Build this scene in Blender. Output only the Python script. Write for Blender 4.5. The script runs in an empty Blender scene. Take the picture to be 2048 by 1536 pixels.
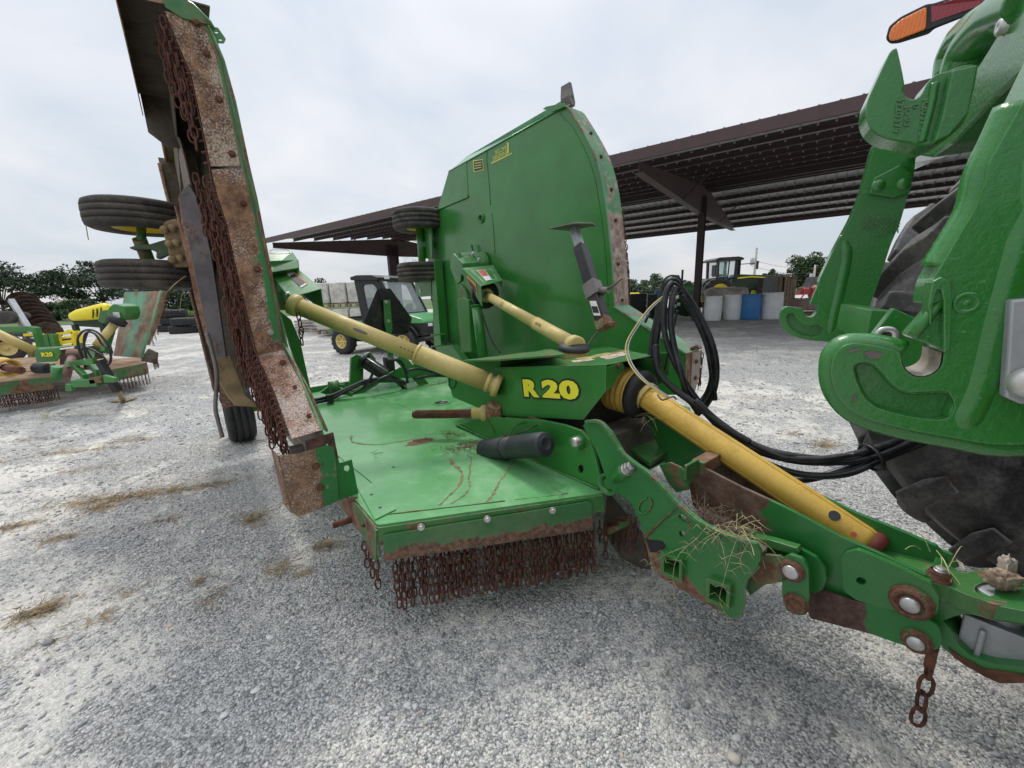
import bpy, bmesh, math, random
import numpy as np
from mathutils import Vector, Matrix, noise as mnoise
from mathutils.geometry import tessellate_polygon
random.seed(7); rng = np.random.default_rng(11)
R = math.radians
scene = bpy.context.scene
col = scene.collection

# ------------------------------------------------------------------ camera, world, sun, exposure
H = 1.4                                   # eye height of the photographer
cd = bpy.data.cameras.new('camera'); cam = bpy.data.objects.new('camera', cd); col.objects.link(cam)
cd.sensor_width = 36.0; cd.lens = 36.0*800/2048; cd.clip_start = 0.02; cd.clip_end = 2000
CR = Matrix(((0.99935263, 0.0, 0.03597669), (-0.00783165, 0.97601867, 0.21754591), (-0.03511393, -0.21768683, 0.97538682)))
# columns of CR: camera right, forward, up
cx_, cf_, cu_ = CR.col[0], CR.col[1], CR.col[2]
rot = Matrix((( cx_[0], cu_[0], -cf_[0]), (cx_[1], cu_[1], -cf_[1]), (cx_[2], cu_[2], -cf_[2])))
cam.matrix_world = Matrix.Translation((0, 0, H)) @ rot.to_4x4()
scene.camera = cam
scene.render.resolution_x = 1024; scene.render.resolution_y = 768
scene.view_settings.view_transform = 'Standard'; scene.view_settings.look = 'None'
scene.view_settings.exposure = 0.12; scene.view_settings.gamma = 1.0; scene.view_settings.use_curve_mapping = False

SUN_EL, SUN_AZ = R(58), R(-18)
w = bpy.data.worlds.new('World'); scene.world = w; w.use_nodes = True
nt = w.node_tree; nt.nodes.clear()
def N(t, kind, **kw):
    n = t.nodes.new(kind)
    for k, v in kw.items():
        if k.startswith('i_'): n.inputs[k[2:].replace('_', ' ')].default_value = v
        else: setattr(n, k, v)
    return n
def ramp(t, fac, stops, interp='LINEAR'):
    r = t.nodes.new('ShaderNodeValToRGB'); cr = r.color_ramp; cr.interpolation = interp
    while len(cr.elements) < len(stops): cr.elements.new(0.5)
    for e, (p, c) in zip(cr.elements, stops):
        e.position = p; e.color = (c, c, c, 1) if isinstance(c, (int, float)) else (*c, 1)
    t.links.new(fac, r.inputs[0]); return r.outputs[0]
def mixc(t, a, b, f, mode='MIX'):
    m = t.nodes.new('ShaderNodeMix'); m.data_type = 'RGBA'; m.blend_type = mode
    for s, v in ((m.inputs[0], f), (m.inputs[6], a), (m.inputs[7], b)):
        if isinstance(v, bpy.types.NodeSocket): t.links.new(v, s)
        elif isinstance(v, (int, float)): s.default_value = v
        else: s.default_value = (*v, 1) if len(v) == 3 else v
    return m.outputs[2]
def mth(t, op, a, b=None, c=None, clamp=False):
    m = t.nodes.new('ShaderNodeMath'); m.operation = op; m.use_clamp = clamp
    for i, v in enumerate((a, b, c)):
        if v is None: continue
        if isinstance(v, bpy.types.NodeSocket): t.links.new(v, m.inputs[i])
        else: m.inputs[i].default_value = v
    return m.outputs[0]
def vmul(t, v, s):
    m = t.nodes.new('ShaderNodeVectorMath'); m.operation = 'MULTIPLY'; t.links.new(v, m.inputs[0]); m.inputs[1].default_value = s
    return m.outputs[0]
def noise(t, vec, scale, detail=4, rough=0.55, dist=0.0):
    n = t.nodes.new('ShaderNodeTexNoise'); n.inputs['Scale'].default_value = scale
    n.inputs['Detail'].default_value = detail; n.inputs['Roughness'].default_value = rough; n.inputs['Distortion'].default_value = dist
    if vec is not None: t.links.new(vec, n.inputs['Vector'])
    return n
sky = N(nt, 'ShaderNodeTexSky', sky_type='NISHITA', sun_disc=False, sun_elevation=SUN_EL, sun_rotation=SUN_AZ, air_density=1.2, dust_density=2.0)
skyc = vmul(nt, sky.outputs[0], (0.10, 0.10, 0.10))
tc = N(nt, 'ShaderNodeTexCoord'); sep = N(nt, 'ShaderNodeSeparateXYZ'); nt.links.new(tc.outputs['Generated'], sep.inputs[0])
# clouds on a flattened dome: direction / (z + .25)
zz = mth(nt, 'ADD', mth(nt, 'MAXIMUM', sep.outputs[2], 0.0), 0.28)
cmb = N(nt, 'ShaderNodeCombineXYZ')
nt.links.new(mth(nt, 'DIVIDE', sep.outputs[0], zz), cmb.inputs[0]); nt.links.new(mth(nt, 'DIVIDE', sep.outputs[1], zz), cmb.inputs[1])
n1 = noise(nt, cmb.outputs[0], 1.7, 6, 0.52, 0.35); n2 = noise(nt, cmb.outputs[0], 0.75, 3, 0.5)
cover = ramp(nt, mth(nt, 'ADD', mth(nt, 'MULTIPLY', n1.outputs[0], 0.6), mth(nt, 'MULTIPLY', n2.outputs[0], 0.4)), [(0.40, 0.0), (0.60, 1.0)])
bright = ramp(nt, mth(nt, 'MAXIMUM', sep.outputs[2], 0.0), [(0.0, 0.66), (0.12, 0.72), (0.5, 0.80), (1.0, 1.55)])
ccol = mixc(nt, (0.82, 0.92, 1.03), (1.15, 1.14, 1.18), cover)
ccol = mixc(nt, ccol, bright, 1.0, 'MULTIPLY')
allc = mixc(nt, skyc, ccol, 0.86)
bg = N(nt, 'ShaderNodeBackground'); nt.links.new(allc, bg.inputs[0]); bg.inputs[1].default_value = 1.0
wo = N(nt, 'ShaderNodeOutputWorld'); nt.links.new(bg.outputs[0], wo.inputs[0])
sl = bpy.data.lights.new('sun', 'SUN'); sl.energy = 1.5; sl.angle = R(12); sl.color = (1.0, 0.96, 0.90)
so = bpy.data.objects.new('sun', sl); col.objects.link(so)
so.rotation_euler = (R(90)-SUN_EL, 0, -SUN_AZ + math.pi)
so.location = (0, 0, 30)

# ------------------------------------------------------------------ helpers: rays through the photo's points onto real planes
def ray(px, py):
    v = Vector(((px-1024)/800.0, 1.0, -(py-768)/800.0)).normalized()
    return CR @ v
O0 = Vector((0, 0, H))
TH = R(38.0)                               # heading of the mower: forward axis f, sideways axis l
FV = Vector((math.sin(TH), -math.cos(TH), 0)); LV = Vector((math.cos(TH), math.sin(TH), 0)); UP = Vector((0, 0, 1))
def P(lat, fw, z): return LV*lat + FV*fw + UP*z
def onz(px, py, z): r = ray(px, py); return O0 + r*((z-H)/r.z)
def onlat(px, py, L): r = ray(px, py); return O0 + r*(L/r.dot(LV))
def onfw(px, py, F): r = ray(px, py); return O0 + r*(F/r.dot(FV))
def ony(px, py, D): r = ray(px, py); return O0 + r*(D/r.y)
def onpl(px, py, p0, n): r = ray(px, py); return O0 + r*((Vector(p0)-O0).dot(n)/r.dot(n))
def mc(p): return (p.dot(LV), p.dot(FV), p.z)
def smooth_path(pts, k=8, closed=False):
    pts = [Vector(p) for p in pts]; out = []; n = len(pts)
    rng_ = range(n) if closed else range(n-1)
    for i in rng_:
        g = (lambda j: pts[j % n]) if closed else (lambda j: pts[min(max(j, 0), n-1)])
        p0, p1, p2, p3 = g(i-1), g(i), g(i+1), g(i+2)
        for j in range(k):
            t = j/k
            out.append(0.5*((2*p1)+(p2-p0)*t+(2*p0-5*p1+4*p2-p3)*t*t+(3*p1-p0-3*p2+p3)*t**3))
    if not closed: out.append(pts[-1])
    return out
def perp(d):
    d = Vector(d).normalized(); a = Vector((0, 0, 1)) if abs(d.z) < 0.9 else Vector((1, 0, 0))
    u = d.cross(a).normalized(); return u, d.cross(u).normalized()
def roundpoly(pts, r, k=4):
    pts = [Vector(p) for p in pts]; n = len(pts); out = []
    for i in range(n):
        a, b, c = pts[i-1], pts[i], pts[(i+1) % n]
        rr = r[i] if isinstance(r, (list, tuple)) else r
        d1, d2 = (a-b), (c-b); l1, l2 = d1.length, d2.length
        if rr <= 0 or l1 < 1e-6 or l2 < 1e-6: out.append(b); continue
        m = min(rr, l1*0.45, l2*0.45); p = b+d1/l1*m; q = b+d2/l2*m
        for j in range(k+1):
            t = j/k; out.append((1-t)**2*p + 2*t*(1-t)*b + t*t*q)
    return out
def newell(pts):
    n = Vector((0, 0, 0))
    for i in range(len(pts)):
        a, b = pts[i-1], pts[i]
        n += Vector(((a.y-b.y)*(a.z+b.z), (a.z-b.z)*(a.x+b.x), (a.x-b.x)*(a.y+b.y)))
    return n.normalized()
def circ(c, axis, r, n=16, u=None):
    a, b = perp(axis); return [Vector(c)+a*(r*math.cos(2*math.pi*i/n))+b*(r*math.sin(2*math.pi*i/n)) for i in range(n)]

class MB:
    def __init__(s): s.v = []; s.f = []; s.m = []; s.sm = []
    def add(s, vs, fs, mi=0, sm=False):
        o = len(s.v); s.v += [Vector(v) for v in vs]; s.f += [tuple(i+o for i in f) for f in fs]
        s.m += [mi]*len(fs); s.sm += [sm]*len(fs); return s
    def prism(s, pts, th, holes=(), mi=0, both=False):
        pts = [Vector(p) for p in pts]
        th = Vector(th) if not isinstance(th, (int, float)) else newell(pts)*th
        loops = [pts]+[[Vector(q) for q in h] for h in holes]
        tri = tessellate_polygon(loops); allp = [p for l in loops for p in l]; n = len(allp)
        fs = []
        if len(loops) == 1: fs = [tuple(range(n)), tuple(range(2*n-1, n-1, -1))]
        else: fs = [tuple(t) for t in tri]+[tuple(i+n for i in reversed(t)) for t in tri]
        o = 0
        for l in loops:
            k = len(l)
            for i in range(k):
                a, b = o+i, o+(i+1) % k; fs.append((a, b, b+n, a+n))
            o += k
        return s.add([*allp, *[p+th for p in allp]], fs, mi)
    def box(s, c, sx, sy, sz, ax=None, mi=0):
        X, Y, Z = ax if ax else (Vector((1, 0, 0)), Vector((0, 1, 0)), UP)
        c = Vector(c); vs = [c+X*(sx/2*a)+Y*(sy/2*b)+Z*(sz/2*d) for a in (-1, 1) for b in (-1, 1) for d in (-1, 1)]
        return s.add(vs, [(0, 1, 3, 2), (4, 6, 7, 5), (0, 4, 5, 1), (2, 3, 7, 6), (0, 2, 6, 4), (1, 5, 7, 3)], mi)
    def bar(s, a, b, w_, h_, side=None, mi=0):
        a, b = Vector(a), Vector(b); d = (b-a); L = d.length; d.normalize()
        if side is None: X, Y = perp(d)
        else: X = (Vector(side)-d*Vector(side).dot(d)).normalized(); Y = d.cross(X)
        return s.box((a+b)/2, w_, h_, L, (X, Y, d), mi)
    def tube(s, pts, r, n=8, caps=True, mi=0, closed=False, sm=True):
        pts = [Vector(p) for p in pts]; k = len(pts); rs = r if isinstance(r, (list, tuple)) else [r]*k
        vs = []; fs = []; pu = None
        for i, p in enumerate(pts):
            d = (pts[(i+1) % k]-pts[i-1]) if closed else (pts[min(i+1, k-1)]-pts[max(i-1, 0)])
            if d.length < 1e-9: d = Vector((0, 0, 1))
            d.normalize()
            if pu is None: u, _ = perp(d)
            else:
                u = pu-d*pu.dot(d); u = u.normalized() if u.length > 1e-6 else perp(d)[0]
            pu = u; v_ = d.cross(u)
            for j in range(n):
                a = 2*math.pi*j/n; vs.append(p+u*(rs[i]*math.cos(a))+v_*(rs[i]*math.sin(a)))
        for i in range(k if closed else k-1):
            for j in range(n):
                i2 = (i+1) % k; fs.append((i*n+j, i*n+(j+1) % n, i2*n+(j+1) % n, i2*n+j))
        s.add(vs, fs, mi, sm)
        if caps and not closed:
            o = len(s.v)-len(vs)
            s.f += [tuple(o+j for j in range(n-1, -1, -1)), tuple(o+(k-1)*n+j for j in range(n))]; s.m += [mi, mi]; s.sm += [False, False]
        return s
    def cyl(s, a, b, r0, r1=None, n=20, mi=0, caps=True):
        return s.tube([a, b], [r0, r0 if r1 is None else r1], n, caps, mi)
    def rev(s, p, axis, prof, n=24, mi=0, sm=True, mats=None):   # prof: (t along axis, r)
        p = Vector(p); ax = Vector(axis).normalized(); u, v_ = perp(ax); vs = []; fs = []; ms = []
        for t, r in prof:
            for j in range(n):
                a = 2*math.pi*j/n; vs.append(p+ax*t+u*(r*math.cos(a))+v_*(r*math.sin(a)))
        for i in range(len(prof)-1):
            for j in range(n):
                fs.append((i*n+j, i*n+(j+1) % n, (i+1)*n+(j+1) % n, (i+1)*n+j)); ms.append(mats[i] if mats else mi)
        o = len(s.f); s.add(vs, fs, mi, sm); s.m[o:] = ms; return s
    def build(s, name, mats, parent=None, bevel=0, sm_angle=None, root=None):
        me = bpy.data.meshes.new(name); off = Vector((0, 0, 0))
        q = parent
        while q is not None: off = off+q.location; q = q.parent
        me.from_pydata([tuple(v-off) for v in s.v], [], s.f)
        if not isinstance(mats, (list, tuple)): mats = [mats]
        for m_ in mats: me.materials.append(m_)
        me.polygons.foreach_set('material_index', s.m); me.polygons.foreach_set('use_smooth', s.sm)
        me.validate(); me.update()
        bm = bmesh.new(); bm.from_mesh(me); bmesh.ops.recalc_face_normals(bm, faces=bm.faces); bm.to_mesh(me); bm.free()
        o = bpy.data.objects.new(name, me); col.objects.link(o)
        if parent is not None: o.parent = parent
        if bevel:
            b = o.modifiers.new('bevel', 'BEVEL'); b.width = bevel; b.segments = 2; b.limit_method = 'ANGLE'; b.angle_limit = R(40)
            b.harden_normals = False
            for p_ in me.polygons: p_.use_smooth = p_.use_smooth
        return o
def thing(name, label, cat, loc=(0, 0, 0), group=None):
    o = bpy.data.objects.new(name, None); col.objects.link(o); o.location = loc; o.empty_display_size = .2
    o['label'] = label; o['category'] = cat
    if group: o['group'] = group
    return o
def tag(o, label, cat, group=None):
    o['label'] = label; o['category'] = cat
    if group: o['group'] = group
    return o
def kind(o, k): o['kind'] = k; return o
def dup(root, loc, label, group=None, rotz=None):
    r = root.copy(); col.objects.link(r); r.location = loc; r['label'] = label
    if rotz is not None: r.rotation_euler = (0, 0, rotz)
    if group: r['group'] = group
    for ch in list(root.children):
        c = ch.copy(); col.objects.link(c); c.parent = r
        for g in ch.children:
            d = g.copy(); col.objects.link(d); d.parent = c
    return r
def text(s_, name, mat_, origin, xdir, ydir, size, parent, extrude=0.001, offset=0.0, fit=None, fith=None, space=1.0):
    cu = bpy.data.curves.new(name, 'FONT'); cu.body = s_; cu.size = size; cu.extrude = extrude; cu.offset = offset
    cu.align_x = 'CENTER'; cu.align_y = 'CENTER'; cu.resolution_u = 3; cu.space_character = space
    t_ = bpy.data.objects.new(name+'_tmp', cu); col.objects.link(t_)
    dg = bpy.context.evaluated_depsgraph_get(); me = bpy.data.meshes.new_from_object(t_.evaluated_get(dg))
    bpy.data.objects.remove(t_); bpy.data.curves.remove(cu)
    X = Vector(xdir).normalized(); Y = Vector(ydir); Y = (Y-X*Y.dot(X)).normalized(); Z = X.cross(Y); off = Vector((0, 0, 0))
    q = parent
    while q is not None: off = off+q.location; q = q.parent
    o3 = Vector(origin)-off
    xs = [v.co.x for v in me.vertices]; ys = [v.co.y for v in me.vertices]; kx = fit/(max(xs)-min(xs)) if fit else 1; ky = fith/(max(ys)-min(ys)) if fith else (kx if fit else 1)
    mx_, my_ = (max(xs)+min(xs))/2, (max(ys)+min(ys))/2
    for v in me.vertices: v.co = o3+X*((v.co.x-mx_)*kx)+Y*((v.co.y-my_)*ky)+Z*v.co.z
    me.materials.clear(); me.materials.append(mat_); me.name = name
    o = bpy.data.objects.new(name, me); col.objects.link(o); o.parent = parent; return o

# ------------------------------------------------------------------ materials
def smstep(t, v, a, b):
    m = t.nodes.new('ShaderNodeMapRange'); m.interpolation_type = 'SMOOTHSTEP'; m.inputs[1].default_value = a; m.inputs[2].default_value = b
    t.links.new(v, m.inputs[0]); return m.outputs[0]
def pm(name, c, rough=0.5, metal=0.0, var=0.12, vs=3.0, rust=0.0, rc=(0.13, 0.055, 0.03), rc2=(0.26, 0.15, 0.09), rs=9.0, masks=(),
       dust=0.0, dc=(0.33, 0.27, 0.2), ds=2.0, bump=0.15, bs=60.0, coat=0.0, speck=0.0, sc=(0.62, 0.56, 0.5), scratch=0.0, fine=0.04, wear=0.0, wc=(0.42, 0.50, 0.40), ws=1.0):
    """painted / bare surface: own colour, blotchy rust (more inside the mask planes), thin dust, fine bump"""
    m = bpy.data.materials.new(name); m.use_nodes = True; t = m.node_tree; b = t.nodes['Principled BSDF']
    tc = t.nodes.new('ShaderNodeTexCoord'); ob = tc.outputs['Object']
    nA = noise(t, ob, vs, 5, 0.6); base = mixc(t, tuple(x*(1-var) for x in c), tuple(min(1, x*(1+var)) for x in c), smstep(t, nA.outputs[0], 0.3, 0.7))
    ro = None; rr = rough
    if fine:
        nf = noise(t, ob, 140, 2, 0.6); base = mixc(t, base, tuple(x*0.55 for x in c), mth(t, 'MULTIPLY', smstep(t, nf.outputs[0], 0.55, 0.75), fine*5, clamp=True))
    if dust:
        nD = noise(t, ob, ds, 6, 0.65, 0.3); nD2 = noise(t, ob, ds*14, 3, 0.6)
        f = mth(t, 'MULTIPLY', smstep(t, mth(t, 'ADD', mth(t, 'MULTIPLY', nD.outputs[0], 0.75), mth(t, 'MULTIPLY', nD2.outputs[0], 0.25)), 0.42, 0.68), dust)
        base = mixc(t, base, dc, f); ro = mth(t, 'ADD', mth(t, 'MULTIPLY', f, 0.5), rough, clamp=True)
    if scratch:
        mp = t.nodes.new('ShaderNodeMapping'); mp.inputs['Scale'].default_value = (3, 60, 60); mp.inputs['Rotation'].default_value = (0.3, 0.5, 0.9); t.links.new(ob, mp.inputs[0])
        ns = noise(t, mp.outputs[0], 3, 2, 0.5); f = mth(t, 'MULTIPLY', smstep(t, ns.outputs[0], 0.70, 0.74), scratch)
        base = mixc(t, base, tuple(min(1, x*1.5+.16) for x in c), f)
    bh = None
    if rust or masks:
        nR = noise(t, ob, rs, 7, 0.68, 0.2); v = nR.outputs[0]
        cov = None
        if masks:
            geo = t.nodes.new('ShaderNodeNewGeometry')
            for (p0, n_, a, b_, amt) in masks:      # distance along n_ from p0 (metres): a..b_ fades to amt
                dp = t.nodes.new('ShaderNodeVectorMath'); dp.operation = 'DOT_PRODUCT'; t.links.new(geo.outputs['Position'], dp.inputs[0]); dp.inputs[1].default_value = tuple(n_)
                d = mth(t, 'SUBTRACT', dp.outputs['Value'], Vector(p0).dot(Vector(n_)))
                d = mth(t, 'ADD', d, mth(t, 'MULTIPLY', mth(t, 'SUBTRACT', noise(t, ob, 14, 4).outputs[0], 0.5), abs(b_-a)*1.2))
                mr = t.nodes.new('ShaderNodeMapRange'); mr.inputs[1].default_value = a; mr.inputs[2].default_value = b_; mr.inputs[4].default_value = amt; t.links.new(d, mr.inputs[0])
                cov = mr.outputs[0] if cov is None else mth(t, 'MAXIMUM', cov, mr.outputs[0])
            cov = mth(t, 'MAXIMUM', cov, rust)
        lo = mth(t, 'SUBTRACT', 0.74, mth(t, 'MULTIPLY', cov if cov is not None else rust, 0.5))
        f = mth(t, 'MULTIPLY', mth(t, 'SUBTRACT', mth(t, 'ADD', v, mth(t, 'MULTIPLY', mth(t, 'SUBTRACT', noise(t, ob, 95, 3, .8).outputs[0], 0.5), 0.16)), lo), 10, clamp=True)
        nC = noise(t, ob, rs*3, 4, 0.7); rcol = mixc(t, rc, rc2, smstep(t, nC.outputs[0], 0.35, 0.7))
        if speck:
            nS = noise(t, ob, 150, 5, 0.85); nL = smstep(t, noise(t, ob, 5, 4, .6).outputs[0], 0.32, 0.62)
            th_ = mth(t, 'SUBTRACT', nS.outputs[0], mth(t, 'MULTIPLY', mth(t, 'SUBTRACT', nL, 0.45), 0.16))
            th2_ = mth(t, 'ADD', nS.outputs[0], mth(t, 'MULTIPLY', mth(t, 'SUBTRACT', nL, 0.45), 0.13))
            rcol = mixc(t, rcol, sc, mth(t, 'MULTIPLY', smstep(t, th2_, 0.60-0.10*speck, 0.70-0.10*speck), 0.8))
        base = mixc(t, base, rcol, f)
        r0 = ro if ro is not None else rough
        ro = mth(t, 'MAXIMUM', r0, mth(t, 'MULTIPLY', f, 0.85)); bh = f
        if metal: pass
    if wear:
        bv = t.nodes.new('ShaderNodeBevel'); bv.samples = 4; bv.inputs['Radius'].default_value = 0.004*ws; ge = t.nodes.new('ShaderNodeNewGeometry')
        dt = t.nodes.new('ShaderNodeVectorMath'); dt.operation = 'DOT_PRODUCT'; t.links.new(bv.outputs[0], dt.inputs[0]); t.links.new(ge.outputs['Normal'], dt.inputs[1])
        e_ = mth(t, 'SUBTRACT', 1.0, dt.outputs['Value']); nw_ = noise(t, ob, 28, 4, .7)
        fw = mth(t, 'MULTIPLY', smstep(t, mth(t, 'MULTIPLY', e_, mth(t, 'ADD', nw_.outputs[0], 0.25)), 0.03, 0.10), wear)
        base = mixc(t, base, mixc(t, wc, (0.13, 0.07, 0.05), smstep(t, noise(t, ob, 9, 4, .7).outputs[0], 0.5, 0.62)), fw)
    t.links.new(base, b.inputs['Base Color'])
    nb = noise(t, ob, bs, 4, 0.65)
    if ro is None: ro = mth(t, 'ADD', mth(t, 'MULTIPLY', mth(t, 'SUBTRACT', nA.outputs[0], 0.5), 0.25), rough, clamp=True)
    t.links.new(ro, b.inputs['Roughness'])
    b.inputs['Metallic'].default_value = metal
    if coat: b.inputs['Coat Weight'].default_value = coat; b.inputs['Coat Roughness'].default_value = 0.12
    if bump:
        bp = t.nodes.new('ShaderNodeBump'); bp.inputs['Strength'].default_value = bump; bp.inputs['Distance'].default_value = 0.004
        hh = nb.outputs[0]
        if bh is not None: hh = mth(t, 'ADD', mth(t, 'MULTIPLY', nb.outputs[0], mth(t, 'ADD', mth(t, 'MULTIPLY', bh, 1.5), 0.3)), mth(t, 'MULTIPLY', bh, 0.3))
        t.links.new(hh, bp.inputs['Height']); t.links.new(bp.outputs[0], b.inputs['Normal'])
    return m
GR = (0.030, 0.190, 0.032)
M = {}
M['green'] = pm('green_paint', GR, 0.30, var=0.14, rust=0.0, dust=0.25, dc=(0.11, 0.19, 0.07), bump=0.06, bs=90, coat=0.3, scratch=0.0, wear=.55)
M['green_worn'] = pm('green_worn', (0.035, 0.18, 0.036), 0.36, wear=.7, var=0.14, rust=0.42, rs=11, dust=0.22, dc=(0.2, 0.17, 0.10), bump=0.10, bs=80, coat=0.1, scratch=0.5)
M['green_top'] = pm('green_deck_sheen', (0.085, 0.32, 0.095), 0.31, var=0.18, vs=1.3, rust=0.16, rs=5, dust=0.5, dc=(0.30, 0.48, 0.31), ds=1.1, bump=0.04, bs=50, coat=0.25, scratch=0.7)  # paler base and whitish green tint hold the deck's sky sheen
M['green_cast'] = pm('green_cast', (0.020, 0.170, 0.022), 0.25, var=0.12, dust=0.15, dc=(0.10, 0.22, 0.10), bump=0.26, bs=130, coat=0.5, scratch=0.3, wear=.25, ws=.6)
M['green_rust'] = pm('green_rusty', (0.025, 0.15, 0.035), 0.42, var=0.15, rust=0.58, rs=6, dust=0.35, bump=0.2, bs=70)
M['green_pale'] = pm('green_faded', (0.09, 0.26, 0.14), 0.45, var=0.2, rust=0.50, rs=2.2, dust=0.35, bump=0.1, rc=(0.16, 0.09, 0.055), rc2=(0.32, 0.22, 0.14))
M['rust'] = pm('rust', (0.12, 0.048, 0.028), 0.9, var=0.4, vs=25, bump=0.5, bs=120)
M['rust_plate'] = pm('rusty_plate', (0.06, 0.2, 0.07), 0.5, rust=0.88, rs=7, speck=0.3, bump=0.5, bs=90)
M['chain'] = pm('rusty_chain', (0.095, 0.034, 0.021), 0.85, var=0.5, vs=30, bump=0.5, bs=200)
M['cream'] = pm('cream_plastic', (0.56, 0.44, 0.155), 0.42, var=0.08, dust=0.55, dc=(0.36, 0.27, 0.12), ds=6, bump=0.08, rust=.14, rs=14, rc=(.20, .17, .12), rc2=(.3, .25, .17), scratch=.3)
M['yellow'] = pm('yellow_plastic', (0.66, 0.42, 0.07), 0.42, var=0.08, dust=0.55, dc=(0.40, 0.24, 0.05), ds=6, bump=0.1, bs=60, rust=.08, rs=16, rc=(.18, .12, .06), rc2=(.3, .2, .1), scratch=.35)
M['yellow_bright'] = pm('bright_yellow', (0.85, 0.68, 0.02), 0.4, var=0.06, bump=0.03)
M['cream_rim'] = pm('cream_rim', (0.72, 0.58, 0.22), 0.45, dust=0.25, bump=0.05)
M['rubber'] = pm('rubber', (0.016, 0.016, 0.017), 0.62, var=0.25, vs=6, dust=0.4, dc=(0.08, 0.075, 0.07), ds=5, bump=0.25, bs=40)
M['rubber_dusty'] = pm('dusty_rubber', (0.035, 0.032, 0.030), 0.8, var=0.3, vs=5, dust=0.75, dc=(0.17, 0.145, 0.115), ds=6, bump=0.3, bs=50)
M['tyre_lug'] = pm('lug_rubber', (0.038, 0.036, 0.035), 0.5, var=0.35, vs=7, dust=0.85, dc=(0.20, 0.185, 0.175), ds=5, wear=.5, wc=(.36, .35, .35), ws=3, bump=0.3, bs=35)
M['black'] = pm('black_paint', (0.009, 0.009, 0.011), 0.4, var=0.2, dust=0.15, bump=0.1)
M['black_plastic'] = pm('black_plastic', (0.012, 0.013, 0.015), 0.5, var=0.15, dust=0.2, dc=(0.06, 0.06, 0.06), bump=0.15, bs=150)
M['hose'] = pm('hose_rubber', (0.012, 0.012, 0.014), 0.34, var=0.2, vs=20, dust=0.4, dc=(0.09, 0.09, 0.095), ds=12, bump=0.1)
M['steel'] = pm('zinc_steel', (0.56, 0.55, 0.52), 0.38, metal=0.75, var=0.15, vs=20, rust=0.12, rs=30, bump=0.15, bs=100)
M['alu'] = pm('cast_grey', (0.36, 0.37, 0.38), 0.5, metal=0.4, var=0.15, vs=10, bump=0.2)
M['steel_worn'] = pm('worn_steel', (0.17, 0.15, 0.14), 0.55, metal=0.3, var=0.3, vs=6, rust=0.3, rs=8, bump=0.25)
M['mud'] = pm('dried_mud', (0.30, 0.22, 0.12), 0.95, var=0.3, vs=12, bump=0.9, bs=40)
M['under'] = pm('mower_underside', (0.13, 0.11, 0.085), 0.9, var=0.4, vs=5, rust=0.45, rs=5, rc=(0.07, 0.05, 0.035), rc2=(0.16, 0.13, 0.09), bump=0.6, bs=60)
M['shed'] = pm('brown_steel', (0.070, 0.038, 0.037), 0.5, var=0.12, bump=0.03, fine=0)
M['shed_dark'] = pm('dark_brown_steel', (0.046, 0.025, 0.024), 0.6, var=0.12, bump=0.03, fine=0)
M['sheet'] = pm('galvanised_sheet', (0.62, 0.63, 0.62), 0.5, metal=0.0, var=0.12, bump=0.03, fine=0)
M['wood'] = pm('weathered_wood', (0.26, 0.19, 0.13), 0.85, var=0.35, vs=8, bump=0.3)
M['wood_grey'] = pm('grey_wood', (0.42, 0.38, 0.33), 0.85, var=0.3, vs=6, bump=0.2)
M['clip'] = pm('rib_gap_light', (0.34, 0.34, 0.33), .5, bump=0, fine=0)  # pale grey standing for daylight in the gaps under the roof ribs
M['white_pl'] = pm('white_barrel_plastic', (0.90, 0.90, 0.89), 0.45, var=0.05, dust=0.12, bump=0.05, fine=0)
M['blue_pl'] = pm('blue_barrel_plastic', (0.04, 0.22, 0.52), 0.42, var=0.08, dust=0.1, bump=0.05, fine=0)
M['wrap'] = pm('wrapped_bags', (0.50, 0.50, 0.45), 0.5, var=0.25, vs=5, dust=0.4, dc=(0.4, 0.3, 0.25), ds=3, bump=0.4, bs=15)
M['wrap_tan'] = pm('wrapped_pallet', (0.42, 0.36, 0.30), 0.5, var=0.35, vs=4, dust=0.4, dc=(0.6, 0.55, 0.5), ds=3, bump=0.5, bs=12)
M['leaf_dark'] = pm('leaf_dark', (0.030, 0.058, 0.026), 0.6, var=0.45, vs=0.8, bump=0, fine=0)
M['leaf'] = pm('leaf', (0.05, 0.088, 0.030), 0.6, var=0.45, vs=0.7, bump=0, fine=0)
M['leaf_bright'] = pm('leaf_bright', (0.12, 0.20, 0.05), 0.6, var=0.3, vs=0.9, bump=0, fine=0)
M['bark'] = pm('bark', (0.075, 0.058, 0.046), 0.9, var=0.3, bump=0.4)
M['straw'] = pm('straw', (0.34, 0.255, 0.15), 0.85, var=0.55, vs=18, bump=0, fine=0)
M['grass_green'] = pm('grass_blade', (0.46, 0.43, 0.22), 0.75, var=0.4, vs=30, bump=0, fine=0)
M['red'] = pm('red_paint', (0.22, 0.02, 0.012), 0.45, var=0.15, bump=0.03)
M['orange'] = pm('orange_paint', (0.30, 0.10, 0.03), 0.5, bump=0.03)
M['label_white'] = pm('label_white', (0.72, 0.72, 0.70), 0.5, var=0.15, vs=60, bump=0)
M['label_black'] = pm('label_black', (0.02, 0.02, 0.02), 0.5, bump=0)
M['label_orange'] = pm('label_orange', (0.80, 0.30, 0.03), 0.5, bump=0)
M['label_red'] = pm('label_red', (0.5, 0.08, 0.05), 0.5, bump=0)
M['label_yellow'] = pm('label_yellow', (0.90, 0.80, 0.05), 0.4, var=0.03, bump=0, fine=0)
M['label_gold'] = pm('label_gold', (0.62, 0.60, 0.12), 0.5, bump=0, fine=0)
M['gh_green'] = pm('hood_green', (0.10, 0.36, 0.13), 0.35, var=0.1, bump=0, coat=0.3)
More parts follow.
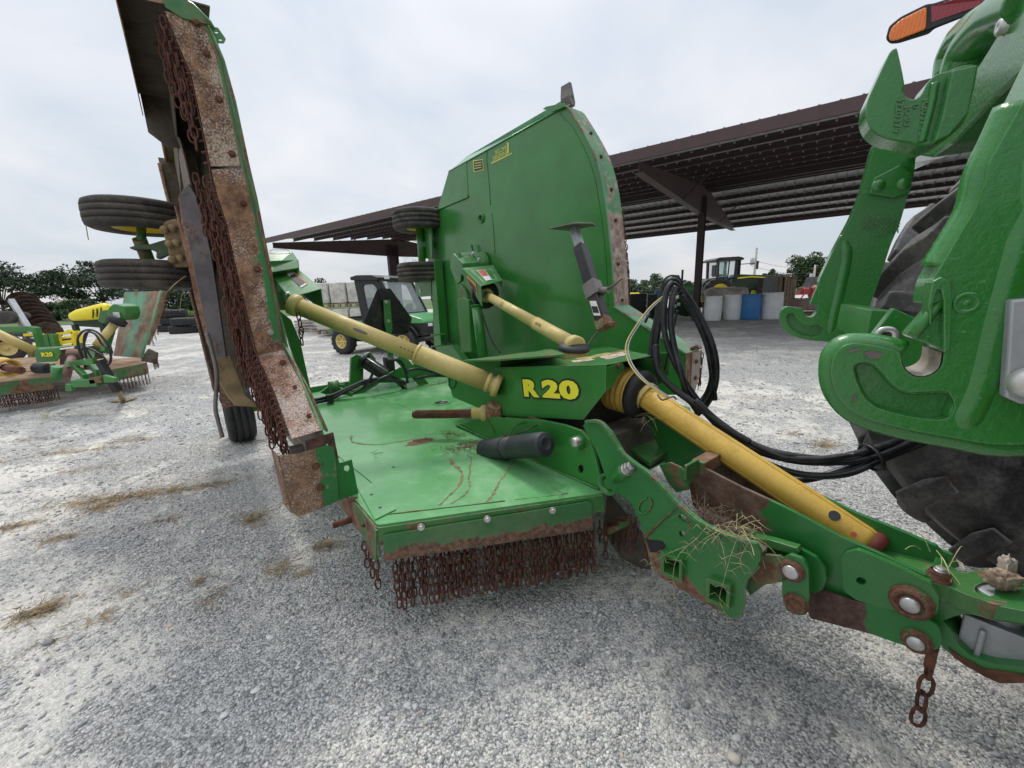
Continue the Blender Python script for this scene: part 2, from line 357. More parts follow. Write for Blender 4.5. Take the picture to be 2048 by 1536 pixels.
M['dgreen'] = pm('dark_green_paint', (0.005, 0.028, 0.007), 0.5, var=0.1, bump=0)
def simple(name, c, rough, trans=0, emis=None, alpha=1.0, ior=1.45, spec=None):
    m = bpy.data.materials.new(name); m.use_nodes = True; b = m.node_tree.nodes['Principled BSDF']
    b.inputs['Base Color'].default_value = (*c, 1); b.inputs['Roughness'].default_value = rough
    b.inputs['Transmission Weight'].default_value = trans; b.inputs['Alpha'].default_value = alpha; b.inputs['IOR'].default_value = ior
    return m
M['glass'] = simple('window_glass', (0.55, 0.62, 0.62), 0.03, 0.0, alpha=0.28)
M['glass_teal'] = simple('tinted_glass', (0.35, 0.62, 0.60), 0.03, 0.0, alpha=0.25)
def lens_mat(name, c, dark):
    m = bpy.data.materials.new(name); m.use_nodes = True; t = m.node_tree; b = t.nodes['Principled BSDF']
    tc = t.nodes.new('ShaderNodeTexCoord'); wv = t.nodes.new('ShaderNodeTexWave'); wv.inputs['Scale'].default_value = 60; t.links.new(tc.outputs['Object'], wv.inputs[0])
    t.links.new(mixc(t, c, dark, mth(t, 'MULTIPLY', wv.outputs[1], 0.35)), b.inputs['Base Color']); b.inputs['Roughness'].default_value = 0.2
    b.inputs['Subsurface Weight'].default_value = 0.3; b.inputs['Subsurface Radius'].default_value = (0.02, 0.01, 0.01); b.inputs['Coat Weight'].default_value = 0.6
    bp = t.nodes.new('ShaderNodeBump'); bp.inputs['Strength'].default_value = 0.3; bp.inputs['Distance'].default_value = 0.002; t.links.new(wv.outputs[1], bp.inputs['Height']); t.links.new(bp.outputs[0], b.inputs['Normal'])
    return m
M['amber'] = lens_mat('amber_lens', (1.0, 0.24, 0.02), (0.6, 0.1, 0.0))
M['redlens'] = lens_mat('red_lens', (0.36, 0.02, 0.04), (0.2, 0.0, 0.01))
# ------------------------------------------------------------------ ground
def gravel_mat():
    m = bpy.data.materials.new('gravel'); m.use_nodes = True; t = m.node_tree; b = t.nodes['Principled BSDF']
    g = t.nodes.new('ShaderNodeNewGeometry'); pos = g.outputs['Position']
    wob = noise(t, pos, 60, 2, 0.5); ps = t.nodes.new('ShaderNodeVectorMath'); ps.operation = 'MULTIPLY_ADD'
    t.links.new(wob.outputs[1], ps.inputs[0]); ps.inputs[1].default_value = (0.008, 0.008, 0.0); t.links.new(pos, ps.inputs[2]); pos2 = ps.outputs[0]
    def vor(scale, feat='F1'):
        v = t.nodes.new('ShaderNodeTexVoronoi'); v.inputs['Scale'].default_value = scale; v.feature = feat; v.voronoi_dimensions = '3D'
        t.links.new(pos2, v.inputs['Vector']); return v
    v1, v2, v3 = vor(112), vor(58), vor(220)
    sA = t.nodes.new('ShaderNodeSeparateColor'); t.links.new(v1.outputs['Color'], sA.inputs[0])
    sB = t.nodes.new('ShaderNodeSeparateColor'); t.links.new(v2.outputs['Color'], sB.inputs[0])
    sC = t.nodes.new('ShaderNodeSeparateColor'); t.links.new(v3.outputs['Color'], sC.inputs[0])
    c1 = ramp(t, sA.outputs[0], [(0.0, (0.20, 0.205, 0.21)), (0.3, (0.33, 0.335, 0.34)), (0.7, (0.47, 0.47, 0.465)), (1.0, (0.68, 0.67, 0.64))])
    c2 = ramp(t, sB.outputs[0], [(0.0, (0.22, 0.23, 0.24)), (0.5, (0.42, 0.42, 0.42)), (1.0, (0.68, 0.67, 0.64))])
    c3 = ramp(t, sC.outputs[0], [(0.0, (0.24, 0.24, 0.245)), (0.5, (0.44, 0.44, 0.435)), (1.0, (0.66, 0.65, 0.62))])
    big = mth(t, 'GREATER_THAN', sB.outputs[1], 0.72)
    cc = mixc(t, c3, c1, 0.6); cc = mixc(t, cc, c2, mth(t, 'MULTIPLY', big, 0.85))
    # fines and dust lie in broad patches
    L1 = noise(t, pos, 0.55, 5, 0.6, 0.4); L2 = noise(t, pos, 2.6, 5, 0.65, 0.3); L3 = noise(t, pos, 16, 4, 0.7)
    dm = mth(t, 'ADD', mth(t, 'ADD', mth(t, 'MULTIPLY', L1.outputs[0], 0.40), mth(t, 'MULTIPLY', L2.outputs[0], 0.35)), mth(t, 'MULTIPLY', L3.outputs[0], 0.25))
    dmask = smstep(t, dm, 0.47, 0.57)
    fines = mixc(t, (0.50, 0.475, 0.42), (0.72, 0.685, 0.61), noise(t, pos, 120, 3, 0.7).outputs[0])
    cc = mixc(t, cc, fines, mth(t, 'MULTIPLY', dmask, 0.50))
    dk = smstep(t, noise(t, pos, 1.1, 6, 0.65, 0.5).outputs[0], 0.52, 0.70)
    cc = mixc(t, cc, (0.26, 0.265, 0.27), mth(t, 'MULTIPLY', dk, 0.16))
    # faint ochre where dead grass has rotted in
    oc = smstep(t, noise(t, pos, 1.9, 6, 0.7, 0.8).outputs[0], 0.60, 0.72)
    cc = mixc(t, cc, (0.42, 0.30, 0.18), mth(t, 'MULTIPLY', oc, 0.35))
    mpL = t.nodes.new('ShaderNodeMapping'); mpL.inputs['Rotation'].default_value = (0, 0, 0.45); mpL.inputs['Scale'].default_value = (0.22, 1.5, 1); t.links.new(pos, mpL.inputs[0])
    lane = smstep(t, noise(t, mpL.outputs[0], 1.0, 4, 0.6, 0.3).outputs[0], 0.36, 0.64)
    cc = mixc(t, cc, mixc(t, (1.27, 1.27, 1.265), (1.40, 1.375, 1.32), lane), 1.0, 'MULTIPLY')
    gap = smstep(t, v1.outputs['Distance'], 0.45, 0.75)
    cc = mixc(t, cc, (0.12, 0.12, 0.12), mth(t, 'MULTIPLY', gap, mth(t, 'SUBTRACT', 0.75, mth(t, 'MULTIPLY', dmask, 0.6))))
    t.links.new(cc, b.inputs['Base Color']); b.inputs['Roughness'].default_value = 0.95; b.inputs['Specular IOR Level'].default_value = 0.2
    h = mth(t, 'ADD', mth(t, 'MULTIPLY', v1.outputs['Distance'], -0.9), mth(t, 'MULTIPLY', v3.outputs['Distance'], -0.35))
    h = mth(t, 'ADD', h, mth(t, 'MULTIPLY', mth(t, 'MULTIPLY', v2.outputs['Distance'], -1.4), big))
    h = mth(t, 'MULTIPLY', h, mth(t, 'SUBTRACT', 1.0, mth(t, 'MULTIPLY', dmask, 0.55)))
    h = mth(t, 'ADD', h, mth(t, 'MULTIPLY', L3.outputs[0], 0.6))
    bp = t.nodes.new('ShaderNodeBump'); bp.inputs['Strength'].default_value = 0.85; bp.inputs['Distance'].default_value = 0.012
    t.links.new(h, bp.inputs['Height']); t.links.new(bp.outputs[0], b.inputs['Normal'])
    return m
M['gravel'] = gravel_mat()
def gh(x, y):       # gentle unevenness of the yard
    d = math.hypot(x, y)
    return 0.012*mnoise.noise(Vector((x*0.9, y*0.9, 0)))+0.006*mnoise.noise(Vector((x*3.1, y*3.1, 5))) if d < 40 else 0.0
def ground():
    axs = [0.0]; s = 0.12
    while axs[-1] < 500: axs.append(axs[-1]+s); s *= 1.045
    ax = [-a for a in reversed(axs[1:])]+axs; n = len(ax); b = MB()
    vs = [(x, y+1.5, gh(x, y+1.5)) for y in ax for x in ax]
    b.add(vs, [(j*n+i, j*n+i+1, (j+1)*n+i+1, (j+1)*n+i) for j in range(n-1) for i in range(n-1)], 0, True)
    kind(b.build('ground', M['gravel']), 'structure')
ground()
M['field'] = pm('field_grass', (0.07, 0.12, 0.03), 0.9, var=0.4, vs=0.15, bump=0.3, bs=3, fine=0)
b = MB(); b.prism([Vector((x, y, 0.03)) for x, y in ((-400, 48), (-30, 40), (10, 62), (60, 52), (400, 60), (480, 480), (-480, 480))], 0.01)
kind(b.build('grass_field', M['field']), 'structure')

# loose stones: uncountable
def stone_mat():
    m = bpy.data.materials.new('stones'); m.use_nodes = True; t = m.node_tree; b = t.nodes['Principled BSDF']
    a = t.nodes.new('ShaderNodeAttribute'); a.attribute_name = 'shade'
    c = ramp(t, a.outputs['Fac'], [(0.0, (0.20, 0.21, 0.225)), (0.25, (0.34, 0.35, 0.36)), (0.6, (0.52, 0.52, 0.51)), (0.85, (0.72, 0.71, 0.68)), (0.93, (0.80, 0.79, 0.76)), (0.96, (0.50, 0.42, 0.34)), (1.0, (0.60, 0.48, 0.40))])
    g = t.nodes.new('ShaderNodeNewGeometry'); nn = noise(t, g.outputs['Position'], 150, 3, 0.6)
    c = mixc(t, c, mixc(t, (0.65, 0.65, 0.65), (1.25, 1.25, 1.22), nn.outputs[0]), 1.0, 'MULTIPLY')
    t.links.new(c, b.inputs['Base Color']); b.inputs['Roughness'].default_value = 0.9
    bp = t.nodes.new('ShaderNodeBump'); bp.inputs['Strength'].default_value = 0.4; bp.inputs['Distance'].default_value = 0.003; t.links.new(nn.outputs[0], bp.inputs['Height']); t.links.new(bp.outputs[0], b.inputs['Normal'])
    return m
def stones():
    N_ = 62000
    u = rng.random(N_); d = 0.75*np.exp(u**0.85*np.log(11/0.75)); th = rng.uniform(-1.02, 1.02, N_)
    x = d*np.sin(th); y = d*np.cos(th)
    # clustered density
    key = np.array([mnoise.noise(Vector((a*1.7, b_*1.7, 3.0)))+0.5*mnoise.noise(Vector((a*6, b_*6, 8.0))) for a, b_ in zip(x, y)])
    keep = rng.random(N_) < (0.55+key*0.9); x, y, d = x[keep], y[keep], d[keep]; n = len(x)
    sz = np.exp(rng.normal(math.log(0.0042), 0.42, n))*(1+np.clip(d-2, 0, 8)*0.22); sz = np.clip(sz, 0.002, 0.022)
    pt = (1+5**.5)/2
    iv = np.array([(-1, pt, 0), (1, pt, 0), (-1, -pt, 0), (1, -pt, 0), (0, -1, pt), (0, 1, pt), (0, -1, -pt), (0, 1, -pt), (pt, 0, -1), (pt, 0, 1), (-pt, 0, -1), (-pt, 0, 1)])/1.9
    fi = np.array([(0, 11, 5), (0, 5, 1), (0, 1, 7), (0, 7, 10), (0, 10, 11), (1, 5, 9), (5, 11, 4), (11, 10, 2), (10, 7, 6), (7, 1, 8), (3, 9, 4), (3, 4, 2), (3, 2, 6), (3, 6, 8), (3, 8, 9), (4, 9, 5), (2, 4, 11), (6, 2, 10), (8, 6, 7), (9, 8, 1)])
    sc = np.stack([rng.uniform(0.8, 1.7, n), rng.uniform(0.7, 1.2, n), rng.uniform(0.35, 0.8, n)], 1)*sz[:, None]
    v = iv[None]*sc[:, None]*rng.uniform(0.66, 1.3, (n, 12, 1))
    a = rng.uniform(0, 6.28, n); ca, sa = np.cos(a)[:, None], np.sin(a)[:, None]; tl = rng.normal(0, 0.35, n); ct, st = np.cos(tl)[:, None], np.sin(tl)[:, None]
    X, Y, Z = v[..., 0], v[..., 1], v[..., 2]
    Y, Z = Y*ct-Z*st, Y*st+Z*ct; X, Y = X*ca-Y*sa, X*sa+Y*ca
    z0 = np.array([gh(a_, b_) for a_, b_ in zip(x, y)])
    v = np.stack([X+x[:, None], Y+y[:, None], Z+(z0+sz*0.2)[:, None]], 2).reshape(-1, 3)
    f = (fi[None]+(np.arange(n)*12)[:, None, None]).reshape(-1)
    me = bpy.data.meshes.new('loose_stones'); me.vertices.add(len(v)); me.vertices.foreach_set('co', v.ravel())
    me.loops.add(len(f)); me.loops.foreach_set('vertex_index', f); me.polygons.add(len(f)//3); me.polygons.foreach_set('loop_start', np.arange(0, len(f), 3))
    at_ = me.attributes.new('shade', 'FLOAT', 'POINT'); at_.data.foreach_set('value', np.repeat(np.clip(rng.beta(2.0, 1.7, n)*0.92+(rng.random(n) > 0.965)*0.3, 0, 1), 12))
    me.update(calc_edges=True); me.validate(); me.materials.append(stone_mat())
    o = bpy.data.objects.new('loose_stones', me); col.objects.link(o); o['kind'] = 'stuff'; o['label'] = 'loose grey gravel stones strewn over the yard'
stones()
# dead grass clumps trodden into the gravel
def straw():
    pts = []
    def clump(px, py, rx, ry, n, ang=0.0):
        c = onz(px, py, 0)
        for _ in range(n):
            r_ = random.gauss(0, 1), random.gauss(0, 1); q_ = random.choice((.25, .5, .9)); X = r_[0]*rx*q_+ .35*rx*math.sin(3*r_[1]); Y = r_[1]*ry*q_*1.2
            pts.append((c.x+X*math.cos(ang)-Y*math.sin(ang), c.y+X*math.sin(ang)+Y*math.cos(ang)))
    for a in [(q_[0], q_[1], q_[2], q_[3], int(q_[4]*.42), q_[5]) for q_ in [(215, 1000, .34, .09, 1500, .25), (330, 985, .30, .10, 900, .2), (430, 968, .22, .08, 420, .2), (195, 1018, .10, .06, 500, 0), (72, 1226, .07, .045, 900, .5), (20, 1056, .16, .05, 520, .3), (115, 1078, .12, .05, 320, .2), (500, 1040, .08, .09, 480, .9), (645, 1094, .05, .04, 420, 0), (555, 1138, .06, .05, 300, .6), (600, 1148, .06, .02, 130, .6),
              (1650, 892, .16, .08, 520, .1), (1590, 868, .14, .05, 150, 0), (1245, 1055, .05, .05, 60, 0), (130, 905, .5, .12, 700, .2), (270, 880, .35, .10, 420, .2), (60, 880, .3, .08, 200, .1), (180, 940, .3, .08, 300, .3),
              (395, 1165, .05, .04, 110, .4), (430, 1190, .05, .04, 90, .2), (200, 1238, .06, .05, 120, .3), (250, 1190, .08, .05, 110, .3), (410, 1210, .05, .05, 60, .3), (1500, 800, .3, .1, 120, 0), (1620, 1000, .06, .03, 60, 0), (330, 1040, .1, .04, 160, .3), (90, 1290, .08, .05, 70, .4)]]: clump(*a)
    vs = []; fs = []
    for x, y in pts:
        L = random.uniform(0.015, 0.07)*(1+.12*math.hypot(x, y)); w_ = random.uniform(0.0005, 0.0013)*(1+.15*math.hypot(x, y)); a = random.gauss(0.3, 1.1); z = 0.001+abs(random.gauss(0, 0.008)); t_ = random.gauss(0, 0.3)
        d = Vector((math.cos(a)*L, math.sin(a)*L, L*t_)); s_ = Vector((-math.sin(a), math.cos(a), random.uniform(-1, 1)))*w_; c = Vector((x, y, z+gh(x, y)))
        o = len(vs); mid = c+d*0.5+Vector((random.gauss(0, .15), random.gauss(0, .15), 0))*L
        vs += [c-s_, c+s_, mid-s_, mid+s_, c+d-s_*.4, c+d+s_*.4]; fs += [(o, o+1, o+3, o+2), (o+2, o+3, o+5, o+4)]
    b = MB(); b.add(vs, fs); o = b.build('dead_grass', M['straw']); o['kind'] = 'stuff'; o['label'] = 'tan dead grass and straw trodden into the gravel'
straw()
def weed(px, py, n, h_, label, mt='grass_green', name='grass_tuft'):
    c = onz(px, py, 0); b = MB()
    for i in range(n):
        a = random.uniform(0, 6.28); l = random.uniform(.4, 1)*h_; q = c+Vector((random.gauss(0, .02), random.gauss(0, .02), 0))
        b.tube([q, q+Vector((math.cos(a)*l*.25, math.sin(a)*l*.25, l*.6)), q+Vector((math.cos(a)*l*.6, math.sin(a)*l*.6, l))], [0.002, 0.0015, 0.0004], 4, sm=False)
    tag(b.build(name, M[mt]), label, 'weed')
weed(93, 838, 16, .16, 'small dry grass tuft growing in the gravel before the muddy mower')

# ------------------------------------------------------------------ open steel shed
A_ = Vector((math.sin(R(-54.0)), math.cos(R(-54.0)), 0)); B_ = Vector((math.sin(R(36.0)), math.cos(R(36.0)), 0))
base = onz(1391, 641, 0); base.z = 0
D0 = -15.0; D1 = None
def shp(a, b_, z): return base+A_*a+B_*b_+UP*z
near_b = -8.2; far_b = 9.2
# solve heights through the photo
def solve_z(px, py, b_):      # point above the line {base + A*t + B*b}
    r = ray(px, py); n = A_.cross(UP); q = base+B_*b_; t_ = (q-O0).dot(n)/r.dot(n); p = O0+r*t_; return p.z, (p-base).dot(A_)
zn, _ = solve_z(1400, 284, near_b); zr, _ = solve_z(1397, 372, 0.6); zf, _ = solve_z(1397, 459, far_b)
_, aL = solve_z(532, 478, near_b)
print('shed', base, 'eave', zn, 'ridge', zr, 'far', zf, 'left end', aL)
zr = max(zr, zn+0.45)
aR = -22.0
sh = thing('open_shed', 'long open-sided brown steel pole shed with low gable roof', 'shed', tuple(base))
def roof_z(b_): return zn+(zr-zn)*(b_-near_b)/(0.6-near_b) if b_ < 0.6 else zr+(zf-zr)*(b_-0.6)/(far_b-0.6)
def roof_half(b0, b1, nm):
    b = MB(); pr = []; a = aR; sp = 0.34
    while a < aL: pr += [(a, 0), (a+.25, 0), (a+.275, .035), (a+.305, .035), (a+.33, 0)]; a += sp
    for (x, z) in pr: pass
    vs = []
    for bb in (b0, b1):
        for th in (0, 0.012):
            vs += [shp(x, bb, roof_z(bb)+z+0.13+th) for x, z in pr]
    n = len(pr); fs = []
    for i in range(n-1):
        fs += [(i, i+1, 2*n+i+1, 2*n+i), (n+i, 3*n+i, 3*n+i+1, n+i+1), (i, n+i, n+i+1, i+1), (2*n+i, 2*n+i+1, 3*n+i+1, 3*n+i)]
    b.add(vs, fs); return b.build(nm, M['sheet'], sh)
roof_half(near_b-0.1, 0.595, 'roof_sheet'); roof_half(0.605, far_b+0.1, 'roof_sheet')
for bb in [near_b+0.25+i*1.25 for i in range(7)]+[1.7+i*1.46 for i in range(6)]:
    b = MB(); z = roof_z(bb); q = 0.14*(1 if bb < 0.6 else -1)
    b.box((shp(aR, bb, z)+shp(aL, bb, z))/2+UP*0.035, aL-aR, 0.015, 0.17, (A_, B_, UP))
    b.box((shp(aR, bb, z)+shp(aL, bb, z))/2+UP*0.118+B_*0.045, aL-aR, 0.075, 0.012, (A_, B_, UP)); b.box((shp(aR, bb, z)+shp(aL, bb, z))/2-UP*0.053-B_*0.042, aL-aR, 0.07, 0.012, (A_, B_, UP))
    a_ = aR+.29
    while a_ < aL: b.box(shp(a_, bb-.02, z+.085), .04, .02, .035, (A_, B_, UP), 1); a_ += .34  # small pale boxes painted as sky light showing above the purlin
    b.build('purlin', [M['shed_dark'], M['clip']], sh)  # 'clip' is the painted daylight in the rib gaps, not a fixing
for bb, s_ in ((near_b-0.12, 1), (far_b+0.12, -1)):
    b = MB(); z = roof_z(bb); b.box((shp(aR, bb, z)+shp(aL, bb, z))/2+UP*0.02, aL-aR+.1, 0.02, 0.26, (A_, B_, UP)); b.build('fascia', M['shed'], sh)
b = MB()
for bb in (0.35, 0.85): b.box((shp(aR, bb, 0)+shp(aL, bb, 0))/2+UP*(roof_z(bb)-.05), aL-aR, 0.14, 0.34, (A_, B_, UP))
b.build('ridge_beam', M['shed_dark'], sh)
def frame(a, wcol, z0=None):
    b = MB()
    # tapered I column
    for s_ in (-1, 1):
        b.prism([shp(a+s_*0.0-.12, s_*wcol/2, 0), shp(a+.12, s_*wcol/2, 0), shp(a+.12, s_*wcol/2, roof_z(0)-.5), shp(a-.12, s_*wcol/2, roof_z(0)-.5)], B_*(0.02*s_))
    b.prism([shp(a, -wcol/2, 0), shp(a, wcol/2, 0), shp(a, wcol/2, roof_z(0)-.5), shp(a, -wcol/2, roof_z(0)-.5)], A_*0.015)
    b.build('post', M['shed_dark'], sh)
    b = MB(); zt = lambda q: roof_z(q)-0.10
    zb = roof_z(0)-1.25
    def zbot(q): return zb+(zt(near_b+.2)-.28-zb)*abs(min(q, 0)/near_b) if q < 0 else zb+(zt(far_b-.2)-.22-zb)*(q/far_b)
    qs = [near_b+.15, 0.6, far_b-.3]
    b.prism([shp(a, near_b+.15, zt(near_b+.15)), shp(a, 0.6, zt(.6)), shp(a, far_b-.3, zt(far_b-.3)), shp(a, far_b-.3, zbot(far_b-.3)), shp(a, 0.2, zbot(0.0)), shp(a, -.2, zbot(0)), shp(a, near_b+.15, zbot(near_b+.15))], A_*0.02)
    for q0, q1 in ((near_b+.15, -.2), (.2, far_b-.3)):
        b.bar(shp(a, q0, zbot(q0)), shp(a, q1, zbot(q1)), 0.24, 0.02, A_)
    b.build('rafter', M['shed'], sh)
    for s_ in (-1, 1):
        for q in (-3.5, 4.0):
            b = MB(); b.bar(shp(a, q, zbot(q)+.05), shp(a+s_*.9, q+.1, roof_z(q)), 0.05, 0.05); b.build('brace', M['shed_dark'], sh)
frame(0.0, 0.36); 
def a_at(px, b_=0.0):
    r = ray(px, 550); n = r.cross(UP); q = base+B_*b_-O0; return -q.dot(n)/A_.dot(n)
frame(aL-0.35, 0.8)
frame(-11.5, 0.36)
# ------------------------------------------------------------------ trees
def leafcloud(b, c, rx, ry, rz, n, leaf, clumps=9, mi=0, holes=0.0):
    cs = []
    for _ in range(clumps):
        while True:
            p = Vector((random.uniform(-1, 1), random.uniform(-1, 1), random.uniform(-1, 1)))
            if 0.25 < p.length < 1: break
        cs.append((Vector((p.x*rx*.85, p.y*ry*.85, p.z*rz*.85)), random.uniform(.22, .42)))
    vs = []; fs = []
    for i in range(n):
        q, r_ = random.choice(cs); d = Vector((random.gauss(0, 1), random.gauss(0, 1), random.gauss(0, 1))).normalized()*random.random()**0.4
        p = c+q+Vector((d.x*rx, d.y*ry, d.z*rz*.8))*r_
        a = Vector((random.gauss(0, 1), random.gauss(0, 1), random.gauss(0, 1))).normalized()*leaf*random.uniform(.5, 1.3)
        e = a.cross(Vector((random.gauss(0, 1), random.gauss(0, 1), random.gauss(0, 1)))).normalized()*leaf*random.uniform(.3, .7)
        o = len(vs); vs += [p-a, p+e, p+a, p-e]; fs.append((o, o+1, o+2, o+3))
    b.add(vs, fs, mi)
    return cs
def tree(px, pyb, ptop, D, wid, label, mt='leaf_dark', n=5200, leaf=.22, group='trees beyond the yard', trunk=True, clumps=26, crownlow=.35, name='broadleaf_tree'):
    g = ony(px, 600, D); g.z = 0; top = ony(px, ptop-5, D).z; h_ = top; half = wid*D/800/2*1.08
    t_ = thing(name, label, 'tree', tuple(g), group)
    b = MB(); cz = h_*(crownlow+1)/2; rz = h_*(1-crownlow)/2
    cs = leafcloud(b, g+UP*cz, half, half, rz, n, leaf, clumps); b.build('crown', M[mt], t_)
    b = MB(); b.tube([g-UP*.1, g+UP*h_*.25+Vector((.1, 0, 0)), g+UP*cz], [h_*.028, h_*.02, h_*.012], 8)
    for q, r_ in cs[:14]:
        m_ = g+UP*(h_*.3); e = g+UP*cz+q; b.tube([m_, (m_+e)/2+Vector((0, 0, -.05*h_)), e], [h_*.010, h_*.006, h_*.002], 5)
    b.build('trunk', M['bark'], t_); return t_
T_ = [(0, 600, 530, 62, 140, 'dark leafy tree at the far left edge with sky gaps', 'leaf_dark', .4), (140, 600, 536, 66, 105, 'tall dark tree in the middle of the left group', 'leaf_dark', .28), (205, 600, 524, 68, 120, 'tall dark tree right of the left group, behind the raised wing wheels', 'leaf_dark', .2),
      (345, 600, 560, 60, 150, 'dark tree behind the raised rusty wing', 'leaf_dark', .05), (395, 600, 570, 62, 120, 'dark tree just right of the raised rusty wing', 'leaf_dark', .1), (625, 600, 552, 80, 60, 'small dark tree top above the green gearbox shield', 'leaf_dark', .1), (100, 610, 606, 58, 90, 'round green bush under the left trees', 'leaf', .0), (160, 610, 600, 54, 70, 'second green bush beside the yellow machine hood', 'leaf', .0),
      (60, 610, 605, 70, 120, 'low dark bush behind the disc harrow', 'leaf_dark', .0), (335, 620, 622, 40, 90, 'bright green weedy bush behind the stacked tyres', 'leaf_bright', .0), (385, 620, 630, 42, 60, 'light green shrub right of the stacked tyres', 'leaf_bright', .0)]
for px, pb, pt, D, wd, lb, mt, cl in T_: tree(px, pb, pt, D, wd, lb, mt, n=int(3800 if wd > 100 else 2400), leaf=.24 if D > 50 else .1, crownlow=cl, clumps=30 if wd > 100 else 14)
for i, (px, pt, D, wd, lb, mt) in enumerate([(1268, 563, 90, 60, 'leftmost low round tree beyond the black bins', 'leaf'), (1310, 553, 95, 60, 'wider round tree second from the left beyond the bins', 'leaf'), (1345, 548, 95, 55, 'tallest round tree of the row beyond the hose loop', 'leaf'), (1375, 560, 100, 50, 'low tree beside the shed post', 'leaf_dark'),
        (1540, 539, 100, 32, 'small pale tree above the tractor bonnet', 'leaf'), (1612, 503, 75, 68, 'tall bushy tree behind the two utility poles', 'leaf'), (1600, 545, 85, 110, 'broad low tree at the foot of the tall bushy tree', 'leaf_dark'), (1560, 556, 90, 50, 'low tree behind the wooden crate', 'leaf_dark'), (1665, 540, 80, 80, 'dark tree at the right behind the near hitch frame', 'leaf_dark'), (1290, 575, 70, 120, 'low hedge-like tree behind the black bins', 'leaf_dark')]):
    tree(px, 600, pt, D, wd, lb, mt, n=2400 if i != 5 else 4200, leaf=.26, crownlow=.05, clumps=16 if i != 5 else 26, group='trees on the far side')
def pole(px, ptop, D, label, arm=True):
    g = ony(px, 600, D); g.z = 0; z = ony(px, ptop, D).z; t_ = thing('utility_pole', label, 'utility pole', tuple(g), 'utility poles')
    b = MB(); b.cyl(g, g+UP*z, .17, .11, 10); b.build('pole', M['wood_grey'], t_)
    b = MB(); b.cyl(g+UP*(z-1.9)+Vector((-.4, 0, 0)), g+UP*(z-1.1)+Vector((-.4, 0, 0)), .2, .2, 10); b.build('transformer', M['alu'], t_)
    b = MB(); b.box(g+UP*(z-1.6)+Vector((.1, 0, 0)), .9, .1, .1); b.build('bracket', M['wood_grey'], t_)
pole(1504, 496, 48, 'taller grey utility pole with transformer behind the parked tractor'); pole(1622, 530, 55, 'shorter grey utility pole in front of the tall bushy tree')
w0 = ony(1504, 520, 48); w1 = ony(1622, 535, 55); w2 = ony(1760, 520, 62)
for k, dz in enumerate((0, -.7)):
    b = MB(); b.tube(smooth_path([w0+UP*dz, (w0+w1)/2+UP*(dz-.35), w1+UP*dz, (w1+w2)/2+UP*(dz-.3), w2+UP*dz], 5), .018, 4); tag(b.build('power_line', M['black']), ['upper thin power line strung between the two poles', 'lower thin power line strung between the two poles'][k], 'cable', 'power lines')

# ------------------------------------------------------------------ barrels, bins, crates by the shed
def barrel(px, pyb, ptop, wpx, mt, label, tilt=0, D=None):
    g = onz(px, pyb, 0); D = g.y; h_ = ony(px, ptop, D).z; r_ = wpx*D/800/2/1.05*.98
    prof = [(0, 0), (0.0, r_*.86), (.02*h_, r_*.92), (.06*h_, r_*.94)]
    for i in range(1, 12): t_ = i/12; prof.append((.06*h_+t_*.86*h_, r_*(.94+.07*math.sin(math.pi*t_)-(0.012 if i in (4, 8) else 0))))
    prof += [(.93*h_, r_*.93), (.955*h_, r_*.97), (h_*.985, r_*.97), (h_, r_*.93), (h_*.97, r_*.86), (h_*.965, 0)]
    ax = Vector((math.sin(tilt), 0, math.cos(tilt))); t_ = thing('plastic_barrel', label, 'barrel', tuple(g), 'plastic barrels in a row by the shed post')
    b = MB(); b.rev(g, ax, prof, 28); b.build('drum', M[mt], t_)
    b = MB(); b.cyl(g+ax*h_*.96+Vector((r_*.5, 0, 0)), g+ax*h_*.995+Vector((r_*.5, 0, 0)), .03, n=10); b.build('bung', M[mt], t_); b = MB(); b.cyl(g+ax*h_*.96-Vector((r_*.5, 0, 0)), g+ax*h_*.995-Vector((r_*.5, 0, 0)), .03, n=10); b.build('bung', M[mt], t_)
    return g, D, r_, h_, t_
barrel(1424, 641, 592, 35, 'white_pl', 'leftmost white plastic barrel next to the shed post')
g, D, r_, h_, t_ = barrel(1463, 639, 589, 36, 'white_pl', 'white plastic barrel with a dark label, left of the blue one')
b = MB(); b.box(g+Vector((r_*.62, -r_*.78, h_*.62)), .14, .02, .03); b.box(g+Vector((r_*.66, -r_*.76, h_*.5)), .08, .02, .12); b.build('label_mark', M['black'], t_)
barrel(1499, 639, 588, 37, 'blue_pl', 'blue plastic barrel between two white ones')
barrel(1541, 638, 585, 40, 'white_pl', 'rightmost white plastic barrel by the wooden crate')
def slatbox(px0, px1, pyb, pt, dep, mt, name, label, cat, D=None, nslat=5, vert=True, rz=0.0, body='black'):
    g = onz((px0+px1)/2, pyb, 0) if D is None else ony((px0+px1)/2, 600, D); g.z = 0; D = g.y
    w_ = (px1-px0)*D/800; h_ = ony((px0+px1)/2, pt, D).z; t_ = thing(name, label, cat, tuple(g)); X = Vector((math.cos(rz), math.sin(rz), 0)); Y = Vector((-math.sin(rz), math.cos(rz), 0))
    b = MB(); b.box(g+Y*dep/2+UP*h_/2, w_*.96, dep*.96, h_*.98, (X, Y, UP)); b.build('body', M[body], t_)
    for i in range(nslat):
        b = MB(); f = (i+.5)/nslat-.5
        if vert: b.box(g+X*(f*w_)+UP*h_/2-Y*.015, w_/nslat*.88, .05, h_, (X, Y, UP))
        else: b.box(g+UP*(h_*(f+.5))-Y*.015, w_, .05, h_/nslat*.84, (X, Y, UP))
        b.build('board', M[mt], t_)
    return t_, g, w_, h_, X, Y
slatbox(1560, 1592, 625, 553, 1.6, 'wood', 'wooden_crate', 'upright brown wooden crate of vertical boards right of the tractor', 'crate', nslat=4, rz=.3, D=21)
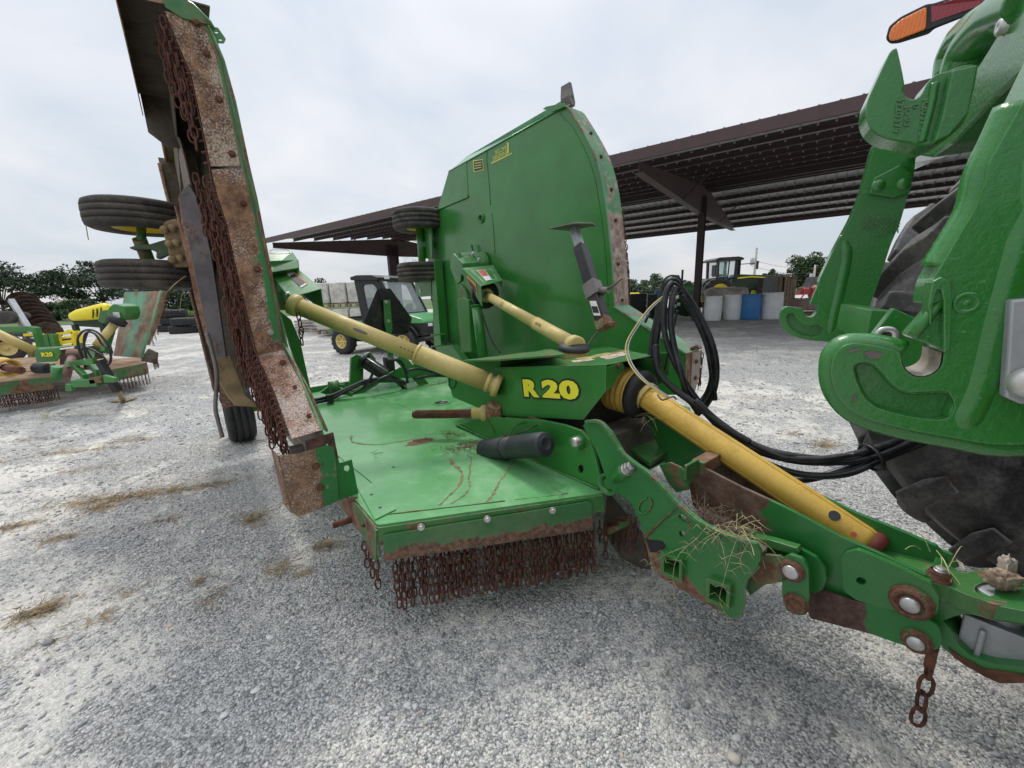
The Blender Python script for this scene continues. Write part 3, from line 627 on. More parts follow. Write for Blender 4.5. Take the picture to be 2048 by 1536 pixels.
slatbox(1554, 1561, 625, 552, 1.3, 'wood', 'wooden_crate', 'narrow brown board panel leaning at the left end of the crate', 'crate', nslat=1, D=20.6)
slatbox(1258, 1292, 637, 587, 1.3, 'black_plastic', 'plastic_bin', 'left black ribbed plastic bin behind the far wing chains', 'bin', nslat=4, vert=False, rz=.1)
slatbox(1294, 1312, 636, 588, 1.3, 'black_plastic', 'plastic_bin', 'right black ribbed plastic bin beside the tan strapping', 'bin', nslat=4, vert=False, rz=-.2)
t_, g, w_, h_, X, Y = slatbox(1314, 1332, 620, 592, .8, 'wood', 'tank_pallet', 'orange brown pallet with a blue tank behind the hoses', 'pallet', nslat=3, D=24, body='orange')
b = MB(); b.rev(g+UP*h_+Y*.4, UP, [(0, 0), (0, .26), (.1, .3), (.28, .28), (.3, 0)], 18); b.build('tank', M['blue_pl'], t_)
# wrapped pallet load behind the white barrels
def lump(c, sx, sy, sz, seed, n=14, amp=.06, ax=None, pw=.35):
    b = MB(); X, Y, Z = ax or (Vector((1, 0, 0)), Vector((0, 1, 0)), UP); vs = []; k = n
    for i in range(k+1):
        th = math.pi*i/k
        for j in range(2*k):
            ph = math.pi*j/k; d = Vector((math.sin(th)*math.cos(ph), math.sin(th)*math.sin(ph), math.cos(th)))
            q = Vector([math.copysign(abs(x)**pw, x) for x in d]); q *= 1+amp*mnoise.noise(q*2.3+Vector((seed, 0, 0)))+amp*.5*mnoise.noise(q*6+Vector((seed, 4, 0)))
            vs.append(Vector(c)+X*(q.x*sx/2)+Y*(q.y*sy/2)+Z*(q.z*sz/2))
    b.add(vs, [(i*2*k+j, i*2*k+(j+1) % (2*k), (i+1)*2*k+(j+1) % (2*k), (i+1)*2*k+j) for i in range(k) for j in range(2*k)], 0, True); return b
g = ony(1450, 600, 19.5); g.z = 0; t_ = thing('wrapped_pallet_load', 'tan plastic wrapped pallet load behind the white barrels', 'pallet load', tuple(g))
lump(g+UP*1.0, 1.7, 1.2, .75, 3.1, amp=.12).build('load', M['wrap_tan'], t_); b = MB(); b.box(g+UP*.3, 1.6, 1.1, .58); b.build('pallet', M['wood'], t_)
g = ony(1617, 600, 17.5); g.z = 0; t_ = thing('stone_pallet', 'low pallet of pinkish flat stones seen through the far hitch hook', 'pallet load', tuple(g))
lump(g+UP*.55, 1.3, 1.0, .5, 7.7, amp=.25).build('stones', pm('pink_stone', (0.38, 0.28, 0.25), .9, var=.4, vs=12, bump=.6), t_); b = MB(); b.box(g+UP*.16, 1.3, 1, .12); b.build('pallet', M['wood'], t_)
g = ony(1615, 600, 33); g.z = 0; t_ = thing('red_implement', 'small red farm implement beyond the wooden crate', 'implement', tuple(g))
b = MB(); b.box(g+UP*.75, 1.7, .5, .3); b.cyl(g+Vector((-.6, 0, .9)), g+Vector((.5, 0, .9)), .22, n=10); b.build('frame', M['red'], t_)
for s_ in (-.7, .0, .7):
    b = MB(); b.tube(smooth_path([g+Vector((s_, -.1, 1.2)), g+Vector((s_+.15, -.3, .9)), g+Vector((s_, -.4, .5)), g+Vector((s_-.2, -.3, .1))], 4), .05, 6); b.build('tine', M['red'], t_)
b = MB(); b.rev(g+Vector((.9, .2, .7)), UP, [(0, 0), (0, .45), (.4, .5), (.6, .3), (.62, 0)], 14); b.build('hopper', M['orange'], t_)
g = ony(1648, 600, 36); g.z = 0; t_ = thing('parked_machine', 'dark blue machine parked far off behind the hitch frame', 'machine', tuple(g))
b = MB(); b.prism([g+Vector(v) for v in ((-1.5, 0, .5), (1.5, 0, .5), (1.5, 0, 1.2), (.6, 0, 1.3), (.4, 0, 2.0), (-.8, 0, 2.0), (-1.0, 0, 1.2), (-1.5, 0, 1.1))], Vector((0, 1.4, 0))); b.build('body', M['black'], t_)
for s_ in (-.9, .9):
    b = MB(); b.rev(g+Vector((s_, -.15, .5)), Vector((0, 1, 0)), [(0, 0), (0, .42), (.1, .5), (.3, .5), (.35, 0)], 16); b.build('wheel', M['rubber'], t_)
# green implement between the bins and the post
g = ony(1368, 600, 19); g.z = 0; t_ = thing('green_implement', 'green farm implement with white plates parked left of the shed post', 'implement', tuple(g))
b = MB(); b.prism([g+Vector(v) for v in ((-.7, 0, .35), (.2, 0, .1), (.75, 0, .35), (.8, 0, .9), (.3, 0, 1.0), (-.25, 0, .95))], Vector((0, .5, 0))); b.build('body', M['dgreen'], t_, bevel=.02)
b = MB(); b.prism([g+Vector(v) for v in ((-.1, .1, .9), (.5, .1, .9), (.45, .1, 1.5), (.3, .1, 1.75), (-.05, .1, 1.6))], Vector((0, .3, 0))); b.rev(g+Vector((.15, -.05, 1.35)), Vector((0, 1, 0)), [(0, 0), (0, .3), (.15, .3), (.15, 0)], 16); b.build('drive_housing', M['green'], t_, bevel=.02)
b = MB(); b.cyl(g+Vector((-.1, .1, 1.5)), g+Vector((-.1, .1, 2.25)), .05, n=8); b.build('mast', M['rust'], t_)
for s_ in (0, .22):
    b = MB(); b.box(g+Vector((-.42+s_*.8, -.02, .62+s_*.35)), .14, .02, .14); b.build('white_plate', M['label_white'], t_)
for s_ in (-.9, .7):
    b = MB(); b.rev(g+Vector((s_, .3, .3)), Vector((0, 1, 0)), [(0, 0), (0, .2), (.04, .3), (.14, .3), (.18, 0)], 16); b.build('wheel', M['rubber'], t_)
g = ony(1282, 600, 40); g.z = 0; b = MB(); b.box(g+Vector((-1.2, 0, 1.0)), 1.5, 2, .35); b.prism([g+Vector(v) for v in ((-2, 0, .3), (.5, 0, .3), (.2, 0, .9), (-1.7, 0, .9))], Vector((0, 1.6, 0))); tag(b.build('yellow_machine', M['yellow_bright'], bevel=.1), 'bright yellow machine top just above the black bins', 'machine')

# ------------------------------------------------------------------ parked tractor by the shed
def local(o, X, Y=None):
    Y = Y or Vector((-X.y, X.x, 0))
    return lambda x, y, z: Vector(o)+X*x+Y*y+UP*z
def wheel(parent, c, axis, r, wd, mtr='rubber', rim='cream_rim', lugs=0, name='wheel', hub=.5, groove=False, spokes=0):
    ax = Vector(axis).normalized(); b = MB(); h2 = wd/2
    prof = [(-h2*.8, r*hub), (-h2, r*(hub+.12)), (-h2, r*.88), (-h2*.85, r*.97)]
    if groove:
        for q in (-.45, 0, .45): prof += [(h2*(q-.07), r), (h2*(q-.05), r*.965), (h2*(q+.05), r*.965), (h2*(q+.07), r)]
    else: prof += [(-h2*.5, r), (h2*.5, r)]
    prof += [(h2*.85, r*.97), (h2, r*.88), (h2, r*(hub+.12)), (h2*.8, r*hub), (-h2*.8, r*hub)]
    b.rev(Vector(c), ax, prof, 40)
    if lugs:
        u, v_ = perp(ax)
        for i in range(lugs):
            for s_ in (-1, 1):
                a = 2*math.pi*(i+(.5 if s_ > 0 else 0))/lugs; d = u*math.cos(a)+v_*math.sin(a); tq = -u*math.sin(a)+v_*math.cos(a)
                p0 = Vector(c)+d*r*.985+ax*(s_*h2*.05); a2_ = a+.55*2*math.pi/lugs; d2 = u*math.cos(a2_)+v_*math.sin(a2_); p1 = Vector(c)+d2*r*.975+ax*(s_*h2*.98)
                b.bar(p0, p1, r*.06, r*.10, tq)
    t_ = b.build(name, M[mtr], parent)
    b = MB(); b.rev(Vector(c), ax, [(-h2*.82, r*hub*1.0), (-h2*.86, r*hub*.96), (-h2*.5, r*hub*.85), (-h2*.2, r*hub*.8), (-h2*.2, r*.12), (-h2*.5, r*.1), (-h2*.5, 0)], 28); b.rev(Vector(c), ax, [(h2*.82, r*hub*1.0), (h2*.86, r*hub*.96), (h2*.5, r*hub*.85), (h2*.2, r*hub*.8), (h2*.2, r*.12), (h2*.5, r*.1), (h2*.5, 0)], 28)
    if spokes:
        u, v_ = perp(ax)
        for k in range(spokes):
            a = 2*math.pi*k/spokes; d = u*math.cos(a)+v_*math.sin(a)
            for s_ in (-1, 1): b.bar(Vector(c)+d*r*.1+ax*(s_*h2*.42), Vector(c)+d*r*hub*.9+ax*(s_*h2*.6), r*.09, r*.05, ax.cross(d))
    b.build('rim', M[rim], t_); return t_
g = ony(1425, 600, 28.5); g.z = 0; L = local(g, Vector((1, -.03, 0)).normalized()); YA = Vector((0, 1, 0))
t_ = thing('parked_tractor', 'dark green tractor with black cab parked behind the barrels', 'tractor', tuple(g))
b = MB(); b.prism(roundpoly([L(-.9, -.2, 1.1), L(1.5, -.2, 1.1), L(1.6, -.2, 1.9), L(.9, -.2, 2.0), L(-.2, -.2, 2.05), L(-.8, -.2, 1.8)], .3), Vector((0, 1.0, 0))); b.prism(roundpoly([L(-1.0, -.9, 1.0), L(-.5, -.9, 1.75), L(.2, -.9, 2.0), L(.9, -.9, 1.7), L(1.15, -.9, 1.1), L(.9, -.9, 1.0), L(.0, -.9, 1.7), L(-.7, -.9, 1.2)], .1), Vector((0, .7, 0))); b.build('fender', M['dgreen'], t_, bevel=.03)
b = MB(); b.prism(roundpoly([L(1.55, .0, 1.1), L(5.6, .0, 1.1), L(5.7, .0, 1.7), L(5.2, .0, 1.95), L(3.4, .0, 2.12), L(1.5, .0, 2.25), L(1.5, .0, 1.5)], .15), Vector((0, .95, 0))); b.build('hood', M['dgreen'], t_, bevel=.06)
b = MB(); b.prism([L(1.6, -.02, 1.92), L(2.5, -.02, 2.0), L(5.0, -.02, 1.80), L(5.0, -.02, 1.84), L(2.5, -.02, 2.07), L(1.6, -.02, 2.02)], Vector((0, .015, 0))); b.build('stripe', M['yellow_bright'], t_)
b = MB(); b.prism(roundpoly([L(2.7, -.8, 1.0), L(3.2, -.8, 1.55), L(4.2, -.8, 1.6), L(4.8, -.8, 1.1), L(4.6, -.8, 1.0), L(4.1, -.8, 1.5), L(3.3, -.8, 1.45), L(2.9, -.8, 1.0)], .06), Vector((0, .5, 0))); b.build('front_mudguard', M['black'], t_)
b = MB()
for x, y in ((-.1, -.6), (1.15, -.6), (-.1, .9), (1.15, .9)):
    b.bar(L(x*.95+.03, y, 1.9), L(x, y, 3.12), .20, .12)
b.bar(L(.62, -.6, 1.5), L(.66, -.6, 3.1), .06, .06); b.box(L(.5, -.6, 1.95), 1.3, .06, .15); b.box(L(.5, .9, 1.95), 1.3, .06, .15); b.build('cab_frame', M['black'], t_)
b = MB(); b.prism(roundpoly([L(-.35, -.8, 3.1), L(1.5, -.8, 3.12), L(1.55, -.8, 3.25), L(1.2, -.8, 3.36), L(-.1, -.8, 3.34), L(-.38, -.8, 3.2)], .08), Vector((0, 1.9, 0))); b.build('cab_roof', M['black'], t_, bevel=.03)
for pl in ([L(-.05, -.6, 2.0), L(.6, -.6, 1.5), L(1.1, -.6, 2.0), L(1.1, -.6, 3.1), L(-.05, -.6, 3.1)], [L(-.05, .9, 2.0), L(1.1, .9, 2.0), L(1.1, .9, 3.1), L(-.05, .9, 3.1)]):
    b = MB(); b.prism(pl, Vector((0, .008, 0))); b.build('cab_glass', M['glass_teal'], t_)
b = MB(); b.box(L(.3, .2, 2.2), .5, .5, .15); b.box(L(.08, .2, 2.55), .14, .5, .7); b.cyl(L(.95, .2, 2.0), L(.85, .2, 2.5), .05, n=8); b.build('seat', M['black'], t_)
b = MB(); b.bar(L(1.3, -.7, 2.85), L(2.15, -1.0, 2.87), .05, .05); b.box(L(2.3, -1.0, 2.75), .13, .08, .52); b.build('mirror', M['black'], t_)
b = MB(); b.cyl(L(1.5, -.3, 2.2), L(1.5, -.3, 3.35), .09, n=10); b.build('exhaust', M['black'], t_)
wheel(t_, L(.0, -.75, 1.0), YA, 1.05, .55, rim='yellow_bright', lugs=16, hub=.6); wheel(t_, L(.0, 1.6, 1.0), YA, 1.05, .55, rim='yellow_bright', hub=.6)
wheel(t_, L(3.75, -.65, .8), YA, .8, .5, rim='yellow_bright', lugs=14, hub=.6); wheel(t_, L(3.75, 1.5, .8), YA, .8, .5, rim='yellow_bright', hub=.6)

# ------------------------------------------------------------------ utility vehicle
g = Vector((-4.47, 10.75, 0)); X = Vector((1.7, -.78, 0)).normalized(); Y = Vector((-X.y, X.x, 0)); L = local(g, X, Y)
t_ = thing('utility_vehicle', 'green and grey utility vehicle with enclosed cab behind the slow-vehicle plate', 'utility vehicle', tuple(g)); W = 1.42
wb = 2.02
for x, s_ in ((0, 0), (wb, 0), (0, 1), (wb, 1)):
    ax = Y if x == 0 else (Y*.97-X*.25).normalized()
    wheel(t_, L(x, .02 if not s_ else W-.02, .345), ax, .345, .27, mtr='rubber', rim='cream_rim', lugs=16, hub=.55, spokes=6)
b = MB(); b.prism(roundpoly([L(-.55, .08, .62), L(-.5, .08, .50), L(.75, .08, .50), L(.75, .08, .82), L(-.55, .08, .86)], .04), Y*(W-.16)); b.build('cargo_box', M['green'], t_, bevel=.015)
b = MB(); b.box(L(.1, .07, .91), 1.35, .05, .06, (X, Y, UP)); b.box(L(.1, W-.07, .91), 1.35, .05, .06, (X, Y, UP)); b.box(L(-.55, W/2, .9), .05, W-.1, .09, (X, Y, UP)); b.build('box_rail', M['black_plastic'], t_)
b = MB(); b.prism([L(-.1, .055, .79), L(.75, .055, .77), L(.75, .055, .82), L(-.1, .055, .84)], Y*.015); b.prism([L(.82, .055, .77), L(1.55, .055, .74), L(1.55, .055, .79), L(.82, .055, .82)], Y*.015); b.build('yellow_stripe', M['yellow_bright'], t_)
# cab: near side frame with a window opening, far side the same
side = roundpoly([L(.62, 0, 1.95), L(.55, 0, 1.9), L(.72, 0, .45), L(1.5, 0, .40), L(1.75, 0, .95), L(1.75, 0, 1.05), L(1.32, 0, 1.86), L(1.2, 0, 1.95)], .07)
win = roundpoly([L(.80, 0, 1.78), L(.88, 0, 1.12), L(1.52, 0, 1.10), L(1.20, 0, 1.78)], .10)
for yy in (.07, W-.13):
    b = MB(); b.prism([p+Y*yy for p in side], Y*.06, [[p+Y*yy for p in win]]); b.build('door', M['black_plastic'], t_, bevel=.01)
    b = MB(); b.prism([p+Y*(yy+.03) for p in win], Y*.006); b.build('side_window', M['glass'], t_)
b = MB(); b.prism([L(.80, .06, .95), L(1.55, .06, .93), L(1.45, .06, .55), L(.86, .06, .52)], Y*.012); b.build('door_panel', M['green'], t_)
b = MB(); b.prism(roundpoly([L(.5, 0, 1.90), L(1.38, 0, 1.86), L(1.42, 0, 1.93), L(1.2, 0, 2.0), L(.7, 0, 2.02), L(.48, 0, 1.98)], .03), Y*W); b.build('roof', M['black_plastic'], t_, bevel=.03)
b = MB(); b.bar(L(1.36, .1, 1.88), L(1.80, .1, 1.02), .06, .06); b.bar(L(1.36, W-.1, 1.88), L(1.80, W-.1, 1.02), .06, .06); b.bar(L(1.37, .1, 1.87), L(1.37, W-.1, 1.87), .06, .06); b.bar(L(1.80, .1, 1.02), L(1.80, W-.1, 1.02), .06, .05); b.build('windscreen_frame', M['black_plastic'], t_)
b = MB(); b.prism([L(1.37, .12, 1.85), L(1.37, W-.12, 1.85), L(1.80, W-.12, 1.03), L(1.80, .12, 1.03)], .006); b.build('windscreen', M['glass'], t_)
b = MB(); b.prism([L(.62, .12, 1.85), L(.62, W-.12, 1.85), L(.74, W-.12, 1.0), L(.74, .12, 1.0)], .006); b.build('rear_window', M['glass'], t_)
for yy in (.35, W-.35):
    b = MB(); b.box(L(1.0, yy, .82), .5, .5, .14, (X, Y, UP)); b.box(L(.80, yy, 1.15), .12, .48, .62, (X, Y, UP)); b.build('seat', M['black'], t_, bevel=.03)
    b = MB(); b.box(L(1.40, yy-.05, 1.93), .06, .17, .07, (X, Y, UP)); b.build('work_lamp', M['label_white'], t_)
b = MB(); b.cyl(L(1.45, W-.4, 1.12), L(1.42, W-.4, 1.14), .17, n=16); b.build('steering_wheel', M['black'], t_)
hood = [(1.72, 1.03), (2.2, 1.0), (2.55, .90), (2.62, .80), (1.7, .80)]
b = MB(); b.prism(roundpoly([L(x, .10, z) for x, z in hood], .06), Y*(W-.20)); b.build('hood', M['gh_green'], t_, bevel=.05)
b = MB(); b.prism(roundpoly([L(1.68, .14, .45), L(2.60, .14, .50), L(2.64, .14, .80), L(1.68, .14, .80)], .05), Y*(W-.28)); b.build('grille', M['black'], t_, bevel=.02)
for yy in (.26, W-.26):
    b = MB(); b.box(L(2.66, yy, .76), .04, .13, .07, (X, Y, UP)); b.build('headlight', M['label_white'], t_)
b = MB(); b.cyl(L(2.655, W*.5, .73), L(2.665, W*.5, .73), .035, n=14); b.build('badge', M['label_yellow'], t_)
b = MB(); b.tube(smooth_path([L(2.5, .15, .42), L(2.74, .25, .46), L(2.80, .5, .5), L(2.80, W-.5, .5), L(2.74, W-.25, .46), L(2.5, W-.15, .42)], 4), .04, 8); b.tube(smooth_path([L(2.6, .45, .3), L(2.82, .48, .42), L(2.80, .5, .62)], 3), .035, 8); b.tube(smooth_path([L(2.6, W-.45, .3), L(2.82, W-.48, .42), L(2.80, W-.5, .62)], 3), .035, 8); b.build('bumper', M['black'], t_)
for x in (0, wb):
    for s_ in (0, 1):
        b = MB(); c = L(x, .05+s_*(W-.1), .345); arc = [c+X*(.43*math.cos(a))+UP*(.43*math.sin(a)) for a in [R(20+14*i) for i in range(11)]]
        b.tube(arc, .035, 6); b.build('mudguard', M['black_plastic'], t_)
b = MB(); b.box(L(1.0, W/2, .38), 2.6, W-.4, .12, (X, Y, UP)); b.build('chassis', M['black'], t_)

# ------------------------------------------------------------------ wrapped pallets and timber behind the vehicle
k = 0
for px in (652, 686, 720, 752):
    for lv in (0, 1):
        g = ony(px, 600, 17.0+k % 2*.2); z0 = .25+lv*1.05; g.z = 0
        t_ = thing('wrapped_pallet', ['lower', 'upper'][lv]+' wrapped white pallet load in stack %s behind the utility vehicle' % ('at the far left', 'second from the left', 'third from the left', 'at the far right')[k//2], 'pallet load', (g.x, g.y, z0-.15), 'white wrapped pallet loads')
        lump(g+UP*(z0+.42), .66, .96, .84, k*1.7, amp=.04, pw=.16).build('load', M['wrap'], t_)
        b = MB(); b.box(g+UP*(z0-.02), .66, .98, .03)
        for s_ in (-.28, 0, .28): b.box(g+UP*(z0-.09)+Vector((s_, -.42, 0)), .09, .12, .1)
        b.box(g+UP*(z0-.15)+Vector((0, -.42, 0)), .66, .1, .025); b.build('pallet', M['wood'], t_)
        k += 1
for i, (px, py, n) in enumerate([(612, 664, 4), (641, 664, 2), (666, 666, 1)]):
    g = onz(px, py, 0); t_ = thing('timber_pallet', ['leftmost stack of weathered pallets under the cream shaft', 'short stack with a whitish block beside the pallets', 'single flat pallet at the right end of the timber'][i], 'pallet', tuple(g), 'timber pallets by the yard edge')
    for j in range(n):
        b = MB(); z = .07+j*.14
        for q in range(5): b.box(g+Vector((-.4+q*.2, .4, z+.05)), .12, .9, .02)
        for q in (-.0, .4, .8): b.box(g+Vector((0, q, z)), .95, .08, .08)
        b.build('pallet', M['wood_grey'], t_)
    if i == 1:
        b = MB(); b.box(g+Vector((0, 0.1, .44)), .5, .4, .28); b.build('block', M['wrap'], t_, bevel=.02)
# stacks of worn tractor tyres
for i, (px, py, D, n, r_) in enumerate([(345, 645, 24, 3, .75), (372, 662, 22, 2, .8)]):
    for j in range(n):
        g = ony(px+(j*7 if i else 0), 640, D-(0)); g.z = .2+j*.42
        b = MB(); b.rev(g, UP, [(-.19, r_*.62), (-.2, r_*.8), (-.17, r_*.95), (-.1, r_), (.1, r_), (.17, r_*.95), (.2, r_*.8), (.19, r_*.62), (-.19, r_*.62)], 32)
        for q in range(30):
            for s_ in (-1, 1):
                a = 2*math.pi*(q+.5*(s_ > 0))/30; d = Vector((math.cos(a), math.sin(a), 0)); a2_ = a+.12; d2 = Vector((math.cos(a2_), math.sin(a2_), 0)); b.bar(g+d*r_, g+d2*r_*.98+UP*(s_*.17), .05, .06)
        tag(b.build('stacked_tyre', M['rubber']), 'black lugged tyre, %s of the %s stack beyond the mower wing' % (['lowest', 'second lowest', 'topmost'][j] if n == 3 else ['lower', 'upper'][j], 'left' if i == 0 else 'right'), 'tyre', 'stacked tyres beyond the muddy mower')
# ==================================================================== the big mower
ZD = 0.55; LC = 1.6
mow = thing('folding_mower', 'large green folding-wing rotary mower with rusty chain guards and both wings raised, in the foreground', 'mower', tuple(P(LC, -2.5, 0)))
Q = lambda pts, pl: [pl(x, y) for x, y in pts]
lat = lambda L: (lambda x, y: onlat(x, y, L)); fwp = lambda F: (lambda x, y: onfw(x, y, F)); zp = lambda z: (lambda x, y: onz(x, y, z))
def bolt(c, ax, r=.011, parent=None, mt='steel', name='bolt', h_=.010):
    b = MB(); ax = Vector(ax).normalized(); b.cyl(c, Vector(c)+ax*.003, r*1.35, n=14); b.cyl(Vector(c)+ax*.003, Vector(c)+ax*(.003+h_), r, r*.93, n=6); o = b.build(name, M[mt], parent or mow)
    return o
# rusty chain strands: one mesh per length, shared by the copies
def chain_mesh(n, pitch=.041, wd=.0145, wr=.0037, seed=0):
    b = MB(); rd = random.Random(seed); z = 0; x = y = 0
    for i in range(n):
        a = (i % 2)*math.pi/2+rd.uniform(-.25, .25); u = Vector((math.cos(a), math.sin(a), 0)); L_ = pitch*.5+wr; pts = []
        x += rd.uniform(-.002, .002); y += rd.uniform(-.002, .002)
        for j in range(12):
            t = 2*math.pi*j/12; pts.append(Vector((x, y, z))+u*(wd*.75*math.copysign(abs(math.cos(t))**.75, math.cos(t)))+UP*(L_*math.sin(t)))
        b.tube(pts, wr, 5, closed=True); z -= pitch
    me = bpy.data.meshes.new('chain'); me.from_pydata([tuple(v) for v in b.v], [], b.f); me.materials.append(M['chain']); me.polygons.foreach_set('use_smooth', [True]*len(b.f)); me.update(); return me
CH = {(n, s_): chain_mesh(n, seed=s_*10+n) for n in range(1, 10) for s_ in range(3)}
CHL = {(n, s_): chain_mesh(n, .055, .019, .0048, seed=s_*10+n) for n in (4, 5, 6) for s_ in range(2)}
def hang(p, n, parent, lib=CH, rz=None, tilt=(0, 0), name='chain', label=None):
    o = bpy.data.objects.new(name, lib[(n, random.randrange(len({k[1] for k in lib})))]); col.objects.link(o); o.parent = parent; off = Vector((0, 0, 0)); q = parent
    while q is not None: off = off+q.location; q = q.parent
    o.location = Vector(p)-off; o.rotation_euler = (tilt[0], tilt[1], random.uniform(-.6, .6)+TH if rz is None else rz)
    return o
# ---- centre deck
cNL = onz(755, 1050, ZD); cNR = onz(1205, 985, ZD)
def mir(p): l_, f_, z_ = mc(p); return P(2*LC-l_, f_, z_)
rb = P(.43, -4.15, ZD)
top = [cNL, cNR, mir(cNR), mir(cNL), mir(rb), rb]
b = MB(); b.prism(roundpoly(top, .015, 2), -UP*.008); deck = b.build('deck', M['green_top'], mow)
nf = (cNR-cNL).normalized(); nout = nf.cross(UP).normalized()
if nout.dot(FV) < 0: nout = -nout
def rimstrip(a, b_, h_=.085, out=None):
    bb = MB(); d = (b_-a).normalized(); o_ = d.cross(UP).normalized() if out is None else out
    bb.prism([a+o_*.0-UP*.0085, b_-UP*.0085, b_-UP*h_, a-UP*h_], o_*.008); return bb
rimstrip(cNL, cNR, out=nout).build('front_rim', M['green_worn'], mow)
a_, b__ = mir(cNL), mir(cNR); nm = (b__-a_).cross(UP).normalized(); nm = nm if nm.dot(FV) > 0 else -nm
rimstrip(a_, b__, out=nm).build('front_rim', M['green_worn'], mow)
rimstrip(cNL, rb, .14, out=-LV).build('side_rim', M['green_rust'], mow); rimstrip(mir(cNL), mir(rb), .14, out=LV).build('side_rim', M['green_worn'], mow)
b = MB(); b.prism([rb+UP*.05, mir(rb)+UP*.05, mir(rb)-UP*.10, rb-UP*.10], -FV*.01); b.build('rear_rim', M['green'], mow)
# front skirt plate with the rust band at its foot
pl = lambda x, y: onpl(x, y, cNL+nout*.013, nout)
sk = Q([(767, 1069), (1183, 1001), (1185, 1058), (768, 1121)], pl)
M['skirt'] = pm('skirt_paint', (0.03, 0.16, 0.045), 0.42, rust=0.22, rs=16, masks=[(pl(975, 1066), (0, 0, 1), .035, -.03, 1.0)], speck=0.0, dust=0.25, bump=0.3, bs=80, rc=(0.09, 0.05, 0.035), rc2=(0.24, 0.14, 0.09))
b = MB(); b.prism(roundpoly(sk, [.012, .02, .004, .004]), nout*.006); b.build('skirt', M['skirt'], mow, bevel=.0015)
for x, y in ((842, 1052), (974, 1036), (1104, 1019)): bolt(pl(x, y)+nout*.006, nout)
b = MB(); b.prism([cNL+nf*.01-UP*.05-nout*.06, cNR-nf*.02-UP*.05-nout*.06, cNR-nf*.02-UP*.17-nout*.06, cNL+nf*.01-UP*.17-nout*.06], nout*.004); b.build('inner_skirt', M['under'], mow)
n_ = 34
for i in range(n_):
    t = (i+.5)/n_; p = cNL.lerp(cNR, .035+t*.935); p = p-UP*(.205)-nout*.01
    if i != 3: hang(p+nout*.006, 5, mow, tilt=(random.gauss(0, .03), random.gauss(0, .03)))
    if i % 8 != 5: hang(p-nout*.035+nf*.014+UP*.005, 5, mow, tilt=(random.gauss(0, .03), random.gauss(0, .03)))
# cut corner plate and its short side skirt at the near corner
s0 = cNL-UP*.02; s1 = onz(716, 1003, .53)
b = MB(); b.prism(Q([(718, 1010), (752, 1062), (752, 1122), (738, 1112), (722, 1040)], lambda x, y: onpl(x, y, s0-LV*.012, (s1-s0).cross(UP).normalized())), .007); b.build('side_skirt', M['green_rust'], mow)
bolt(onlat(729, 1049, mc(s0)[0]-.02), -LV, .009, mt='rust')
b = MB(); b.bar(onz(665, 1051, .42), onz(735, 1030, .42), .028, .02, UP); b.build('hinge_bar', M['rust'], mow, bevel=.006)
for i in range(3): hang(s0.lerp(s1, .2+i*.3)-UP*.19-LV*.01, 3, mow)
# cover plate on the near corner, weld seams, drain holes on the deck
b = MB(); b.prism(Q([(712, 972), (762, 966), (792, 1020), (750, 1041)], zp(ZD+.001)), UP*.0045); b.build('corner_plate', M['green_top'], mow)
for x, y in ((743, 989), (760, 1015), (787, 934), (1020, 902)):
    b = MB(); c = onz(x, y, ZD+.006 if x < 780 and y > 960 else ZD+.001); b.cyl(c, c+UP*.001, .007, n=14); b.build('deck_hole', M['label_black'], mow)
c = onz(884, 806, ZD+.001); b = MB(); b.rev(c, UP, [(0, .075), (.004, .075), (.004, .055), (0.0005, .055), (.0005, 0)], 20, mats=[0, 0, 1, 1]); b.build('access_hole', [M['green_top'], M['label_black']], mow)
def bead(pts, r=.004, mt='green_top', name='weld_seam'):
    b = MB(); pts = smooth_path(pts, 6); b.tube([p+Vector((0, 0, random.gauss(0, .0006))) for p in pts], r, 5); b.build(name, M[mt], mow)
bead(Q([(676, 912), (749, 970), (790, 1020)], zp(ZD+.002)), .0025); bead(Q([(765, 1030), (1010, 1002)], zp(ZD+.001)), .003, 'green_rust'); bead(Q([(1030, 999), (1135, 987)], zp(ZD+.001)), .003)
bead(Q([(745, 790), (775, 800)], zp(ZD+.001)), .004); bead(Q([(795, 808), (825, 820)], zp(ZD+.001)), .004)
# dried mud runs and litter on the deck
def run(pts, w0, w1, n=40):
    b = MB(); pp = smooth_path([onz(x, y, ZD+.0012) for x, y in pts], 8); k = len(pp); vs = []; fs = []
    for i, p in enumerate(pp):
        d = (pp[min(i+1, k-1)]-pp[max(i-1, 0)]).normalized(); s_ = d.cross(UP); w_ = (w0+(w1-w0)*i/(k-1))*(.7+.9*mnoise.noise(p*40)+.6*mnoise.noise(p*110))
        o_ = s_*(.014*mnoise.noise(p*9)+.004*mnoise.noise(p*60)); vs += [p-s_*w_*(1+.5*mnoise.noise(p*90))+o_, p+s_*w_*(1+.5*mnoise.noise(p*70))+o_, p+o_+UP*.0008]
    for i in range(k-1): fs += [(3*i, 3*i+3, 3*i+5, 3*i+2), (3*i+2, 3*i+5, 3*i+4, 3*i+1)]
    b.add(vs, fs, 0, True); b.build('mud_run', M['mud_run'], mow)
M['mud_run'] = pm('mud_run', (0.19, 0.165, 0.085), 0.95, var=.35, vs=30, bump=.4, bs=90)
run([(1028, 925), (1010, 945), (998, 970), (985, 990), (970, 1006)], .006, .008); run([(943, 915), (937, 950), (942, 968), (932, 985), (905, 1008)], .006, .005); run([(898, 915), (915, 935), (922, 960), (905, 985), (880, 1010)], .012, .005)
run([(700, 872), (708, 885), (760, 888), (805, 882)], .010, .003); run([(795, 884), (825, 880), (868, 882), (900, 884)], .008, .004)
M['rust_patch'] = pm('rust_patch', (0.15, 0.065, 0.045), 0.9, var=.4, vs=18, bump=.4)
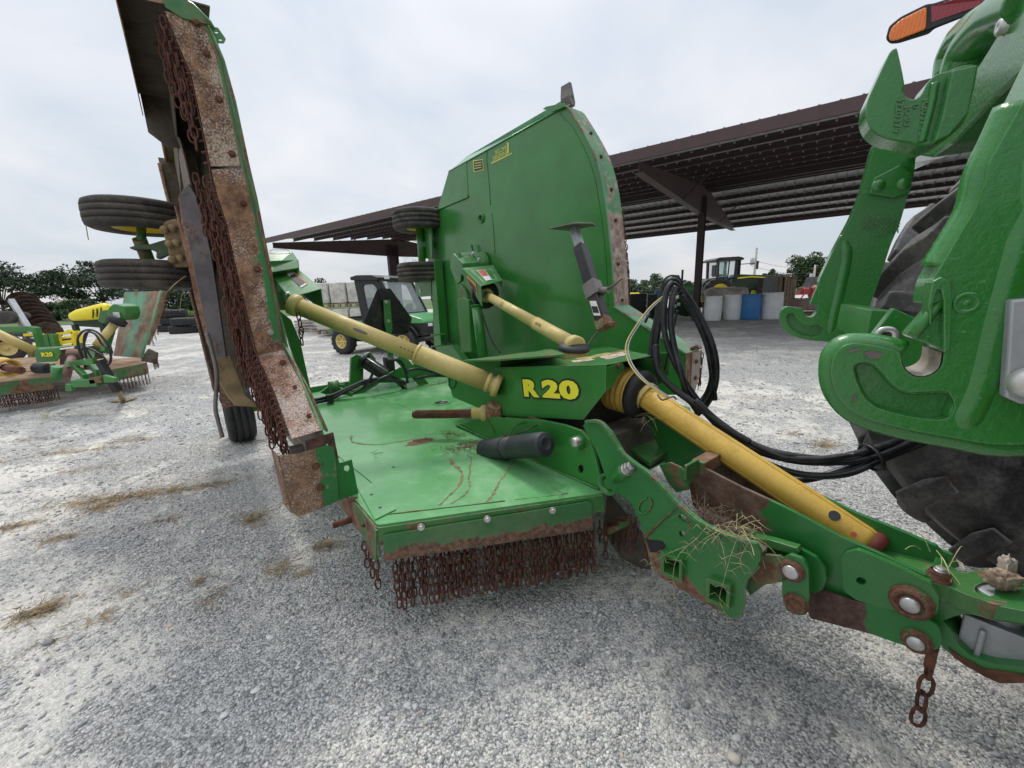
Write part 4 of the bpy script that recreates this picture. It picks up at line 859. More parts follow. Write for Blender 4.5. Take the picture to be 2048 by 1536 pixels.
b = MB(); cP = onz(840, 883, ZD+.0008); b.prism([cP+LV*(.085*math.cos(t)*(1+.5*mnoise.noise(Vector((math.cos(t)*2, math.sin(t)*2, 1)))))+FV*(.045*math.sin(t)*(1+.8*mnoise.noise(Vector((math.cos(t)*3, math.sin(t)*3, 4))))) for t in [2*math.pi*k/40 for k in range(40)]], UP*.0006); b.build('rust_patch', M['rust_patch'], mow)
M['litter'] = pm('litter', (0.15, 0.075, 0.05), .95, var=.5, vs=25, bump=0)
def litter(px, py, rx, n, name='pine_needles', z=ZD+.004, L0=.03, L1=.09, mt='litter', plane=None, parent=mow):
    b = MB(); c = onz(px, py, z) if plane is None else plane(px, py)
    for _ in range(n):
        p = c+Vector((random.gauss(0, rx), random.gauss(0, rx), abs(random.gauss(0, .004)))); a = random.uniform(0, 6.28); l_ = random.uniform(L0, L1); d = Vector((math.cos(a), math.sin(a), random.uniform(-.05, .15)))*l_
        b.tube([p, p+d*.5+Vector((random.gauss(0, .006), random.gauss(0, .006), 0)), p+d], [.0012, .0011, .0005], 4, sm=False)
    b.build(name, M[mt], parent)
litter(925, 895, .05, 90); litter(905, 868, .04, 30); litter(1120, 990, .02, 4); litter(880, 765, .09, 90, L0=.01, L1=.04); litter(740, 910, .03, 4)
# ---- near side plate of the drawbar frame
PL = 1.28
wl = [(909, 847), (1043, 912), (1200, 979)]
b = MB(); b.prism([onlat(x, y, PL) for x, y in ((905, 851), (930, 846), (950, 838), (985, 834), (1040, 838), (1085, 841), (1130, 850), (1163, 862), (1178, 880), (1190, 912), (1201, 960), (1206, 1000), (1207, 1024), (1199, 1026), (1199, 984), (1043, 914))], LV*.014,
     [[onlat(1161+6*math.cos(a), 938+9*math.sin(a), PL) for a in [math.pi*2*k/12 for k in range(12)]]]); b.build('frame_plate', M['green'], mow, bevel=.002)
b = MB(); b.tube([onlat(x, y, PL-.004) for x, y in ((912, 849), (980, 880), (1043, 911), (1120, 945), (1197, 978))], .006, 6); b.build('weld_seam', M['green_worn'], mow)
b = MB(); pts = [onlat(x, y, PL) for x, y in ((905, 851), (985, 834), (1085, 841), (1163, 862), (1190, 912), (1207, 1024), (1195, 1026), (1043, 914))]; b.prism([p+LV*.62 for p in pts], LV*.014); b.build('frame_plate', M['green'], mow, bevel=.002)
bead([onlat(x, y, PL-.003) for x, y in ((975, 838), (990, 866))], .002, 'rust', 'rust_streak')
# cross tubes between the plates
for (x, y, r_) in ((1150, 885, .0), (1120, 900, .035)):
    if r_: b = MB(); p = onlat(x, y, PL); b.cyl(p+LV*.02, p+LV*.6, r_, n=16); b.build('cross_tube', M['green_worn'], mow)
b = MB(); p = onlat(1160, 884, PL); b.rev(p, -LV, [(0, .034), (.045, .034), (.045, 0)], 20); b.build('pin_sleeve', M['green'], mow, bevel=.002)
p = onlat(1150, 885, PL-.055); b = MB(); b.rev(p+LV*.02, -LV, [(0, .021), (.028, .021), (.031, .018), (.031, 0)], 20); b.build('frame_pin', M['steel'], mow)
# arm behind the plate that carries the push bolt
b = MB(); b.prism(roundpoly([onlat(x, y, 1.36) for x, y in ((1170, 856), (1190, 858), (1225, 878), (1249, 905), (1262, 930), (1262, 955), (1225, 965), (1210, 930), (1192, 890))], .01), LV*.012); b.build('push_arm', M['green'], mow, bevel=.002)
p = onlat(1207, 972, 1.33); q = onlat(1262, 930, 1.20); ax = (q-p).normalized()
b = MB(); c0 = onlat(1222, 965, 1.30); b.rev(c0, LV, [(-.03, .048), (.05, .048), (.05, .034), (-.03, .034), (-.03, .048)], 24); b.build('pivot_ring', M['green'], mow)
b = MB(); b.cyl(c0-LV*.02, c0+LV*.2, .024, n=18); b.build('pivot_tube', M['green'], mow)
c1 = onlat(1252, 940, 1.24); axb = (onlat(1280, 925, 1.20)-onlat(1225, 968, 1.27)).normalized()
b = MB(); b.cyl(c1-axb*.09, c1+axb*.0, .031, n=20); b.build('bolt_sleeve', M['green'], mow, bevel=.003)
b = MB(); b.cyl(c1, c1+axb*.014, .026, n=24); b.cyl(c1+axb*.014, c1+axb*.032, .0235, n=6); b.cyl(c1+axb*.032, c1+axb*.052, .020, .018, n=6); b.build('push_bolt', M['steel'], mow, bevel=.0015)
# ---- drawbar (tongue)
AL = 1.24
arm = [(1166, 852), (1172, 843), (1186, 841), (1205, 847), (1222, 866), (1248, 909), (1275, 930), (1303, 950), (1330, 978), (1360, 1009), (1385, 1030), (1412, 1051), (1455, 1070), (1497, 1083), (1512, 1089), (1521, 1104), (1521, 1120), (1512, 1138), (1494, 1162), (1488, 1180), (1488, 1213), (1482, 1230), (1470, 1237), (1458, 1234), (1440, 1223), (1400, 1200), (1354, 1174), (1325, 1158), (1308, 1140), (1297, 1112), (1290, 1082), (1279, 1040), (1264, 1008), (1243, 990), (1225, 984), (1213, 960), (1198, 915), (1180, 876)]
def ell(cx, cy, rx, ry, ang=0, n=14, sq=1.0):
    out = []
    for k in range(n):
        t = 2*math.pi*k/n; c_, s_ = math.cos(t), math.sin(t); x = rx*math.copysign(abs(c_)**sq, c_); y = ry*math.copysign(abs(s_)**sq, s_); out.append((cx+x*math.cos(ang)-y*math.sin(ang), cy+x*math.sin(ang)+y*math.cos(ang)))
    return out
holes = [ell(1369, 1038, 14, 6, .55), ell(1365, 1068, 8, 6, .7)]
sq1 = [(1323, 1105), (1362, 1122), (1361, 1163), (1324, 1147)]; sq2 = [(1415, 1160), (1458, 1175), (1455, 1218), (1414, 1200)]
M['arm'] = pm('arm_paint', (0.020, 0.165, 0.032), 0.32, var=.1, rust=0.10, rs=10, masks=[(onlat(1278, 1040, AL), (onlat(1278, 1040, AL)-onlat(1310, 1000, AL)).normalized(), -.012, .02, 0.8)], dust=.15, dc=(.2, .2, .12), bump=.06, coat=.3, scratch=.4)
b = MB(); b.prism([onlat(x, y, AL) for x, y in arm], LV*.016, [[onlat(x, y, AL) for x, y in h_] for h_ in holes+[sq1, sq2]]); b.build('drawbar_plate', M['arm'], mow, bevel=.002)
b = MB(); b.prism([onlat(x, y, AL)+LV*.40 for x, y in arm], LV*.016); b.build('drawbar_plate', M['arm'], mow, bevel=.002)
b = MB(); pp = smooth_path([onlat(x, y, AL-.008) for x, y in ((1172, 843), (1205, 847), (1248, 909), (1303, 950), (1360, 1009), (1412, 1051), (1497, 1083))], 5)
for i in range(len(pp)-1): b.bar(pp[i], pp[i+1]+(pp[i+1]-pp[i])*.05, .016, .010, LV)
b.build('drawbar_flange', M['green_worn'], mow)
bead([onlat(x, y, AL-.004) for x, y in ((1289, 1076), (1325, 1040), (1359, 1009))], .005, 'green_rust')
bead([onlat(x, y, AL-.004) for x, y in ell(1290, 1012, 17, 11, -1.0, 12)], .004, 'green_worn')
b = MB(); b.prism(Q([(1292, 1078), (1325, 1082), (1332, 1092), (1322, 1106), (1300, 1104)], lat(AL-.001)), -LV*.0008); b.build('black_patch', M['black_plastic'], mow)
for s_ in (sq1, sq2):
    cx = sum(p[0] for p in s_)/4; cy = sum(p[1] for p in s_)/4
    inner = [onlat(cx+(x-cx)*.80, cy+(y-cy)*.80, AL-.022) for x, y in s_]; outer = roundpoly([onlat(cx+(x-cx)*1.12, cy+(y-cy)*1.12, AL-.022) for x, y in s_], .006, 3)
    b = MB(); b.prism(outer, LV*.44, [inner]); b.build('square_socket', M['green_worn'], mow, bevel=.0015)
# inner channel pieces and cross members between the drawbar plates
BL = 1.40
beam = [(1392, 940), (1406, 935), (1484, 975), (1556, 1008), (1620, 1040), (1679, 1072), (1770, 1112), (1851, 1150), (1872, 1175), (1880, 1204), (1873, 1229), (1844, 1239), (1779, 1224), (1718, 1211), (1636, 1188), (1560, 1150), (1500, 1122), (1440, 1070), (1385, 1010), (1378, 970)]
M['beam'] = pm('beam_paint', (0.020, 0.165, 0.032), 0.34, var=.1, rust=0.12, rs=9, masks=[(onlat(1556, 1040, BL), (onlat(1450, 985, BL)-onlat(1556, 1040, BL)).normalized(), -.02, .05, .95)], dust=.12, dc=(.2, .2, .12), bump=.08, coat=.3, rc=(.085, .045, .03), rc2=(.17, .105, .07), scratch=.3)
b = MB(); b.prism([onlat(x, y, BL) for x, y in beam], LV*.014); b.build('drawbar_beam', M['beam'], mow, bevel=.002)
bs = [onlat(x, y, BL)+LV*.19 for x, y in beam]; b = MB(); b.prism(bs, LV*.014); b.build('drawbar_beam', M['beam'], mow, bevel=.002)
b = MB(); p0, p1, p2 = onlat(1640, 1120, BL), onlat(1870, 1200, BL), onlat(1500, 1060, BL); b.prism([p0+LV*.014-UP*.02, p1+LV*.014, p1+LV*.19, p0+LV*.19-UP*.02], UP*.01); b.build('beam_web', M['green_worn'], mow)
b = MB(); b.bar(onlat(1395, 935, BL), onlat(1395, 935, BL)+LV*.30, .05, .05, UP); b.bar(onlat(1395, 932, BL)-LV*.09, onlat(1395, 932, BL), .06, .012, UP); b.build('cross_member', M['green_rust'], mow, bevel=.003)
b = MB(); b.prism(Q([(1318, 930), (1340, 925), (1362, 935), (1380, 955), (1376, 980), (1352, 985), (1335, 965)], lat(1.34)), LV*.01); b.build('gusset', M['green_rust'], mow, bevel=.002)
b = MB(); b.prism([onz(x, y, .66) for x, y in ((1253, 892), (1330, 873), (1395, 850), (1440, 855), (1395, 882), (1345, 896), (1300, 925))], -UP*.02); b.build('yoke_plate', M['green_worn'], mow, bevel=.002)
b = MB(); b.prism([onz(x, y, .60) for x, y in ((1360, 925), (1470, 880), (1490, 892), (1400, 945))], -UP*.05); b.build('cross_member', M['green_rust'], mow, bevel=.003)
# tool tray floor between plates that holds the dry grass
b = MB(); b.prism([onlat(1365, 1040, 1.27), onlat(1520, 1110, 1.27), onlat(1520, 1110, 1.27)+LV*.13, onlat(1365, 1040, 1.27)+LV*.13], -UP*.008); b.build('drawbar_floor', M['under'], mow)
# doubler with the rounded nose
b = MB(); b.prism(roundpoly(Q([(1405, 1050), (1450, 1056), (1511, 1068), (1560, 1082), (1600, 1098), (1632, 1115), (1650, 1140), (1653, 1160), (1645, 1180), (1628, 1187), (1600, 1170), (1560, 1130), (1510, 1110)], lat(1.36)), .004), LV*.016); b.build('doubler_plate', M['arm'], mow, bevel=.002)
b = MB(); b.prism(Q([(1405, 1052), (1480, 1072), (1540, 1080), (1594, 1096), (1598, 1105), (1590, 1110), (1530, 1094), (1480, 1086)], lat(1.335)), LV*.03); b.build('drawbar_lip', M['green_worn'], mow, bevel=.002)
b = MB(); b.prism(Q([(1515, 1108), (1560, 1112), (1580, 1130), (1585, 1160), (1560, 1165), (1530, 1170), (1500, 1192), (1492, 1178), (1498, 1160), (1520, 1135)], lat(1.30)), LV*.012); b.build('link_ear', M['green_rust'], mow, bevel=.002)
# short link with two pins
b = MB(); b.prism(roundpoly(Q([(1562, 1118), (1580, 1108), (1605, 1118), (1617, 1138), (1619, 1200), (1600, 1228), (1572, 1222), (1564, 1190)], lat(1.30)), .008), LV*.016); b.build('short_link', M['arm'], mow, bevel=.002)
def pin(x, y, L_, r0, r1, steel=True, parent=mow, L2=.45, h_=.012, name='drawbar_pin'):
    c = onlat(x, y, L_); b = MB(); b.rev(c, -LV, [(-.01, r0*1.12), (h_*.3, r0*1.12), (h_*.3, r0), (h_, r0*.98), (h_, r0*.72), (h_*.55, r0*.68), (h_*.55, 0)], 30); o = b.build(name, M['pin_rust'], parent)
    if steel: b = MB(); b.rev(c-LV*h_*.5, -LV, [(0, r1), (h_*.75, r1), (h_*.95, r1*.88), (h_*.95, 0)], 24); b.build('pin_end', M['pin_end'], o)
M['pin_rust'] = pm('pin_collar', (0.10, 0.14, 0.06), .6, rust=.7, rs=30, bump=.5, bs=80, rc=(.10, .04, .025), rc2=(.22, .10, .06)); M['pin_end'] = pm('machined_steel', (.55, .54, .53), .35, metal=.6, var=.15, vs=25, rust=.1, rs=40, bump=.15)
pin(1584, 1141, 1.298, .030, .021); pin(1592, 1207, 1.298, .029, .02, steel=False)
# lower parallel link
M['lower'] = pm('lower_link', (0.020, 0.16, 0.032), 0.36, var=.1, rust=0.15, rs=12, masks=[(onlat(1740, 1240, 1.38), (onlat(1640, 1200, 1.38)-onlat(1740, 1240, 1.38)).normalized(), -.02, .03, 1.0)], bump=.2, rc=(.06, .03, .025), rc2=(.12, .07, .05))
b = MB(); b.prism(roundpoly(Q([(1598, 1168), (1700, 1200), (1850, 1235), (1878, 1255), (1886, 1280), (1876, 1300), (1850, 1302), (1815, 1294), (1740, 1268), (1620, 1237)], lat(1.375)), .006), LV*.012); b.build('lower_link', M['lower'], mow, bevel=.002)
b = MB(); b.prism([p+LV*.2 for p in roundpoly(Q([(1598, 1168), (1700, 1200), (1850, 1235), (1886, 1280), (1850, 1302), (1740, 1268), (1620, 1237)], lat(1.375)), .006)], LV*.012); b.build('lower_link', M['lower'], mow, bevel=.002)
# doubler at the hitch end
b = MB(); b.prism(roundpoly(Q([(1682, 1120), (1690, 1106), (1715, 1100), (1745, 1112), (1800, 1136), (1862, 1168), (1878, 1195), (1876, 1222), (1855, 1238), (1835, 1236), (1780, 1222), (1712, 1200), (1688, 1182)], lat(1.375)), .005), LV*.02,
     [[onlat(x, y, 1.375) for x, y in ell(1722, 1162, 10, 7.5, .3)]]); b.build('doubler_plate', M['arm'], mow, bevel=.003)
pin(1822, 1204, 1.372, .040, .020, h_=.016); pin(1833, 1281, 1.372, .028, .018, h_=.014)
# ---- hitch clevis
def slab(pts, z, th, nm='clevis_plate', mt='green_worn', holes=(), bev=.004):
    b = MB(); b.prism(roundpoly([onz(x, y, z) for x, y in pts], .006), -UP*th, [[onz(x, y, z) for x, y in h_] for h_ in holes]); return b.build(nm, M[mt], mow, bevel=bev)
zt = .625
ring = [(1845, 1138), (1870, 1130), (1925, 1145), (1960, 1140), (2010, 1144), (2060, 1165), (2130, 1210), (2130, 1232), (2048, 1218), (1985, 1207), (1935, 1190), (1895, 1172), (1862, 1165)]
hole_ = ell(2010, 1183, 62, 20, .10, 20)
slab(ring, zt, .045, holes=[hole_]); slab([(1938, 1172), (2080, 1180), (2085, 1215), (1945, 1200)], zt-.020, .02)
b = MB(); cc = onz(2006, 1190, zt-.020); b.rev(cc, UP, [(.002, .056), (.012, .056), (.014, .045), (.014, 0)], 28); b.build('washer', M['alu'], mow, bevel=.001)
cb = onz(1877, 1158, zt); b = MB(); b.rev(cb, UP, [(.001, .026), (.006, .026), (.007, .020), (.020, .022), (.026, .018)], 24); b.build('bolt_seat', M['rust'], mow)
b = MB(); b.rev(cb+UP*.022, UP, [(0, .014), (.006, .014), (.006, .011), (.012, .011), (.013, 0)], 20); b.build('hitch_bolt', M['steel'], mow, bevel=.001)
b = lump(onz(2003, 1180, zt)+UP*.03, .052, .040, .040, 5.1, 16, amp=.5); b.build('frayed_plug', pm('frayed_cloth', (.36, .27, .19), .95, var=.5, vs=30, bump=.9, bs=60), mow)
b = lump(onz(2003, 1170, zt)+UP*.052, .026, .022, .05, 9.1, 14, amp=.6); b.build('frayed_knot', M['wrap_tan'], mow)
# body of the clevis and the lower jaw, drawn in the plane of travel
side_up = [(1858, 1150), (1905, 1182), (1960, 1205), (2048, 1222), (2140, 1236), (2140, 1262), (2048, 1248), (1985, 1238), (1935, 1228), (1912, 1232), (1885, 1242), (1865, 1215)]
b = MB(); b.prism(roundpoly(Q(side_up, lat(1.42)), .004), LV*.12); b.build('clevis_body', M['arm'], mow, bevel=.004)
jaw = [(1868, 1215), (1885, 1242), (1900, 1258), (1918, 1290), (1945, 1315), (1990, 1328), (2048, 1335), (2140, 1342), (2140, 1372), (2048, 1364), (2000, 1366), (1968, 1352), (1930, 1332), (1905, 1312), (1885, 1296), (1870, 1270), (1850, 1240)]
b = MB(); b.prism(roundpoly(Q(jaw, lat(1.42)), .004), LV*.12); b.build('clevis_jaw', M['arm'], mow, bevel=.004)
b = MB(); b.prism(Q([(1925, 1316), (1968, 1338), (2048, 1350), (2140, 1356), (2140, 1374), (2048, 1366), (2000, 1367), (1968, 1353), (1908, 1316), (1896, 1296)], lat(1.415)), LV*.004); b.build('jaw_edge', M['rust'], mow)
b = MB(); b.box(onlat(2015, 1285, 1.50), .16, .10, .12, (FV, LV, UP)); b.cyl(onlat(2010, 1200, 1.50), onlat(2010, 1330, 1.50), .03, n=16); b.box(onlat(1960, 1275, 1.50), .012, .13, .12, (FV, LV, UP)); b.build('drawbar_tongue', M['alu'], mow, bevel=.004)
b = MB(); b.cyl(onlat(1935, 1275, 1.47), onlat(2140, 1320, 1.47), .012, n=10); b.build('jaw_rod', M['steel_worn'], mow)
# transport chain hanging from the lower link
b = MB(); c = onlat(1862, 1315, 1.43); b.box(c+UP*.01, .022, .05, .06, (FV, LV, UP)); b.build('chain_hook', M['rust'], mow, bevel=.004)
hang(c-UP*.035, 4, mow, CHL, rz=TH+.5, name='safety_chain')
# far tongue rail (right side) with round end
b = MB(); b.prism(Q([(1600, 1040), (1680, 1055), (1760, 1090), (1830, 1110), (1880, 1100), (1905, 1110), (1918, 1135), (1850, 1150), (1780, 1120), (1700, 1085), (1620, 1060)], lat(1.78)), LV*.014); b.build('drawbar_rail', M['green'], mow, bevel=.002)
b = MB(); b.tube([onlat(1480, 965, 1.82), onlat(1700, 1060, 1.82), onlat(1905, 1130, 1.82)], .016, 10); b.build('rail_tube', M['green_worn'], mow)
# ---- dry grass caught in the drawbar
def stems(pts, n, spread, L0, L1, mt, name, plane, down=.3, parent=mow, r=.0013):
    b = MB()
    for _ in range(n):
        x, y = random.choice(pts); p = plane(x+random.gauss(0, 4), y+random.gauss(0, 4)); p += Vector((random.gauss(0, spread), random.gauss(0, spread), random.gauss(0, spread*.5)))
        d = Vector((random.gauss(0, 1), random.gauss(0, 1), random.gauss(-down, .6))).normalized(); l_ = random.uniform(L0, L1)
        b.tube(smooth_path([p, p+d*l_*.4+UP*.006, p+d*l_*.75, p+d*l_-UP*l_*.2], 3), r*random.uniform(.6, 1.1), 4, sm=False)
    return b.build(name, M[mt], parent)
M['brown_stem'] = pm('brown_stem', (0.20, 0.13, 0.09), .95, var=.45, vs=25, bump=0)
hay = thing('dry_grass_wad', 'wad of brown and pale dry grass caught between the drawbar plates', 'dry grass', tuple(onlat(1440, 1060, 1.30)))
stems([(1410, 1040), (1440, 1045), (1470, 1060), (1395, 1025), (1430, 1060)], 190, .022, .03, .11, 'brown_stem', 'brown_stems', lat(1.31), down=0, parent=hay)
stems([(1420, 1055), (1470, 1065), (1500, 1070), (1450, 1055)], 20, .016, .04, .12, 'grass_green', 'pale_stems', lat(1.25), down=.1, parent=hay, r=.0010)
for pts in ([(1415, 1050), (1385, 1085), (1340, 1105), (1290, 1132)], [(1480, 1062), (1462, 1110), (1448, 1160), (1440, 1205), (1468, 1248)], [(1395, 1075), (1352, 1120), (1348, 1190), (1372, 1245), (1402, 1300)], [(1510, 1050), (1500, 1080), (1480, 1120), (1490, 1150)], [(1440, 1060), (1400, 1085), (1370, 1120)], [(1470, 1060), (1500, 1045), (1520, 1040)], [(1430, 1060), (1475, 1075), (1515, 1060)]):
    b = MB(); pp = smooth_path([onlat(x, y, 1.215) for x, y in pts], 5); b.tube(pp, [.0012*(1-.6*i/len(pp)) for i in range(len(pp))], 4)
    for k in range(2, len(pp)-1, 3):
        for s_ in (-1, 1):
            q = pp[k]; b.tube([q, q+FV*(s_*.018)+UP*random.uniform(-.02, .02)+LV*random.gauss(0, .01), q+FV*(s_*.04)-UP*.015], [.0009, .0008, .0003], 4)
    b.build('trailing_stem', M['grass_green'], hay)
stems([(1890, 1130), (1860, 1105)], 7, .01, .04, .11, 'grass_green', 'pale_stems', lat(1.5), down=-.5, parent=hay)

# ---- gearbox shield with the lettering
BX = 1.34
A1, A2 = onlat(989, 737, BX), onlat(1212, 732, BX); ntop = (A2-A1).cross(LV).normalized(); tp = lambda x, y: onpl(x, y, A1, ntop)
toppts = [tp(x, y) for x, y in ((989, 737), (1212, 732), (1303, 713), (1215, 694), (1040, 716))]
b = MB(); b.prism([A1, A2, onlat(1211, 783, BX), onlat(1166, 840, BX), onlat(995, 831, BX)], LV*.005)
b.prism([A1+UP*.001, A2+UP*.001, *[p+UP*.001 for p in toppts[2:]]], UP*.005)
e = A2+LV*.5; lo = onlat(1211, 783, BX); b.prism([p+LV*.5 for p in (A1, A2, lo, onlat(1166, 840, BX), onlat(995, 831, BX))], LV*.005)
b.build('gearbox_shield', M['green'], mow, bevel=.002)
b = MB(); b.prism(Q([(1211, 783), (1212, 735), (1245, 724), (1250, 735), (1235, 755), (1225, 775)], lambda x, y: onpl(x, y, A2+FV*.001, FV)), -FV*.005); b.build('shield_tab', M['green'], mow, bevel=.002); bolt(onpl(1235, 731, A2, FV), FV, .01, mt='pin_rust')
b = MB(); b.box(A1.lerp(A2, .45)+LV*.25-UP*.17, .62, .42, .28, (FV, LV, UP)); b.build('gearbox', M['black'], mow, bevel=.01)
# lettering: yellow on a black outline
xd = (onlat(1150, 797, BX)-onlat(1045, 790, BX)); cT = onlat(1098, 778, BX-.003); wT = (onlat(1153, 780, BX)-onlat(1044, 775, BX)).length; hT = (onlat(1098, 759, BX)-onlat(1098, 796, BX)).length
xn = xd.normalized()
for s_, c_x, w_ in (('R', -.345, .31), ('20', .185, .63)):
    text(s_, 'lettering_outline', M['label_black'], cT+xn*wT*c_x, xd, UP, .12, mow, .0004, offset=.011, fit=wT*(w_+.055), fith=hT*1.18, space=1.04)
    text(s_, 'lettering', M['label_yellow'], cT-LV*.0012+xn*wT*c_x, xd, UP, .12, mow, .0005, offset=.0075, fit=wT*w_, fith=hT*.98, space=1.10)
for pts in ([(1085, 713), (1120, 706), (1132, 711), (1096, 718)], [(1198, 716), (1240, 706), (1258, 711), (1215, 722)], [(1140, 724), (1180, 719), (1190, 722), (1150, 728)]):
    b = MB(); b.prism([tp(x, y)+UP*.0065 for x, y in pts], UP*.0008); b.build('worn_label', M['label_worn'] if 'label_worn' in M else M.setdefault('label_worn', pm('worn_label', (.55, .5, .44), .6, rust=.55, rs=25, rc=(.2, .12, .05), rc2=(.4, .22, .12), bump=.1)), mow)
b = MB(); b.prism([tp(x, y)+UP*.0066 for x, y in [(1150, 719), (1245, 702), (1262, 704), (1165, 723)]], UP*.0008); b.build('worn_label', pm('worn_stripe', (.45, .36, .12), .6, rust=.6, rs=18, rc=(.03, .12, .03), rc2=(.25, .12, .05), bump=.1), mow)
# cover behind it
b = MB(); c0 = [onlat(x, y, 1.38) for x, y in ((893, 752), (905, 735), (929, 722), (1000, 718), (1000, 832), (970, 822), (905, 795))]; b.prism(roundpoly(c0, .01), LV*.5); b.build('rear_cover', M['green'], mow, bevel=.008)
b = MB(); b.prism(Q([(925, 724), (1075, 706), (1100, 700), (1130, 712), (1000, 722)], lambda x, y: onpl(x, y, c0[2], ntop)), UP*.012); b.build('cover_lid', M['green_worn'], mow, bevel=.003)
b = MB(); c = onlat(930, 745, 1.375); b.prism([onlat(x, y, 1.379) for x, y in ell(905, 765, 8, 13, .1, 16)], -LV*.002, [[onlat(x, y, 1.379) for x, y in ell(905, 765, 6.2, 11, .1, 16)]]); b.build('cast_emblem', M['dgreen'], mow)
# wing drive shaft, near side
def shaft(a, c, r0, r1, split, mt, name='drive_shaft', extra=True):
    b = MB(); d = c-a; m_ = a+d*split; b.cyl(a, m_, r0, n=28); b.cyl(m_-d.normalized()*.01, c, r1, n=28); b.rev(m_, d, [(-.012, r1), (-.012, r1*1.06), (.004, r1*1.06), (.004, r1)], 28); return b.build(name, M[mt], mow)
a = onfw(594, 612, -2.60); c = onlat(972, 763, 1.27)
ns = shaft(a, c, .048, .057, .64, 'cream', 'wing_drive_shaft'); d = (c-a).normalized()
b = MB(); b.rev(a, d, [(-.03, .04), (-.03, .062), (.0, .064), (.015, .058), (.02, .046)], 28); b.build('shaft_collar', M['cream'], ns); b = MB(); b.rev(c, d, [(-.0, .053), (.01, .058), (.025, .058), (.03, .048), (.045, .048), (.05, .066), (.085, .068), (.085, .04)], 28); b.build('shaft_collar', M['cream'], ns)
b = MB(); q = a.lerp(c, .35); u = (O0-q).normalized(); u = (u-d*u.dot(d)).normalized(); v_ = d.cross(u); b.prism([q+u*.0482+d*(.045*math.cos(t))+v_*(.009*math.sin(t)) for t in [2*math.pi*k/14 for k in range(14)]], u*.0015); b.build('shaft_slot', M['steel_worn'], ns)
text('• • • • •', 'shaft_print', M['label_black'], a.lerp(c, .60)+u*.0487+v_*0.0, d, -v_ if v_.z < 0 else v_, .03, ns, .0003, fit=.10, fith=.006)
# far side shaft
a2 = onlat(972, 590, 2.40); c2 = onfw(1148, 690, -1.65); fs_ = shaft(a2, c2, .043, .047, .7, 'cream', 'wing_drive_shaft'); d2 = (c2-a2).normalized()
b = MB(); b.rev(a2, d2, [(-.10, .12), (-.09, .145), (-.02, .145), (.0, .135), (.005, .075), (.02, .06)], 30); b.build('rubber_boot', M['black_plastic'], fs_); b = MB(); b.rev(a2, d2, [(0, .075), (.03, .072), (.03, .05)], 12, sm=False); b.build('shaft_collar', M['cream'], fs_)
b = MB(); b.rev(c2, d2, [(-.02, .047), (-.02, .058), (.03, .062), (.04, .05), (.04, 0)], 24); b.rev(c2-UP*.05, UP, [(-.05, .07), (.0, .085), (.035, .075), (.04, .0)], 24); b.build('shaft_collar', M['cream'], fs_); b = MB(); b.rev(c2-UP*.02, UP*.98+d2*.15, [(-.006, .096), (.006, .099), (.022, .085), (.034, .055), (.036, .03)], 28); b.build('rubber_boot', M['black_plastic'], fs_)
b = MB(); q = a2.lerp(c2, .33); u = (O0-q).normalized(); u = (u-d2*u.dot(d2)).normalized(); v_ = d2.cross(u); b.prism([q+u*.0440+d2*(.028*x)+v_*(.016*y) for x, y in ((-1, -1), (1, -1), (1, 1), (-1, 1))], u*.0006, [[q+u*.0440+d2*(.023*x)+v_*(.012*y) for x, y in ((-1, -1), (1, -1), (1, 1), (-1, 1))]]); b.build('shaft_mark', M['label_black'], fs_)
text('(OGOG)', 'shaft_print', M['label_black'], a2.lerp(c2, .76)+u*.0480, d2, -v_ if v_.z < 0 else v_, .03, fs_, .0003, fit=.10, fith=.022)
# splined stub shaft lying on the deck
s0_, s1_ = onz(826, 829, .69), onz(945, 827, .70); d = (s1_-s0_).normalized()
b = MB(); b.rev(s0_, d, [(0, 0), (0, .020), (.01, .024), ((s1_-s0_).length, .024)], 24)
u, v_ = perp(d)
for k in range(12): t = 2*math.pi*k/12; b.bar(s0_+d*.02+u*(.024*math.cos(t))+v_*(.024*math.sin(t)), s1_+u*(.024*math.cos(t))+v_*(.024*math.sin(t)), .006, .005, u)
b.build('splined_shaft', M['rust'], mow)
b = MB(); b.rev(s1_, d, [(0, .03), (0, .036), (.05, .036), (.06, .05), (.09, .055), (.10, .04)], 24); b.build('joint_yoke', M['cream'], mow)
b = MB(); b.rev(s1_+d*.10, d, [(0, .05), (.0, .07), (.03, .078), (.05, .07), (.06, .085), (.09, .085), (.09, .02)], 26); b.build('slip_clutch', pm('clutch', (.38, .27, .13), .6, rust=.7, rs=20, bump=.4), mow)
